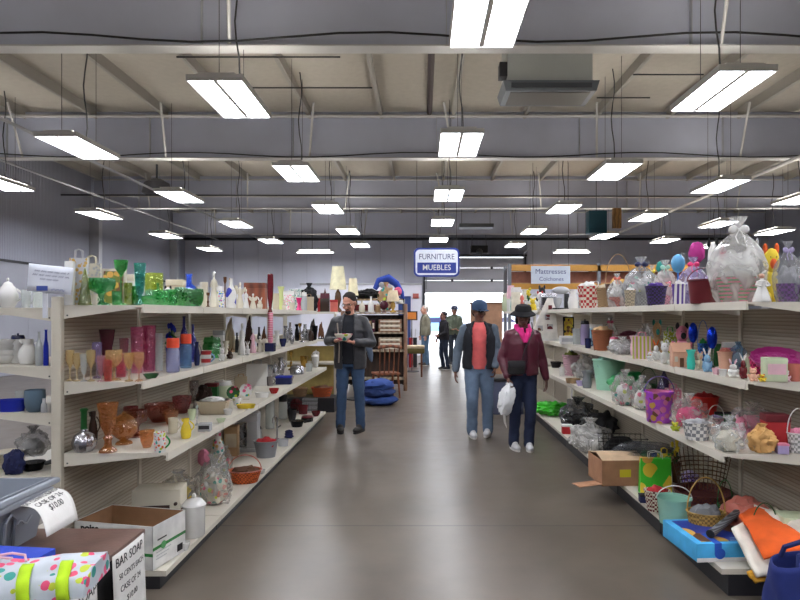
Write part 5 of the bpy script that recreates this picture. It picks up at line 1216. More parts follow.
('RB', 674, .05, 34, 26, 'pail', [('cer', 'seafoam'), 'white'], 'pale mint pail with white handle on the bottom shelf'),
('RB', 676, .8, 13, 46, 'flowers', ['brown', 'yellow'], 'pot of yellow sunflowers behind the mint pail'),
('RB', 703, .85, 60, 62, 'twig', [('wood', 'brown'), ('weave', 'carn', 'maroon')], 'large fan-shaped twig basket with red body'),
('RB', 706, .2, 38, 62, 'basket', [('weave', 'gold'), ('wood', 'gold'), 'grey'], 'round basket with a tall yellow hoop handle'),
('RB', 745, .55, 48, 46, 'lump', [('pl', 'salmon'), 'coral'], 'round salmon pink stuffed bundle on the bottom shelf'),
('RB', 765, .75, 26, 52, 'basket', [('weave', 'brown'), ('pl', 'dgreen')], 'basket with a dark green hoop handle behind the salmon bundle'),
('RB', 796, .9, 32, 44, 'box', ['pgreen', 'white'], 'pale printed carton at the back near the right edge'),
# --- farther right run
('FT', 503, .3, 9, 18, 'ginger', ['pgreen', 'ivory'], 'pale green ginger jar, leftmost on the farther shelving'),
('FT', 511, .8, 9, 26, 'lamp', [('fab', 'lpink'), 'ivory'], 'table lamp with pink shade on the farther shelving'),
('FT', 513, .2, 7, 15, 'jug', ['seafoam', 'white'], 'pale mint jug on the farther shelving'),
('FT', 518, .6, 8, 20, 'bottle', 'lblue', 'pale blue china bottle on the farther shelving'),
('FT', 522, .2, 6, 20, 'lady', ['coral', 'white'], 'coral lady figurine on the farther shelving'),
('FT', 528, .7, 10, 24, 'flowers', ['white', 'yellow'], 'white pot with yellow flowers on the farther shelving'),
('FT', 533, .15, 9, 13, 'bird', ['yellow', 'yellow'], 'yellow bird figurine on the farther shelving'),
('FT', 540, .3, 9, 20, 'plush', ['white', 'red'], 'white and red toy on the farther shelving'),
('FT', 542, .85, 10, 26, 'plush', ['black', 'dark'], 'black plush toy at the back of the farther shelving'),
# --- smaller things tucked in between
('LT', 116, .35, 8, 14, 'tumbler', ('gl', 'emerald'), 'small emerald tumbler between the footed bowl and the tall-stemmed glass'),
('LT', 158, .6, 8, 24, 'gbottle', ('gl', 'green'), 'green glass bottle between the yellow-green cylinder and the blue bottle'),
('LT', 180, .5, 10, 20, 'compote', ('gl', 'seafoam'), 'pale seafoam footed glass bowl behind the squat green vase'),
('LT', 198, .75, 7, 22, 'stick', 'ivory', 'ivory candlestick behind the large dark green bowl'),
('LT', 236, .8, 6, 24, 'stick', 'ivory', 'ivory candlestick behind the white angel figurines'),
('LT', 284, .1, 5, 11, 'bunny', ['ivory', 'ivory'], 'tiny ivory rabbit right of the lime vase'),
('LT', 304, .5, 6, 20, 'ginger', ['lgrey', 'white'], 'grey ginger jar between the pink vase and the black cloth bag'),
('LT', 272, .7, 6, 16, 'angel', ['white', 'ivory'], 'small white angel behind the tall red bud vase'),
('L2', 124, .85, 9, 34, 'flute', ('gl', 'lpink'), 'tall pale pink flute at the back left of the rose pink vase'),
('L2', 180, .45, 6, 22, 'tumbler', ('gl', 'cobalt'), 'cobalt tumbler between the two orange-lidded jars'),
('L2', 226, .5, 7, 15, 'cvase', 'ivory', 'small ivory vase in front of the beige carved sculpture'),
('L2', 247.5, .1, 6, 14, 'bunny', ['white', 'white'], 'small white rabbit figurine between the two lady figurines'),
('L2', 271, .85, 6, 26, 'lady', ['ivory', 'ivory'], 'ivory lady figurine behind the red bud vase'),
('L2', 290, .85, 5, 18, 'slim', ('met', 'silver'), 'slim silver flask at the back of the silverware'),
('L2', 300, .8, 5, 16, 'stick', ('met', 'gold'), 'brass candlestick at the far end of the second shelf'),
('L2', 311, .75, 5, 14, 'bottle', 'dbrown', 'dark brown bottle at the far end of the second shelf'),
('L3', 171, .6, 14, 14, 'bowl', ('gl', 'amber'), 'amber glass bowl between the carnival glass bowls'),
('L3', 131, .9, 14, 24, 'compote', ('gl', 'dred'), 'dark red footed bowl at the back behind the candy dish'),
('L3', 192, .45, 8, 11, 'cbowl', 'pgreen', 'small pale green bowl right of the bright yellow jug'),
('L3', 212, .75, 12, 17, 'gbox', ['dgreen', 'dred'], 'small dark green box at the back behind the beige bin'),
('L3', 228, .12, 9, 6, 'dish', 'white', 'small white dish right of the beige bin'),
('L3', 221, .0, 9, 4, 'dish', 'pgreen', 'pale green flat dish on the front edge before the beige bin'),
('L3', 237, .25, 9, 8, 'cbowl', ('floral', 'white', 'red', 1), 'little bowl with red pattern before the dark green plate'),
('L3', 241, .8, 12, 15, 'gbag', ['beige', 'tan'], 'small tan paper bag behind the plates on stands'),
('L3', 262, .85, 9, 16, 'jug', [('met', 'lgrey'), ('met', 'silver')], 'grey metal jug at the left of the silverware heap'),
('L3', 279, .4, 9, 7, 'dish', ('met', 'silver'), 'shallow silver dish before the silver teapot'),
('L3', 270, .4, 8, 9, 'mug', ['smoke', 'smoke'], 'smoky mug left of the navy tin box'),
('L3', 290, .1, 8, 5, 'dish', 'beige', 'beige flat dish right of the navy tin box'),
('LB', 226, .55, 12, 30, 'pbag', [('cello', 'white', None, .6), ('floral', 'seafoam', 'salmon', 1)], 'clear bag with green and pink toys left of the orange basket'),
('LB', 232, .9, 13, 30, 'box', ['tan', 'beige'], 'tan carton at the back left of the coffee maker'),
('LB', 257, .55, 9, 22, 'jar', ['lgrey', 'dark'], 'grey jar with dark lid left of the grey tub'),
('LB', 292, .55, 10, 12, 'cbowl', 'dark', 'dark deep bowl behind the frying pan'),
('LB', 303, .5, 10, 9, 'tray', 'dred', 'dark red tray near the far end of the bottom shelf'),
('LB', 262, .0, 7, 4, 'dish', 'white', 'small white saucer at the front before the grey tub'),
('LB', 204, .55, 10, 24, 'jug', ['ivory', 'brown'], 'ivory jug with brown handle behind the white canister'),
('RT', 596, .8, 11, 28, 'gbag', [('dots', 'white', 'red', 2), 'white'], 'white bag with red dots behind the chequered basket'),
('RT', 630, .1, 11, 16, 'ob', [('weave', 'beige'), 'white'], 'little beige basket right of the coral-based wrap'),
('RT', 652, .85, 16, 42, 'cello', ['white', ('weave', 'green'), ('floral', 'white', 'chart', .8), 'yellow'], 'slim wrapped gift basket with yellow ribbon behind the dark purple basket'),
('RT', 722, .8, 18, 60, 'cello', [('cello', 'lpink', None, .9), ('weave', 'red'), ('fab', 'white'), 'rose'], 'pink wrapped gift basket between the red pail and the huge wrap'),
('RT', 753, .85, 16, 66, 'plush', ['white', 'lgrey'], 'white plush dog behind the huge wrapped basket'),
('RT', 583, .85, 9, 24, 'bottle', 'lgrey', 'pale grey bottle at the back behind the chequered basket'),
('R2', 596, .6, 11, 22, 'gbox', ['lblue', 'white'], 'light blue gift box left of the orange-brown basket'),
('R2', 634, .5, 9, 20, 'cvase', 'lpink', 'pale pink vase behind the striped bag'),
('R2', 673, .4, 8, 20, 'lady', ['white', 'hot'], 'small figurine in white with a pink head left of the peach cottage'),
('R2', 670, .9, 12, 30, 'gbag', [('dots', 'chart', 'white', 2), 'green'], 'yellow-green dotted bag at the back behind the peach cottage'),
('R2', 686, .35, 7, 22, 'slim', 'green', 'slim green bottle between the peach cottage and the turquoise vase'),
('R2', 729, .65, 11, 26, 'gbox', ['pink', 'white'], 'pink gift box behind the white sheep-like figurine'),
('R2', 748, .45, 9, 20, 'jar', ['pgreen', 'ivory'], 'pale green lidded jar right of the dark red bunny'),
('R2', 766, .5, 10, 20, 'gbag', ['hot', 'pink'], 'hot pink paper bag behind the pale green box'),
('R2', 762, .0, 8, 8, 'bird', ['yellow', 'orange'], 'tiny yellow chick left of the pale green box'),
('R2', 786, .1, 9, 12, 'plush', ['lpink', 'white'], 'tiny pink plush toy between the green box and the coral mug'),
('R2', 614, .35, 9, 16, 'jar', ['white', 'rose'], 'white jar with rose lid right of the orange-brown basket'),
('R2', 650, .05, 7, 10, 'bird', ['white', 'peach'], 'white chick figurine at the foot of the striped bag'),
('R3', 562, .15, 7, 9, 'mug', ['white', 'white'], 'white mug near the far end of the right third shelf'),
('R3', 600, .8, 14, 24, 'pbag', ['lgrey', 'silver'], 'silvery plastic bag behind the pale green tub'),
('R3', 673, .65, 15, 28, 'gbag', [('dots', 'pink', 'white', 2), 'pink'], 'pink dotted bag behind the purple pail'),
('R3', 711, .3, 14, 20, 'pbag', [('cello', 'white', None, .6), ('fab', 'peach')], 'clear bag with peach filling between lattice basket and white grass bag'),
('R3', 741, .45, 15, 28, 'plush', ['pink', 'lpink'], 'pink plush rabbit behind the tan sack'),
('R3', 580, .0, 8, 5, 'dish', 'lav', 'small lavender dish at the front of the far third shelf'),
('R3', 782, .1, 12, 12, 'gbox', ['lav', 'pink'], 'small lavender gift box left of the white hoop-handled basket'),
('RB', 567, .1, 10, 9, 'gbox', ['red', 'white'], 'small red box right of the lime green bag'),
('RB', 613, .25, 20, 18, 'pbag', [('cello', 'clear', None, .7), ('fab', 'grey')], 'clear plastic bag left of the black wire basket'),
('RB', 690, .45, 16, 22, 'ob', [('weave', 'violet', 'lav'), 'lav'], 'violet basket between the mint pail and the hoop-handled basket'),
('RB', 725, .8, 15, 44, 'basket', [('weave', 'dgreen'), ('wood', 'green'), 'brown'], 'dark green handled basket at the back right of the twig basket'),
('RB', 664, .6, 13, 36, 'gbag', [('dots', 'yellow', 'green', 1), 'yellow'], 'yellow bag with green dots behind the sunflower gift bag'),
('RB', 728, .3, 16, 18, 'lump', ['peach', 'white'], 'small peach cloth bundle right of the hoop-handled basket'),
('FT', 509, .15, 6, 12, 'mug', ['white', 'white'], 'white mug on the farther shelving before the pink-shaded lamp'),
('FT', 516, .85, 9, 24, 'gbox', ['ivory', 'white'], 'ivory box at the back of the farther shelving'),
('FT', 525, .85, 8, 22, 'lamp', [('fab', 'ivory'), 'tan'], 'small ivory-shaded lamp on the farther shelving'),
('FT', 536, .6, 8, 18, 'jar', ['white', 'lgrey'], 'white lidded jar right of the yellow flowers on the farther shelving'),
('B2', 36, .3, 6, 14, 'slim', 'copper', 'small copper brown bottle right of the white jug'),
('B3', 44, .85, 6, 14, 'slim', 'lgrey', 'slim grey bottle close to the post on the third shelf'),
('BB', 14, .85, 20, 30, 'lump', ['navy', 'dark'], 'dark blue cloth bundle behind the ivory plates'),
]
for row in G: put(*row)
bt = root('tall_bud_vase')
# the tall red and pink bud vase stands on the second shelf in front of the top shelf's lip
bpy.data.objects.remove(bt)
yb = F * -1.50 / (270 - CU)
bt = g_bat(9 * yb / F, None, 78 * yb / F, None); bt.location = (-1.497, yb, 1.14)
tag(bt, 'tall dark red and pink bud vase on a navy block, taller than the shelf above', 'vase')

def stack(n, u, v, Y, wd, step, shape, c, name, lab, group, z):
    p = P(u, v, Y)
    pr = [(r * wd, zz * step * 1.6) for r, zz in SHAPES[shape]]
    o = None
    for i in range(n):
        if o is None: o = MB().lathe(prof_wall(pr, .003), 26).build(name, mm(c)); q = o
        else: q = o.copy(); COL.objects.link(q)
        q.location = (p.x, Y, z + i * step)
        nm = ['lowest', 'second from below', 'middle', 'second from the top', 'topmost']
        tag(q, lab.replace('*', nm[i] if n == 5 else nm[[0, 1, 3, 4][i]]), name.split('_')[-1], group)
stack(4, 5, 365, 3.5, .15, .03, 'bowl', 'white', 'stacked_bowl', 'white bowl left of the white jug, * of the stack', 'white bowls in a stack', 1.2215)
stack(5, 8, 474, 3.5, .17, .016, 'dish', 'ivory', 'dinner_plate', 'ivory plate above the grey tote, * of the stack', 'ivory plates in a stack', .6215)

# ------------------------------------------------------------------ special things, left foreground
t = root('display_table', (-1.72, 2.2, 0)); tag(t, 'dark brown topped display table with black sides in the left foreground', 'table')
MB().box((-.62, -.95, .53), (.50, .47, .56), .012).build('tabletop', M('leather', (98, 74, 66)), t)
MB().box((-.58, -.92, .0), (.47, .43, .53)).build('side_panels', M('fab', 'black'), t, smooth=False)
tt = root('storage_tote', (-1.87, 2.27, .561)); tag(tt, 'grey plastic storage tote on the brown display table', 'storage tote')
gm = M('pl', (132, 138, 148)); 
m = MB(); A, B, H = .28, .36, .235
def shell(mb, a, b, z0, z1, t0, th):
    o0 = [(-a * t0, -b * t0, z0), (a * t0, -b * t0, z0), (a * t0, b * t0, z0), (-a * t0, b * t0, z0)]
    o1 = [(-a, -b, z1), (a, -b, z1), (a, b, z1), (-a, b, z1)]
    i1 = [(-a + th, -b + th, z1), (a - th, -b + th, z1), (a - th, b - th, z1), (-a + th, b - th, z1)]
    i0 = [(x * .97, y * .97, z0 + th) for x, y, z in o0]
    f = [(3, 2, 1, 0), (12, 13, 14, 15)]
    for k in range(3):
        for i in range(4): f.append((k * 4 + i, k * 4 + (i + 1) % 4, k * 4 + 4 + (i + 1) % 4, k * 4 + 4 + i))
    mb.add(o0 + o1 + i1 + i0, f)
shell(m, A - .02, B - .02, 0, H, .88, .008); m.build('body', gm, tt, smooth=False)
m = MB()
for z, e in ((H - .014, .0), (H - .05, -.016)):
    cs = [(-A + e, -B + e), (A + e * -1 - .0 if False else A + e, -B + e), (A + e, B + e * -1 if False else B + e), (-A + e, B + e), (-A + e, -B + e)]
    cs = [(-A - e, -B - e), (A + e, -B - e), (A + e, B + e), (-A - e, B + e), (-A - e, -B - e)]
    m.tube([(x, y, z) for x, y in cs], .014, 8)
m.build('rim', M('pl', (152, 158, 168)), tt)
for y in (-.12, .10): MB().tube([(A - .035, y - .03, .02), (A - .025, y - .03, .13), (A - .022, y, .155), (A - .025, y + .03, .13), (A - .035, y + .03, .02)], .008, 6).build('handle', gm, tt)
MB().tube([(A - .026 + .0, .14 + .03 * i * .5, .10 + .012 * math.sin(i * 1.3)) for i in range(7)], .004, 6).build('embossed_mark', M('pl', (156, 162, 172)), tt)
bx = root('gift_carton', (-1.52, 2.12, .561), R(-7)); tag(bx, 'flat royal blue carton lying on the brown table before the tote', 'box')
MB().box((-.05, -.10, 0), (.24, .02, .125), .004).build('body', M('card', (34, 64, 176)), bx)
for k in range(3): MB().box((.02, -.102, .06 + k * .02), (.16 - k * .03, -.10, .07 + k * .02)).build('printed_line', M('card', 'lblue'), bx, smooth=False)

def sheet(name, label, w, h, nx, nz, fn, mat, th=.0012):
    """a sheet of paper: fn(s,t) -> point, s across 0..1, t down 0..1"""
    vs = []; fs = []
    for j in range(nz + 1):
        for i in range(nx + 1): vs.append(tuple(fn(i / nx, j / nz)))
    for j in range(nz):
        for i in range(nx):
            a = j * (nx + 1) + i; fs.append((a, a + nx + 1, a + nx + 2, a + 1))
    o = MB().add(vs, fs).build(name, mat)
    md = o.modifiers.new('thickness', 'SOLIDIFY'); md.thickness = th
    return tag(o, label, 'sign')
ink = M('pl', (26, 26, 30))
def textcurve(o, lines, fn, w, h, k=1.0):
    """lettering bent onto the sheet: positions given in sheet units"""
    for txt, size, s0, t0, sx in lines:
        q = lettering(txt, size, ink, None, (0, 0, 0), (0, 0, 0), sx=1)
        me = q.data
        for v in me.vertices:
            s = s0 + v.co.x * sx / w; t = t0 - v.co.y / h
            p = fn(s, t); e = .002
            du = (fn(s + .01, t) - fn(s - .01, t)); dv = (fn(s, t + .01) - fn(s, t - .01))
            n = du.cross(dv).normalized() * -1
            v.co = p + n * (.0022 + v.co.z * .3)
        q.parent = o
# sign on the table's aisle side
wS, hS = .262, .30
def f1(s, t): return Vector((-1.196 + .004 * math.sin(PI * s) + .012 * t, 2.33 + wS * s, .566 - hS * t))
sg = sheet('paper_sign', 'white paper sign reading BAR SOAP 50 CENTS EACH CASE OF 24 on the table side', wS, hS, 6, 8, f1, M('paper', 'white'))
textcurve(sg, [('BAR SOAP', .052, .5, .13, .95), ('50 CENTS EACH', .032, .55, .33, .9), ('CASE OF 24', .034, .5, .50, .95), ('$10.00', .034, .52, .67, .95)], f1, wS, hS)
def f2(s, t): return Vector((-1.195 + .01 * t, 1.98 + .235 * s, .562 - hS * t))
sg = sheet('paper_sign', 'white paper sign reading SOAP half hidden under the flowered bag', .235, hS, 4, 6, f2, M('paper', 'white'))
textcurve(sg, [('BAR SOAP', .050, .52, .20, .95), ('50 CENTS EACH', .030, .5, .42, .9)], f2, .235, hS)
# curled sheet hanging over the tote's rim
c00 = P(20, 506, 2.32); c10 = P(54, 488, 2.56); c01 = P(47, 537, 2.18); c11 = P(78, 519, 2.40)
def f3(s, t):
    a = c00.lerp(c10, s); b = c01.lerp(c11, s); p = a.lerp(b, t)
    return p + Vector((.035, -.02, .05)) * math.sin(PI * t) * .8
sg = sheet('paper_sign', 'curled white paper sign reading CASE OF 24 draped over the tote rim', .3, .25, 8, 8, f3, M('paper', 'white'))
textcurve(sg, [('50 CENTS EACH', .034, .5, .12, .95), ('CASE OF 24-', .036, .48, .35, .95), ('$10.00', .036, .5, .56, .95)], f3, .23, .17)

# flowered quilted bag with lime straps
fb = root('quilted_bag', (-1.33, 1.93, .562), R(8)); tag(fb, 'white flowered quilted bag with lime green straps in the left corner', 'bag')
m = MB(); pts = []
n = 26
for j in range(9):
    for i in range(n + 1):
        x = -.55 + .84 * i / n; t = j / 8
        z0_ = .085 * max(0, min(1, (x + .12) / .40)) ** 1.1; z = z0_ + (.150 - z0_) * math.sin(PI * t * .5) ** .8 + .012 * noise.noise(Vector((x * 9, t * 4, 1)))
        y = -.13 + .10 * (1 - math.cos(PI * t * .5)) + .02 * math.sin(x * 14)
        pts.append((x, y, max(z, .002)))
fs = [(j * (n + 1) + i, j * (n + 1) + i + 1, (j + 1) * (n + 1) + i + 1, (j + 1) * (n + 1) + i) for j in range(8) for i in range(n)]
off = len(pts); pts += [(x, .06 - (y + .13) * .3, z) for x, y, z in pts]
fs += [tuple(reversed([a + off for a in f])) for f in list(fs)]
m.add(pts, fs)
top0 = 8 * (n + 1)
m.add([], [])
m.f += [(top0 + i, top0 + i + 1, top0 + off + i + 1, top0 + off + i) for i in range(n)] + [(i + 1, i, off + i, off + i + 1) for i in range(n)]
m.f += [(j * (n + 1) + e, (j + 1) * (n + 1) + e, (j + 1) * (n + 1) + off + e, j * (n + 1) + off + e) for j in range(8) for e in (0, n)]
m.build('body', M('floral', (182, 190, 200), (214, 70, 110), .9), fb)
for x in (.08, .20):
    m = MB(); k = []
    for j in range(9):
        t = j / 8; xx = x + .03 * (1 - t)
        z0_ = .085 * max(0, min(1, (xx + .12) / .40)) ** 1.1
        k.append((xx, -.13 + .10 * (1 - math.cos(PI * t * .5)) + .02 * math.sin(xx * 14) - .009, max(.004, z0_ + (.150 - z0_) * math.sin(PI * t * .5) ** .8 + .012 * noise.noise(Vector((xx * 9, t * 4, 1)))) + .004))
    vs = []; 
    for p in k: vs += [(p[0] - .018, p[1] - .004, p[2]), (p[0] + .018, p[1] - .004, p[2])]
    m.add(vs, [(2 * i, 2 * i + 1, 2 * i + 3, 2 * i + 2) for i in range(8)])
    o = m.build('strap', M('fab', (176, 214, 30)), fb); md = o.modifiers.new('thickness', 'SOLIDIFY'); md.thickness = .006
MB().tube([(-.05 + .12 * math.cos(a * .5), -.02 + .03 * math.sin(a * .9), .155 + .018 * math.sin(a * .7)) for a in range(12)], .004, 6).build('drawstring', M('fab', 'lpink'), fb)

# open white carton with green bands
cb = root('open_carton', (-1.47, 3.30, .101), R(-12)); tag(cb, 'open white cardboard carton with green bands on the near end of the bottom shelf', 'carton')
w_, d_, h_ = .50, .30, .24; wm = M('card', 'white'); inn = M('card', (150, 112, 80)); gr = M('pl', (40, 120, 56))
m = MB()
m.box((-w_, 0, 0), (0, d_, .006)).box((-w_, 0, 0), (0, .005, h_)).box((-w_, d_ - .005, 0), (0, d_, h_)).box((-w_, 0, 0), (-w_ + .005, d_, h_)).box((-.005, 0, 0), (0, d_, h_))
m.build('body', wm, cb, smooth=False)
m = MB().box((-w_ + .006, .006, .007), (-.006, .008, h_ - .002)).box((-w_ + .006, d_ - .008, .007), (-.006, d_ - .006, h_ - .002)).box((-w_ + .006, .008, .007), (-w_ + .008, d_ - .008, h_ - .002)).box((-.008, .008, .007), (-.006, d_ - .008, h_ - .002)).box((-w_ + .006, .006, .007), (-.006, d_ - .006, .009))
m.build('lining', inn, cb, smooth=False)
MB().box((0, .0, .105), (.0015, d_, .122)).box((-.14, -.0015, .075), (0, 0, .092)).build('green_band', gr, cb, smooth=False)
MB().at((.0016, .09, .113), (0, R(90), 0)).lathe([(0, 0), (.022, 0), (.022, .0015), (0, .0015)], 20).build('round_mark', M('pl', (90, 160, 100)), cb)
lettering('poise', .055, ink, cb, (-.40, -.001, .205), (R(90), 0, 0), bold=.002)
MB().box((0.0, .22, .02), (.0015, .27, .06)).build('barcode', ink, cb, smooth=False)
for k in range(3): MB().box((0, .03, .085 - k * .018), (.0012, .16 - k * .02, .089 - k * .018)).build('printed_line', M('card', 'lgrey'), cb, smooth=False)
MB().box((0, .04, .15), (.0012, .12, .158)).build('printed_line', ink, cb, smooth=False)

# handwritten sign on the shelving post
cL, cR, dR_, dL_ = P(29, 263, 3.24), P(74, 268, 3.24), P(71, 295, 3.24), P(27, 291, 3.24)
def f4(s, t): return cL.lerp(cR, s).lerp(dL_.lerp(dR_, s), t)
sg = sheet('handwritten_sign', 'white sheet with handwritten lines taped to the post of the left shelving', .24, .15, 4, 4, f4, M('paper', (226, 230, 242)))
pen = M('pl', (90, 96, 140))
for row, (a, b) in enumerate(((.14, .92), (.10, .92), (.28, .72))):
    mb = MB(); s = a; i = 0
    pts = []
    while s < b:
        p = f4(s, .24 + row * .14 + .035 * math.sin(i * 2.1 + row)); pts.append((p.x, p.y - .002, p.z)); s += .014; i += 1
        if i % 9 == 0 and len(pts) > 1:
            mb.tube(pts, .0012, 4); pts = []; s += .02
    if len(pts) > 1: mb.tube(pts, .0012, 4)
    o = mb.build('handwriting', pen); o.parent = sg
p = f4(.34, .86); o = MB().box((p.x - .03, p.y - .003, p.z - .012), (p.x + .03, p.y - .001, p.z + .014)).build('blue_mark', M('pl', (70, 90, 170)), smooth=False); o.parent = sg
mb = MB(); mb.tube([tuple(f4(.54 + .028 * i, .86 + .04 * math.sin(i * 2)) + Vector((0, -.002, 0))) for i in range(12)], .0015, 4); o = mb.build('handwriting', M('pl', (70, 90, 170))); o.parent = sg
pc, pd = P(43, 292, 3.25), P(47.5, 318, 3.25)
tag(MB().box((pc.x, 3.245, pd.z), (pd.x, 3.255, pc.z + .05)).build('sign_holder', M('pl', (216, 218, 228)), smooth=False), 'thin white stick holding up the handwritten sign', 'sign holder')

# ------------------------------------------------------------------ special things, right foreground
bb = root('toy_carton', (1.72, 3.52, .146), R(4)); tag(bb, 'flat bright blue toy carton jutting over the bottom shelf edge', 'box')
MB().box((-.23, -.20, 0), (.16, .20, .10), .003).build('body', M('card', (70, 170, 226)), bb)
MB().box((-.19, -.17, .1), (.155, .17, .1015)).build('cover_picture', M('print', (28, 52, 140), 'brown', .25), bb, smooth=False)
MB().box((-.23, -.2015, 0), (.16, -.2, .022)).build('white_band', M('card', 'white'), bb, smooth=False)
MB().at((-.10, -.201, .045), (R(90), 0, 0)).lathe([(0, 0), (.03, 0), (.03, .002), (0, .002)], 20).build('round_mark', M('card', (30, 80, 180)), bb)
MB().box((-.13, -.2015, .04), (-.09, -.2, .1)).box((-.13, -.2, .1), (-.09, -.05, .102)).build('stripe', M('card', (30, 80, 180)), bb, smooth=False)
for k in range(3): MB().box((-.02 + k * .01, -.17 + k * .02, .1015), (.13, -.163 + k * .02, .1022)).build('printed_line', M('card', 'lblue'), bb, smooth=False)
p0, p1 = Vector((1.615, 3.38, .275)), Vector((2.0, 3.72, .33))
m = MB(); m.tube([p0, p1], .022, 14)
rod = root('umbrella_tube', p0); rod.location = (0, 0, 0); tag(rod, 'dark grey striped tube lying across the blue carton', 'tube')
m.build('tube', M('stripe', (70, 70, 72), 'grey', 4), rod); dv = (p0 - p1).normalized()
MB().tube([p0 + dv * .001, p0 + dv * .004], .024, 14).tube([p0 + dv * .004, p0 + dv * .005], .016, 14).build('end_cap', blackm, rod)
def pad(name, label, corners, sag, mat, par=None, th=.012, nx=12, cat='towel'):
    a, b, c, d = [Vector(q) for q in corners]
    vs = []; fs = []
    for j in range(nx + 1):
        for i in range(nx + 1):
            s, t = i / nx, j / nx
            p = a.lerp(b, s).lerp(d.lerp(c, s), t)
            p.z += sag * math.sin(PI * s) * math.sin(PI * t) + .012 * noise.noise(Vector((s * 4, t * 3, a.x * 5)))
            vs.append(tuple(p))
    for j in range(nx):
        for i in range(nx): q = j * (nx + 1) + i; fs.append((q, q + 1, q + nx + 2, q + nx + 1))
    o = MB().add(vs, fs).build(name, mat, par); md = o.modifiers.new('thickness', 'SOLIDIFY'); md.thickness = th
    return tag(o, label, cat) if label else o
tw = root('folded_tablecloth', (0, 0, 0)); tag(tw, 'folded white and orange cloth piled on the near end of the right bottom shelf', 'cloth')
wf = M('fab', (226, 220, 208)); of = M('fab', (232, 98, 34)); yf = M('fab', (216, 160, 50))
pad('white_layer', None, [P(734, 527, 3.30), P(757, 578, 3.10), P(818, 560, 3.10), P(775, 505, 3.70)], .01, wf, tw, .02)
pad('white_layer', None, [P(754, 504, 3.60), P(772, 516, 3.40), P(835, 570, 2.95), P(840, 530, 3.1)], .03, wf, tw, .02)
pad('orange_layer', None, [P(740, 514, 3.42), P(763, 558, 3.12), P(818, 545, 3.02), P(757, 505, 3.60)], .03, of, tw, .014)
pad('yellow_layer', None, [P(748, 572, 3.16), P(756, 584, 3.12), P(784, 574, 3.1), P(780, 562, 3.16)], .0, yf, tw, .025)
MB().ell((2.0, 3.32, .22), (.22, .16, .08), sub=3, dist=.2, seed=4, flat=.15).build('lower_fold', wf, tw)
db = root('denim_bag', (1.82, 2.86, 0)); tag(db, 'dark blue cloth tote bag standing before the right shelving', 'bag')
m = MB(); vs = []; n = 30
for j in range(12):
    t = j / 11
    for i in range(n):
        a = 2 * PI * i / n
        rx = .19 * (1 - .18 * t) * (1 + .08 * noise.noise(Vector((math.cos(a) * 2, math.sin(a) * 2, t * 3))) + .05 * math.sin(a * 5 + t * 4)); ry = .13 * (1 - .35 * t) * (1 + .1 * noise.noise(Vector((math.cos(a) * 2, math.sin(a) * 2, t * 3 + 7))))
        vs.append((rx * math.copysign(abs(math.cos(a)) ** .6, math.cos(a)), ry * math.copysign(abs(math.sin(a)) ** .6, math.sin(a)), .35 * t + .03 * t * math.cos(a)))
m.add(vs, [(j * n + i, j * n + (i + 1) % n, (j + 1) * n + (i + 1) % n, (j + 1) * n + i) for j in range(11) for i in range(n)] + [tuple(range(n - 1, -1, -1))])
o = m.build('body', M('fab', (26, 40, 104)), db); md = o.modifiers.new('thickness', 'SOLIDIFY'); md.thickness = .008
for y in (-.07, .07): MB().tube([(-.08, y, .33), (-.07, y * .8, .38), (0, y * .6, .41), (.06, y * .8, .38), (.08, y, .33)], .012, 8).build('handle', M('fab', (22, 34, 88)), db)

# brown carton with flaps and yellow label
cb = root('brown_carton', (1.565, 4.78, .146), R(3)); tag(cb, 'open brown cardboard carton with a yellow label on the right bottom shelf', 'carton')
bm_ = M('card', (166, 122, 92)); w_, d_, h_ = .34, .34, .20
m = MB().box((-.14, 0, 0), (-.14 + w_, d_, .005)).box((-.14, 0, 0), (-.14 + w_, .005, h_)).box((-.14, d_ - .005, 0), (-.14 + w_, d_, h_)).box((-.14, 0, 0), (-.135, d_, h_)).box((-.145 + w_, 0, 0), (-.14 + w_, d_, h_))
m.build('body', bm_, cb, smooth=False)
for mt, rt in (((-.14, 0, .012), (0, R(-2), R(12))),): MB().at(mt, rt).box((-.20, .0, 0), (0, .12, .004)).build('flap', bm_, cb, smooth=False)
MB().at((-.14, .0, h_), (R(14), 0, 0)).box((0, -.0, 0), (w_, .16, .004)).build('flap', M('card', (200, 172, 140)), cb, smooth=False)
MB().at((-.14, d_, h_), (R(-10), 0, 0)).box((0, -.16, 0), (w_, 0, .004)).build('flap', M('card', (200, 172, 140)), cb, smooth=False)
MB().box((.0, -.0015, .07), (.09, 0, .13)).build('label', M('paper', (206, 190, 40)), cb, smooth=False)
o = g_cloth('plastic_film', 'cello')(.5, .3, .09, [('cello', 'lgrey', None, .6), ('cello', 'grey', None, .6)]); o.location = (1.84, 4.98, .352)
tag(o, 'blue-grey plastic film heaped on the open brown carton', 'plastic film')
# ------------------------------------------------------------------ things on the crosswise shelving
def loose(fn, u, v, Y, wp, hp, z, c, label, cat, rz=0, d=None, group=None):
    o = fn(wp * Y / F, d, hp * Y / F, c); p = P(u, v, Y); o.location = (p.x, Y, z + .001); o.rotation_euler = (0, 0, rz); return tag(o, label, cat, group)
loose(g_spire, 325, 0, 9.62, 9, 24, 1.55, ['dbrown', 'maroon'], 'dark church-shaped ornament left of the man with the bowl', 'ornament')
loose(g_box(), 320, 0, 9.7, 8, 17, 1.55, ['red', 'white'], 'red and white box behind the dark church ornament', 'box')
loose(g_box(), 334, 0, 9.6, 7, 12, 1.55, ['coral', 'red'], 'coral box just left of the man with the bowl', 'box')
loose(g_lidjar('lidded_jar'), 298, 0, 9.55, 8, 14, 1.55, ['ivory', 'tan'], 'ivory jar far off behind the left run', 'jar')
loose(g_drift, 313, 0, 9.6, 9, 20, 1.12, ['dbrown', 'brown'], 'dark carving on the crosswise shelving at left', 'sculpture')
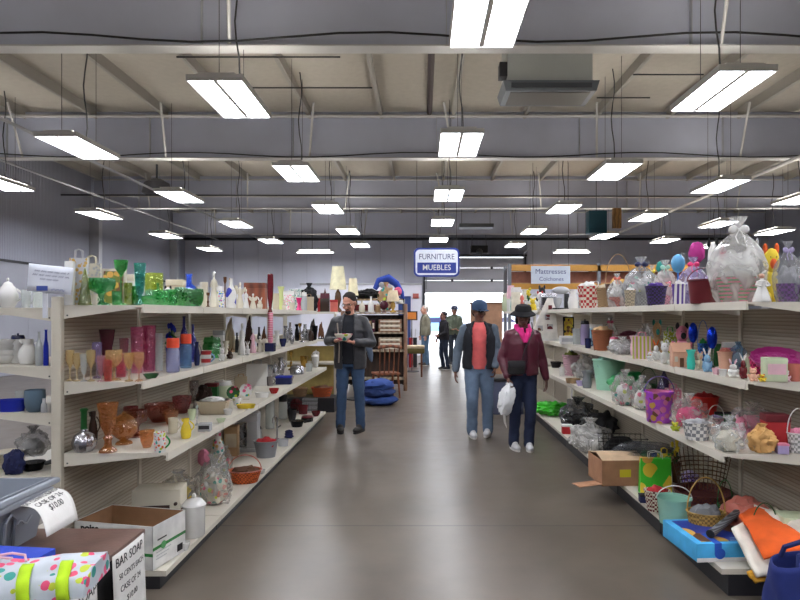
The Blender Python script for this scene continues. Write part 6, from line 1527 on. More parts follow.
loose(g_drift, 321, 0, 9.55, 7, 17, 1.12, ['brown', 'black'], 'brown carving on the crosswise shelving at right', 'sculpture')
loose(g_canister, 316, 0, 9.6, 8, 12, .76, ['white', 'white'], 'white canister on the low crosswise shelf', 'canister')
loose(g_openbasket(), 322, 0, 9.5, 22, 9, .22, [('weave', 'orange', 'brown'), 'brown'], 'orange-brown wicker basket in the crosswise bottom bin', 'basket', group=None)
loose(g_openbasket(), 300, 0, 9.5, 16, 8, .22, [('weave', 'tan', 'brown'), 'tan'], 'tan wicker basket in the crosswise bottom bin', 'basket')
# ------------------------------------------------------------------ furniture corner, far left of the aisle
bc = root('bookcase', (-.95, 12.1, 0)); tag(bc, 'brown wooden bookcase with stacked books behind the man with the bowl', 'bookcase')
wd = M('wood', (140, 106, 84), (104, 74, 56))
for x in (-.62, .62): MB().box((x - .035, -.17, 0), (x + .035, .17, 1.72 if x > 0 else 1.58), .004).build('side_panel', wd, bc)
for z in (.25, .8, 1.16, 1.55): MB().box((-.6, -.17, z - .03), (.6, .17, z)).build('shelf', M('wood', (176, 160, 136)), bc, smooth=False)
MB().box((-.6, .15, .1), (.6, .17, 1.5)).build('back_panel', M('wood', 'dbrown'), bc, smooth=False)
pos = ['on the top row, uppermost of three', 'on the top row, middle of three', 'on the top row, lowest of three', 'on the second row, uppermost of three', 'on the second row, middle of three', 'on the second row, lowest of three']
for i in range(6):
    z = (1.16 if i < 3 else .8) + .002 + (2 - i % 3) * .085
    o = g_box('hardcover_book', False)(.46, .26, .08, [('wood', (168, 146, 124) if i % 2 else (150, 110, 84)), 'ivory']); o.location = (-.63, 12.05, z)
    tag(o, 'flat lying brown book in the bookcase ' + pos[i], 'book', 'flat books in the bookcase')
for i in range(5):
    o = g_box('upright_book', False)(.045, .22, .24 - .02 * (i % 2), [['black', 'dred', 'navy', 'tan', 'maroon'][i], 'ivory']); o.location = (-1.36 + i * .075 + .1 * (i > 2), 12.03, 1.162)
    tag(o, ['black', 'dark red', 'navy', 'tan', 'maroon'][i] + ' upright book on the upper row of the bookcase', 'book', 'upright books in the bookcase')
T_ = 1.55
loose(g_lamp, 338, 0, 12.0, 17, 46, T_, [('fab', (232, 226, 190)), 'brown'], 'big table lamp with cream drum shade above the man with the bowl', 'lamp')
loose(g_lamp, 353, 0, 12.05, 11, 34, T_, [('fab', (230, 220, 186)), 'dbrown'], 'smaller table lamp with cream shade right of the big lamp', 'lamp')
loose(g_lamp, 393, 0, 12.0, 13, 22, T_, [('fab', (226, 208, 176)), 'gold'], 'little table lamp with tilted beige shade at the right end of the bookcase', 'lamp')
loose(glassy('bottle', 'bottle'), 371, 0, 11.98, 6, 16, T_, 'white', 'white bottle on the bookcase right of the man with the bowl', 'bottle')
loose(glassy('bottle', 'bottle'), 362, 0, 12.02, 6, 12, T_, 'ivory', 'ivory bottle on the bookcase close to the man with the bowl', 'bottle')
loose(g_ball('round_vase'), 384, 0, 12.02, 9, 12, T_, 'maroon', 'round maroon vase on the bookcase', 'vase')
loose(g_canister, 378, 0, 12.1, 7, 9, T_, ['tan', 'brown'], 'tan canister left of the round maroon vase', 'canister')
loose(g_cloth(), 400, 0, 12.05, 8, 4, 1.721, ['white', 'white'], 'folded white cloth on the high end of the bookcase', 'cloth', d=.22)
# shelving with bags behind the bookcase
sb = root('storage_rack', (-.9, 13.2, 0)); tag(sb, 'dark storage rack behind the bookcase, piled with bags', 'rack')
for x in (-.62, .5): MB().box((x - .02, -.25, 0), (x + .02, .25, 1.85)).build('upright', M('steel', 'dark'), sb, smooth=False)
for z in (.9, 1.6, 1.85): MB().box((-.62, -.25, z - .03), (.5, .25, z)).build('shelf', M('wood', 'tan'), sb, smooth=False)
loose(g_crumple('duffel_bag', 'fab', False), 368, 0, 13.2, 30, 11, 1.85, ['black', 'dgreen'], 'black duffel bag heaped on the rack behind the bookcase', 'duffel bag')
loose(g_box(), 366, 0, 13.05, 22, 7, 1.6, ['dred', 'white'], 'dark red box under the black duffel bag', 'box')
bl = root('blue_backpack', (-.78, 13.15, 2.06)); tag(bl, 'blue and white curved backpack on top of the black duffel bag', 'backpack')
MB().tube([(-.25, 0, .0), (-.15, 0, .18), (.05, 0, .24), (.22, 0, .12), (.34, 0, -.08), (.38, 0, -.22)], [.05, .085, .095, .08, .055, .02], 14).build('shell', M('fab', (44, 70, 160)), bl)
MB().ell((.0, -.08, .06), (.17, .06, .08), (0, .4, 0)).build('front_pocket', M('fab', 'lgrey'), bl)
loose(g_crumple('cloth_sack', 'fab', True), 386, 0, 13.0, 15, 28, 1.6, [('floral', 'tan', 'brown', .4), 'tan'], 'patterned tan sack hanging over the right end of the rack', 'sack')
loose(g_ball('paper_rosette', 'fab'), 398, 0, 13.1, 8, 12, 1.85, ['rose', 'white'], 'pink rosette at the right end of the rack', 'rosette')
# chair, bench, clothes
ch = root('wooden_chair', (-.66, 11.0, 0), R(200)); tag(ch, 'brown wooden chair with spindle back at the end of the aisle', 'chair')
cw = M('wood', (130, 74, 44), (92, 50, 30))
MB().box((-.22, -.21, .42), (.22, .21, .46), .012).build('seat', cw, ch)
for x in (-.18, .18):
    for y in (-.17, .17): MB().tube([(x, y, .42), (x * 1.15, y * 1.15, 0)], [.022, .015], 8).build('leg', cw, ch)
m = MB()
for i in range(5): m.tube([(-.17 + .085 * i, .19, .46), (-.18 + .09 * i, .25, .9)], .012, 6)
m.tube([(-.22, .25, .92), (0, .29, .95), (.22, .25, .92)], .03, 8); m.build('backrest', cw, ch)
bn = root('upholstered_bench', (-.26, 14.1, .07)); tag(bn, 'low upholstered bench with beige and green seat left of the old man', 'bench')
MB().box((-.45, -.25, .66), (.32, .25, .72), .02).build('seat_pad', M('fab', (196, 176, 148)), bn)
MB().box((-.28, -.26, .54), (.32, .24, .66), .04).build('seat_base', M('fab', (94, 84, 44)), bn)
for x in (-.35, .25):
    for y in (-.2, .2): MB().tube([(x, y, .56), (x, y, 0)], .022, 8).build('leg', cw, bn)
o = g_cloth('jeans_pile', 'fab')(.62, .5, .42, [(40, 66, 128), (30, 50, 100)]); o.location = (-.72, 10.1, 0); tag(o, 'pile of blue denim clothes on the floor behind the man with the bowl', 'clothes pile')
jr = root('denim_jacket', (-1.15, 10.75, 0)); tag(jr, 'grey-blue denim jacket hanging on a stand behind the man', 'jacket')
MB().ell((0, 0, 1.02), (.17, .1, .32), sub=3, dist=.15, seed=4).ell((-.2, 0, .95), (.06, .06, .3), (0, .2, 0)).ell((.2, 0, .95), (.06, .06, .3), (0, -.2, 0)).build('body', M('fab', (84, 98, 118)), jr)
MB().tube([(0, 0, 0), (0, 0, 1.35)], .015, 8).lathe([(0, 0), (.2, 0), (.2, .02), (0, .02)], 16).build('stand', M('steel', 'dark'), jr)

# white partition with a blue door and posters
pw = root('partition', (0, 22.5, 0)); tag(pw, 'white partition wall with a blue door left of the roll-up door', 'partition')
MB().box((-4.5, 0, 0), (-.02, .12, 2.62)).build('panel', M('steel', (222, 222, 232)), pw, smooth=False)
MB().box((-4.55, -.03, 2.62), (.03, .15, 2.68)).build('cap_rail', M('steel', 'lgrey'), pw, smooth=False)
d2 = MB().box((-.88, -.03, 0), (-.42, .0, 2.2)).build('door_leaf', M('pl', (40, 62, 120)), pw, smooth=False)
tag(MB().box((-.34, 22.44, 2.12), (-.12, 22.49, 2.30), .01).build('red_alarm_box', M('pl', (170, 90, 80))), 'small red alarm box on the white partition', 'alarm box')
pf = root('orange_picture', (-.27, 16.0, 1.36)); tag(pf, 'orange picture in a dark frame on a stand right of the bookcase', 'picture')
MB().box((-.15, -.015, 0), (.15, .015, .24)).build('frame', M('wood', 'dbrown'), pf, smooth=False); MB().box((-.115, -.018, .03), (.115, -.014, .21)).build('picture', M('paper', (232, 140, 60)), pf, smooth=False)
MB().tube([(0, 0, .0), (0, .02, -1.36)], .012, 6).lathe([(0, -1.36), (.2, -1.36), (.2, -1.34), (0, -1.34)], 14).build('stand', M('steel', 'dark'), pf)
for i, (x, c) in enumerate(((-.35, 'navy'), (-.22, 'red'), (-.1, 'dark'))):
    g = root('golf_bag', (x - .1, 17.2 + .1 * i, 0)); tag(g, ['navy', 'red', 'dark grey'][i] + ' upright sports bag on the floor left of the old man', 'sports bag', 'upright sports bags')
    MB().lathe([(0, 0), (.055, 0), (.06, .1), (.055, .8), (.06, .85), (0, .85)], 14).build('body', M('fab', c), g); MB().tube([(.0, -.03, .85), (.02, -.04, 1.1)], .012, 6).build('handle', M('steel', 'silver'), g)

# pallet rack and mattress sign, far right
rk = root('pallet_rack', (4.6, 17.6, 0)); tag(rk, 'orange-beamed pallet rack with boards behind the right shelving', 'rack')
for x in (-2.05, .55, 3.4):
    for y in (0, .9): MB().box((x - .05, y - .04, 0), (x + .05, y + .04, 3.4 if x > 3 else 3.0)).build('upright', M('steel', (120, 124, 132)), rk, smooth=False)
for z in (2.25, 2.78):
    MB().box((-2.0, -.04, z), (3.35, .04, z + .16)).build('beam', M('pl', (206, 150, 60)), rk, smooth=False)
    MB().box((-2.0, -.0, z + .16), (3.35, .9, z + .19)).build('board', M('card', (190, 150, 104)), rk, smooth=False)
MB().box((-1.95, .3, 2.44), (3.3, .33, 2.78)).build('back_board', M('card', (150, 100, 84)), rk, smooth=False)
ms = root('mattress_sign', (3.62, 17.0, 2.62)); tag(ms, 'white sign reading Mattresses and Colchones hanging before the pallet rack', 'sign')
MB().box((-.55, -.01, -.24), (.55, .01, .26)).build('panel', M('pl', (208, 218, 232)), ms, smooth=False)
lettering('Mattresses', .2, M('pl', (60, 70, 130)), ms, (0, -.012, .1), (R(90), 0, 0)); lettering('Colchones', .16, M('pl', (70, 80, 140)), ms, (.02, -.012, -.11), (R(90), 0, 0))
for x in (-.5, .5): MB().tube([(x, 0, .25), (x, 0, ROOF - 2.64)], .005, 5).build('hanger_wire', cablem, ms)
tb = root('teal_banner_box', (5.3, 18.2, 4.0)); tag(tb, 'teal box hanging under the roof between the right lights', 'box')
MB().box((-.32, -.2, -.05), (.22, .2, .62), .02).build('body', M('pl', (20, 74, 92)), tb)
MB().tube([(-.05, 0, .6), (-.05, 0, ROOF - 4.02)], .012, 6).build('hanger_rod', hd, tb)
o = tag(MB().box((5.75, 18.15, 4.12), (6.0, 18.3, 4.72), .01).build('wooden_crate', M('wood', (150, 110, 60))), 'wooden crate hanging beside the teal box', 'crate')
MB().tube([(5.88, 18.22, 4.7), (5.88, 18.22, ROOF - .02)], .01, 6).build('hanger_rod', hd, o)
# cardboard and goods behind the couple
o = root('wardrobe_carton', (1.62, 15.4, 0)); tag(o, 'large brown panel standing behind the man in the blue cap', 'board')
MB().box((-.36, -.06, 0), (.42, .3, 1.78), .01).build('body', M('card', (156, 118, 92)), o); MB().box((-.38, -.08, 1.78), (.44, .32, 1.82)).build('top_edge', M('card', (120, 86, 66)), o, smooth=False)
# display panel leaning at the far end of the right run
dp = root('display_board', (1.47, 8.45, 1.235), 0); tag(dp, 'white angled display board leaning at the far end of the second shelf', 'display board')
m = MB().add([(-.0, -.15, -.06), (.40, -.15, -.06), (.36, -.12, .50), (.26, -.12, .50), (0, -.13, -.06), (.40, -.13, -.06), (.36, -.10, .5), (.26, -.10, .5)], [(0, 1, 2, 3), (7, 6, 5, 4), (0, 4, 5, 1), (1, 5, 6, 2), (2, 6, 7, 3), (3, 7, 4, 0)])
m.build('board', M('card', (222, 218, 212)), dp, smooth=False)
for x, z, w__ in ((.12, .05, .07), (.25, .07, .08), (.22, .2, .07), (.27, .33, .05), (.05, -.03, .06)): MB().box((x, -.153 + z * .055, z), (x + w__, -.149 + z * .055, z + .07)).build('pinned_picture', M('print', 'lgrey', 'dred', .5), dp, smooth=False)
MB().box((.0, -.16, -.09), (.42, -.0, -.06)).build('foot', M('card', 'white'), dp, smooth=False)
o = root('storage_box', (1.28, 9.3, 0)); tag(o, 'blue-grey plastic storage box on the floor behind the woman in the hat', 'storage box')
MB().box((-.3, -.22, 0), (.25, .22, .5), .02).build('body', M('pl', (92, 98, 124)), o); MB().box((-.32, -.24, .5), (.27, .24, .55), .01).build('lid', M('pl', 'dark'), o)

# ------------------------------------------------------------------ people
VX = 1.15
def remesh(mb, name, mat, parent, voxel=.008, smooth=3, disp=0, seed=0, fr=9):
    me = bpy.data.meshes.new('t'); me.from_pydata(mb.v, [], mb.f); me.update()
    t = bmesh.new(); t.from_mesh(me); bmesh.ops.remove_doubles(t, verts=t.verts, dist=1e-6); bmesh.ops.recalc_face_normals(t, faces=t.faces); t.to_mesh(me); t.free()
    o = bpy.data.objects.new('t', me); COL.objects.link(o)
    r = o.modifiers.new('r', 'REMESH'); r.mode = 'VOXEL'; r.voxel_size = voxel * VX; r.adaptivity = 0
    if smooth: s = o.modifiers.new('s', 'SMOOTH'); s.factor = .5; s.iterations = smooth
    dg = bpy.context.evaluated_depsgraph_get()
    m2 = bpy.data.meshes.new_from_object(o.evaluated_get(dg)); bpy.data.objects.remove(o); bpy.data.meshes.remove(me)
    m2.name = name; m2.materials.clear(); m2.materials.append(mat)
    if disp:
        for v in m2.vertices:
            c = v.co
            n = noise.noise(Vector((c.x * fr + seed, c.y * fr, c.z * fr * 1.6))) + .5 * noise.noise(Vector((c.x * fr * 2, c.y * fr * 2 + seed, c.z * fr * 3.4)))
            v.co = c + v.normal * n * disp
    for p in m2.polygons: p.use_smooth = True
    q = bpy.data.objects.new(name, m2); COL.objects.link(q); q.parent = parent
    return q
def limb(mb, pts, rs, n=12):
    """tapered limb through the joints with round ends"""
    P_ = [Vector(p) for p in pts]
    for i in range(len(P_) - 1): mb.tube([P_[i], P_[i].lerp(P_[i + 1], .5), P_[i + 1]], [rs[i], (rs[i] + rs[i + 1]) / 2 * 1.02, rs[i + 1]], n)
    for p, r in zip(P_, rs): mb.ell(p, r, sub=2)
def loft(mb, secs, n=22, gap=None, th=.02):
    """secs = [(centre, rx, ry)], gap = opening angle at the front for each section"""
    vs = []; fs = []
    if gap is None:
        for c, rx, ry in secs:
            for i in range(n):
                a = 2 * PI * i / n; vs.append((c[0] + rx * math.cos(a), c[1] + ry * math.sin(a), c[2]))
        K_ = len(secs)
        for j in range(K_ - 1):
            for i in range(n): fs.append((j * n + i, j * n + (i + 1) % n, (j + 1) * n + (i + 1) % n, (j + 1) * n + i))
        fs += [tuple(range(n - 1, -1, -1)), tuple(range((K_ - 1) * n, K_ * n))]
        return mb.add(vs, fs)
    m_ = 2 * (n + 1)
    for (c, rx, ry), g in zip(secs, gap):
        for q in (0, 1):
            ri = th * q
            for i in range(n + 1):
                k = i / n if q == 0 else 1 - i / n
                a = -PI / 2 + g / 2 + (2 * PI - g) * k
                vs.append((c[0] + (rx - ri) * math.cos(a), c[1] + (ry - ri) * math.sin(a), c[2]))
    K_ = len(secs)
    for j in range(K_ - 1):
        for i in range(m_): fs.append((j * m_ + i, j * m_ + (i + 1) % m_, (j + 1) * m_ + (i + 1) % m_, (j + 1) * m_ + i))
    fs += [tuple(range(m_ - 1, -1, -1)), tuple(range((K_ - 1) * m_, K_ * m_))]
    return mb.add(vs, fs)
def hand(mb, wr, d, nrm, side, curl, k=1.0):
    """palm and five fingers; d finger direction, nrm palm normal, side +1/-1 for thumb side"""
    d = Vector(d).normalized(); nrm = Vector(nrm); nrm = (nrm - d * nrm.dot(d)).normalized(); x = d.cross(nrm) * side
    wr = Vector(wr)
    mt = Matrix((x, d, nrm)).transposed().to_4x4(); mt.translation = wr
    old = mb.m; mb.m = mt
    mb.ell((0, .045 * k, 0), (.040 * k, .054 * k, .016 * k))
    for i, (off, L_) in enumerate(((.030, .072), (.010, .080), (-.011, .074), (-.031, .060))):
        p = Vector((off * k, .080 * k, 0)); pts = [Vector((off * .8 * k, .04 * k, 0)), p]; a = 0
        for sg_, fr_ in ((.45, .5), (.30, .8), (.25, .7)):
            a += curl * fr_
            p = p + Vector((off * .10, math.cos(a), math.sin(a))) * (L_ * sg_ * k); pts.append(p)
        mb.tube(pts, [.009 * k, .0098 * k, .0092 * k, .0085 * k, .0065 * k], 8); mb.ell(pts[-1], .0066 * k, sub=1)
    t0 = Vector((.026 * k, .018 * k, .004 * k)); t1 = t0 + Vector((.030, .026, .010)) * k; t2 = t1 + Vector((.010, .030, .014 + .01 * curl)) * k
    mb.tube([t0, t1, t2], [.014 * k, .0115 * k, .008 * k], 8); mb.ell(t2, .008 * k, sub=1)
    mb.m = old
def person(label, loc, rz, H, pose, look, voxel=.006):
    """faces -y; pose: elbows, hands, knees, ankles (in metres for a 1.8 m figure)"""
    s = H / 1.8; r = root('person', loc, rz); tag(r, label, 'person')
    V = lambda p: Vector(p) * s
    fem = look.get('female', False); sw = .165 if fem else .185; lean = look.get('lean', 0)
    hip = {k: V((k * .09, 0, .93)) for k in (-1, 1)}
    sh = {k: V((k * sw, lean, 1.425)) for k in (-1, 1)}
    el, hn, kn, an = [{k: V(pose[nm][0 if k < 0 else 1]) for k in (-1, 1)} for nm in ('elbow', 'hand', 'knee', 'ankle')]
    skin = M('skin', look['skin'])
    hd_c = V((look.get('hx', 0), lean - .03, 1.655)); hx, hz = look.get('tilt', 0), look.get('turn', 0)
    HM = Matrix.Translation(hd_c) @ Euler((hx, 0, hz)).to_matrix().to_4x4() @ Matrix.Scale(s * look.get('head', 1.06), 4)
    b = MB()
    # trunk and limbs
    loft(b, [(V((0, 0, .86)), .12 * s, .09 * s), (V((0, 0, .95)), .155 * s, .105 * s), (V((0, lean * .4, 1.10)), .13 * s, .09 * s), (V((0, lean * .8, 1.30)), .155 * s, .10 * s), (V((0, lean, 1.42)), .15 * s, .085 * s), (V((0, lean, 1.50)), .07 * s, .06 * s)])
    limb(b, [V((0, lean, 1.46)), V((0, lean - .01, 1.60))], [.062 * s, .055 * s])
    for k in (-1, 1):
        limb(b, [sh[k], el[k], hn[k]], [.050 * s, .040 * s, .026 * s])
        limb(b, [hip[k], kn[k], an[k]], [.082 * s, .055 * s, .038 * s])
        b.ell(an[k] + V((0, -.05, -.045)), V((.028, .075, .024)))
        hdir, hn_, side, curl = pose['grip'][0 if k < 0 else 1]
        hand(b, hn[k], hdir, hn_, side, curl, s)
    # head: skull, face, nose, brow, chin, ears, lips
    b.m = HM
    b.ell((0, .015, .03), (.076, .096, .096), sub=3).ell((0, -.012, -.035), (.062, .075, .075), sub=3).ell((0, -.055, -.085), (.034, .03, .026))
    b.tube([(0, -.088, .022), (0, -.100, .0), (0, -.110, -.020)], [.009, .011, .014], 8); b.ell((0, -.104, -.024), (.017, .012, .010))
    b.ell((0, -.082, .034), (.050, .014, .010)); b.ell((0, -.084, -.052), (.024, .012, .006)); b.ell((0, -.083, -.062), (.021, .011, .007))
    for k in (-1, 1): b.ell((k * .078, .012, -.005), (.010, .020, .032), (0, k * .15, 0)).ell((k * .036, -.070, -.022), (.024, .022, .022))
    b.m = Matrix()
    body = remesh(b, 'body', skin, r, voxel, 2)
    iv = HM.inverted(); ms = body.data.materials
    ms.append(M('cer', (30, 24, 22))); ms.append(M('skin', look.get('lip', (150, 84, 76)))); ms.append(M('cer', (226, 222, 216)))
    for p in body.data.polygons:
        c = iv @ p.center
        if c.length > .2 or c.y > -.04: continue
        for k in (-1, 1):
            dx, dz = (c.x - k * .032) / .017, (c.z - .012) / .0075
            if dx * dx + dz * dz < 1: p.material_index = 1 if abs(c.x - k * .032) < .0075 else 3
        if abs(c.x) < .026 and -.068 < c.z < -.046: p.material_index = 2
    hair = M('fab', look.get('hair', 'black'))
    def hm(mb): mb.m = HM; return mb
    for k in (-1, 1): hm(MB()).tube([(k * .018, -.094, .030), (k * .034, -.092, .036), (k * .052, -.078, .030)], [.003, .0045, .002], 6).build('eyebrow', hair, r)
    if look.get('hairstyle', 'short') != 'none':
        m = hm(MB()).ell((0, .028, .052), (.083, .092, .086), sub=3, dist=.05, seed=H * 7, fr=5)
        m.ell((0, .062, .0), (.074, .058, .08), sub=3, dist=.05, seed=2)
        if look.get('hairstyle') == 'bun': m.ell((0, .12, .06), (.04, .04, .04), sub=2, dist=.1)
        if look.get('hairstyle') == 'bob': m.ell((-.05, .05, -.05), (.04, .05, .08)).ell((.05, .05, -.05), (.04, .05, .08))
        m.build('hair', hair, r)
    if look.get('beard'): hm(MB()).ell((0, -.072, -.080), (.036, .028, .030), sub=3, dist=.1).ell((0, -.092, -.040), (.028, .012, .006)).build('beard', hair, r)
    if look.get('glasses'):
        m = hm(MB())
        for k in (-1, 1):
            m.tube([(k * .033 + .023 * math.cos(q * PI / 6), -.101 + .012 * abs(math.cos(q * PI / 6)) * (1 if k * math.cos(q * PI / 6) > 0 else 0), .010 + .015 * math.sin(q * PI / 6)) for q in range(13)], .0022, 5)
            m.tube([(k * .056, -.092, .012), (k * .08, 0, .012)], .002, 5)
        m.tube([(-.01, -.103, .012), (.01, -.103, .012)], .002, 5); m.build('glasses', M('pl', 'black'), r)
    # trousers
    tf = look.get('baggy', 1.0); t = MB()
    loft(t, [(V((0, 0, .84)), .13 * s, .10 * s), (V((0, 0, .93)), .172 * s * (1.04 if fem else 1), .122 * s), (V((0, 0, 1.03)), .155 * s, .112 * s)])
    for k in (-1, 1):
        a = an[k] + V((0, .0, -.02)); mid = kn[k].lerp(a, .5) + V((0, .012, 0))
        limb(t, [hip[k], kn[k], mid, a], [.098 * s * tf, .070 * s * tf, .064 * s * tf, .062 * s * tf])
    remesh(t, 'trousers', M('fab', look['trousers']), r, .010, 3, .0055, H * 3)
    # shoes
    for k in (-1, 1):
        fd = pose.get('toe', (0, 0))[0 if k < 0 else 1]
        st = MB(); st.m = Matrix.Translation(an[k] + V((0, 0, 0))) @ Matrix.Rotation(fd, 4, 'X') @ Matrix.Rotation(pose.get('foot', (0, 0))[0 if k < 0 else 1], 4, 'Z')
        q = s; st.ell((0, -.075 * q, -.048 * q), (.050 * q, .125 * q, .042 * q)).ell((0, .02 * q, -.035 * q), (.047 * q, .062 * q, .052 * q)).ell((0, -.03 * q, -.015 * q), (.042 * q, .07 * q, .042 * q))
        sh_ = remesh(st, 'shoe', M('shoe', look['shoes']), r, .007, 2)
        so = MB(); so.m = st.m; so.at_ = None
        vs = [(.046 * q * math.cos(2 * PI * i / 20) * (1 if math.sin(2 * PI * i / 20) < 0 else .88), -.04 * q + .15 * q * math.sin(2 * PI * i / 20), z) for z in (-.088 * q, -.068 * q) for i in range(20)]
        so.add(vs, [tuple(range(19, -1, -1)), tuple(range(20, 40))] + [(i, (i + 1) % 20, 20 + (i + 1) % 20, 20 + i) for i in range(20)])
        o = so.build('sole', M('rubber', look.get('sole', 'white')), sh_)
    # shirt
    hem = look.get('shirt_hem', .95)
    g = MB()
    loft(g, [(V((0, 0, hem)), .168 * s, .124 * s), (V((0, lean * .4, 1.10)), .158 * s, .118 * s), (V((0, lean * .8, 1.28)), .172 * s, .122 * s), (V((0, lean, 1.42)), .165 * s, .100 * s), (V((0, lean, 1.475)), .10 * s, .075 * s), (V((0, lean, 1.515)), .064 * s, .062 * s)])
    for k in (-1, 1): limb(g, [sh[k], sh[k].lerp(el[k], .5)], [.062 * s, .056 * s])
    remesh(g, 'shirt', M('fab', look['shirt']), r, .009, 3, .003, H)
    # jacket with an open front
    if look.get('jacket'):
        jh = look.get('jacket_hem', .86); G = look.get('gap', .5); bu = look.get('bulk', 1.0); jm = M(look.get('jkind', 'fab'), look['jacket'])
        j = MB()
        loft(j, [(V((0, 0, jh)), .195 * s * bu, .150 * s * bu), (V((0, 0, jh + .10)), .200 * s * bu, .152 * s * bu), (V((0, lean * .5, 1.16)), .188 * s * bu, .146 * s * bu), (V((0, lean * .8, 1.32)), .196 * s * bu, .142 * s * bu), (V((0, lean, 1.43)), .172 * s * bu, .112 * s * bu), (V((0, lean, 1.49)), .115 * s, .088 * s), (V((0, lean, 1.53)), .082 * s, .078 * s)],
             30, [G * .9, G, G, G, G * 1.1, G * 1.6, G * 2.0], .026 * s)
        sl = look.get('sleeve')
        tgt = j if not sl else MB()
        for k in (-1, 1):
            limb(j, [sh[k] + V((-k * .06, 0, .025)), sh[k] + V((-k * .012, 0, 0))], [.058 * s, .060 * s])
            w_ = hn[k].lerp(el[k], .12)
            limb(tgt, [sh[k], el[k], w_], [.062 * s * bu, .057 * s * bu, .046 * s * bu])
        remesh(j, look.get('jname', 'jacket'), jm, r, .009, 3, .006, H * 5)
        if sl: remesh(tgt, 'sleeves', M('fab', sl), r, .009, 3, .006, H * 9)
    return r, HM, s

# man reading a bowl, left of the aisle
yA = 7.75; xA = -.92
poseA = dict(elbow=[(-.29, -.02, 1.17), (.29, -.02, 1.15)], hand=[(-.11, -.31, 1.19), (.11, -.30, 1.17)], knee=[(-.11, -.02, .50), (.12, -.02, .50)], ankle=[(-.13, .0, .088), (.13, .03, .088)],
             grip=[((.75, -.35, .1), (.25, -.1, 1), -1, .7), ((-.75, -.35, .1), (-.25, -.1, 1), 1, .7)], foot=(.25, -.25))
pA, hA, sA = person('man in dark glasses and charcoal jacket looking down at a bowl in his hands', (xA, yA, 0), R(-6), 1.79, poseA,
    dict(skin=(196, 140, 118), hair=(36, 30, 28), glasses=True, beard=True, tilt=R(24), turn=R(-14), lean=-.02, trousers=(52, 74, 104), shirt=(26, 28, 36), jacket=(48, 49, 54), jkind='leather', shoes=(30, 26, 24), sole='black', gap=.8, jacket_hem=.82, shirt_hem=.88, bulk=1.06), .0055)
MB().tube([(-.13, -.165, 1.40), (-.10, -.175, 1.1), (-.11, -.17, .9)], .009, 6).build('jacket_lapel', M('fab', (150, 140, 130)), pA)
hp = pA.matrix_basis @ Vector((0, -.37, 1.185))
bo = root('floral_bowl', (hp.x, hp.y, hp.z)); tag(bo, 'white bowl with red flowers held by the man in the charcoal jacket', 'bowl')
MB().lathe(prof_wall([(.04, 0), (.05, .006), (.095, .05), (.112, .085)], .005), 30).build('bowl', M('floral', (226, 224, 210), 'rose', .6), bo)

# man in vest and blue cap
poseB = dict(elbow=[(-.28, .03, 1.14), (.24, .02, 1.15)], hand=[(-.31, -.06, .86), (.20, -.12, .92)], knee=[(-.09, -.10, .50), (.11, .02, .50)], ankle=[(-.09, .02, .088), (.12, .08, .10)],
             grip=[((0, -.15, -1), (1, 0, 0), 1, .5), ((0, -.2, -1), (-1, 0, 0), -1, 1.0)], foot=(.2, -.2))
pB, hB, sB = person('man in blue cap, black puffer vest and coral shirt walking up the aisle', (.70, 7.42, 0), R(-4), 1.68, poseB,
    dict(skin='skin2', hair=(30, 28, 28), tilt=R(8), turn=R(24), lean=-.03, trousers=(104, 124, 150), baggy=1.14, shirt=(222, 104, 104), jacket=(24, 26, 34), sleeve=(92, 104, 118), shoes=(206, 206, 210), gap=.95, jacket_hem=.90, shirt_hem=.90, bulk=1.12, jname='vest', glasses=True, lip=(96, 56, 52)), .0055)
m = MB(); m.m = hB; m.lathe([(.093, .02), (.098, .045), (.094, .09), (.07, .125), (.03, .142), (0, .146)], 26); m.build('cap', M('fab', (52, 74, 104)), pB)
m = MB(); m.m = hB; m.add([(x, y, z) for z in (.022, .030) for x, y in [(.088 * math.cos(R(200 + 14 * i)), .088 * math.sin(R(200 + 14 * i))) for i in range(11)] + [(.085 * math.cos(R(340 - 14 * i)), -.075 + .095 * math.sin(R(340 - 14 * i))) for i in range(11)]],
      [tuple(range(22)), tuple(range(43, 21, -1))] + [(i, (i + 1) % 22, 22 + (i + 1) % 22, 22 + i) for i in range(22)]).build('cap_brim', M('fab', (44, 62, 90)), pB)
m = MB()
for k in (-1, 1): m.tube([(k * .075 * sB, -.06 * sB, 1.50 * sB), (k * .13 * sB, -.125 * sB, 1.40 * sB), (k * .10 * sB, -.155 * sB, 1.25 * sB)], [.016, .014, .008], 8)
m.build('vest_collar', M('fab', (40, 44, 54)), pB)
# woman in bucket hat
poseC = dict(elbow=[(-.25, .0, 1.13), (.27, .04, 1.12)], hand=[(-.21, -.14, .90), (.31, .0, .86)], knee=[(-.085, -.02, .50), (.09, -.08, .50)], ankle=[(-.09, .05, .09), (.09, .0, .088)],
             grip=[((0, -.3, -1), (1, 0, 0), 1, 1.1), ((0, -.1, -1), (-1, 0, 0), -1, .5)], foot=(.1, -.15))
pC, hC, sC = person('woman in black bucket hat, maroon jacket and pink hood walking up the aisle', (1.11, 6.72, 0), R(6), 1.62, poseC,
    dict(skin='skin3', hair=(22, 20, 20), hairstyle='bob', female=True, tilt=R(10), turn=R(-10), lean=-.03, trousers=(34, 44, 72), baggy=1.06, shirt=(70, 30, 46), jacket=(82, 26, 44), jkind='leather', shoes=(200, 200, 204), gap=.25, jacket_hem=.93, shirt_hem=.95, bulk=1.06, lip=(88, 48, 48)), .0055)
m = MB(); m.m = hC; m.lathe([(.150, .012), (.142, .026), (.098, .060), (.094, .10), (.075, .128), (.03, .138), (0, .14)], 30, lambda a, z, j: 1 + (.04 * math.sin(a * 3) if j < 2 else 0)); o = m.build('bucket_hat', M('fab', (18, 18, 22)), pC)
md = o.modifiers.new('thickness', 'SOLIDIFY'); md.thickness = .004
m = MB()
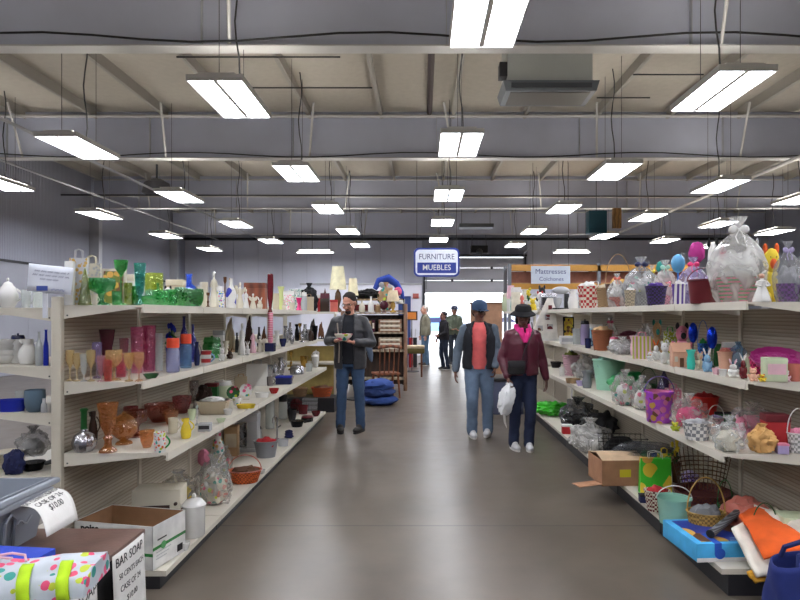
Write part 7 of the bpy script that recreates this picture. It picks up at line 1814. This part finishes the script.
loft(m, [(Vector((0, -.02, 1.44)) * sC, .125, .115), (Vector((0, -.03, 1.50)) * sC, .10, .10), (Vector((0, .0, 1.56)) * sC, .088, .088)], 26, [.7, 1.0, 1.8], .026)
for k in (-1, 1): m.tube([(k * .05 * sC, -.125 * sC, 1.50 * sC), (k * .035 * sC, -.158 * sC, 1.42 * sC), (k * .01 * sC, -.165 * sC, 1.33 * sC)], [.034, .030, .012], 10)
remesh(m, 'hood', M('fab', (232, 50, 140)), pC, .008, 3, .003, 2)
bgc = root('crossbody_bag', (0, 0, 0)); bgc.parent = pC; bpy.data.objects.remove(bgc)
bq = pC.matrix_basis @ Vector((-.12, -.21, .94))
cbg = root('shoulder_bag', bq, R(6)); tag(cbg, 'small black crossbody bag hanging before the maroon jacket', 'shoulder bag')
MB().box((-.09, -.035, -.08), (.09, .03, .07), .02).build('body', M('leather', 'black'), cbg)
MB().box((-.092, -.04, -.01), (.092, -.03, .07), .008).build('flap', M('leather', (34, 34, 38)), cbg)
MB().tube([(.06, 0, .06), (.10, -.0, .2), (.19, .005, .36), (.19, .06, .48)], .006, 6).build('strap', M('leather', 'black'), cbg)
hw = pC.matrix_basis @ (Vector((-.21, -.16, .82)) * sC)
pb_ = root('shopping_bag', (hw.x - .02, hw.y - .02, hw.z)); tag(pb_, 'crumpled white plastic bag held between the walking couple', 'plastic bag')
MB().ell((0, 0, -.15), (.085, .06, .17), (0, .25, 0), sub=4, dist=.3, seed=3, fr=2.4).build('bag', M('paper', (226, 228, 232)), pb_)
MB().tube([(0, 0, .03), (.01, 0, -.04)], .012, 8).tube([(-.03, 0, -.28), (-.02, .01, -.40), (0, 0, -.46)], [.02, .012, .004], 6).build('handle', M('paper', 'white'), pb_)

stand = dict(knee=[(-.10, -.01, .50), (.10, -.01, .50)], ankle=[(-.11, .0, .088), (.11, .02, .088)])
D_ = person('old man with white hair in a tan jacket standing left of the roll-up door', (.10, 18.0, 0), R(-75), 1.80, dict(stand, elbow=[(-.26, .04, 1.15), (.26, .04, 1.15)], hand=[(-.25, -.08, .88), (.25, -.06, .88)],
    grip=[((0, -.1, -1), (1, 0, 0), 1, .5), ((0, -.1, -1), (-1, 0, 0), -1, .5)]), dict(skin=(206, 150, 128), hair=(226, 220, 212), trousers=(88, 118, 146), shirt=(40, 42, 50), jacket=(132, 128, 110), shoes=(60, 56, 54), gap=.7, bulk=1.12, jacket_hem=.9, baggy=1.1), .010)
E_ = person('woman in a black top standing with her back to the bright doorway', (.60, 16.6, 0), R(-60), 1.60, dict(knee=[(-.10, -.04, .5), (.08, .02, .5)], ankle=[(-.12, .06, .088), (.08, .1, .088)], elbow=[(-.24, .04, 1.14), (.22, -.06, 1.16)], hand=[(-.2, -.12, .95), (.12, -.24, 1.05)],
    grip=[((0, -.3, -1), (1, 0, 0), 1, .6), ((-.3, -.9, 0), (-1, 0, 0), -1, .6)]), dict(skin=(150, 104, 90), hair=(34, 26, 28), hairstyle='bun', female=True, trousers=(36, 46, 66), shirt=(28, 26, 32), jacket=(30, 28, 34), shoes=(30, 30, 34), gap=.2, jacket_hem=.92), .010)
F_ = person('man in a dark cap and olive shirt standing behind the woman in black', (.97, 18.2, 0), R(10), 1.78, dict(stand, elbow=[(-.25, .02, 1.15), (.25, .02, 1.15)], hand=[(-.12, -.22, 1.08), (.14, -.2, 1.05)],
    grip=[((.8, -.3, 0), (0, 0, 1), -1, .8), ((-.8, -.3, 0), (0, 0, 1), 1, .8)]), dict(skin=(170, 122, 100), hair=(40, 34, 32), trousers=(50, 56, 66), shirt=(90, 98, 84), jacket=(92, 100, 84), shoes=(40, 40, 42), gap=.3, jacket_hem=.92), .010)
m = MB(); m.m = F_[1]; m.lathe([(.10, .03), (.098, .09), (.07, .128), (0, .145)], 20).add([(-.07, -.07, .034), (.07, -.07, .034), (.05, -.17, .026), (-.05, -.17, .026), (-.07, -.07, .042), (.07, -.07, .042), (.05, -.17, .034), (-.05, -.17, .034)], [(0, 1, 2, 3), (7, 6, 5, 4), (0, 4, 5, 1), (1, 5, 6, 2), (2, 6, 7, 3), (3, 7, 4, 0)]); m.build('cap', M('fab', (60, 62, 80)), F_[0])
if 'DEV' in globals() or False: pass
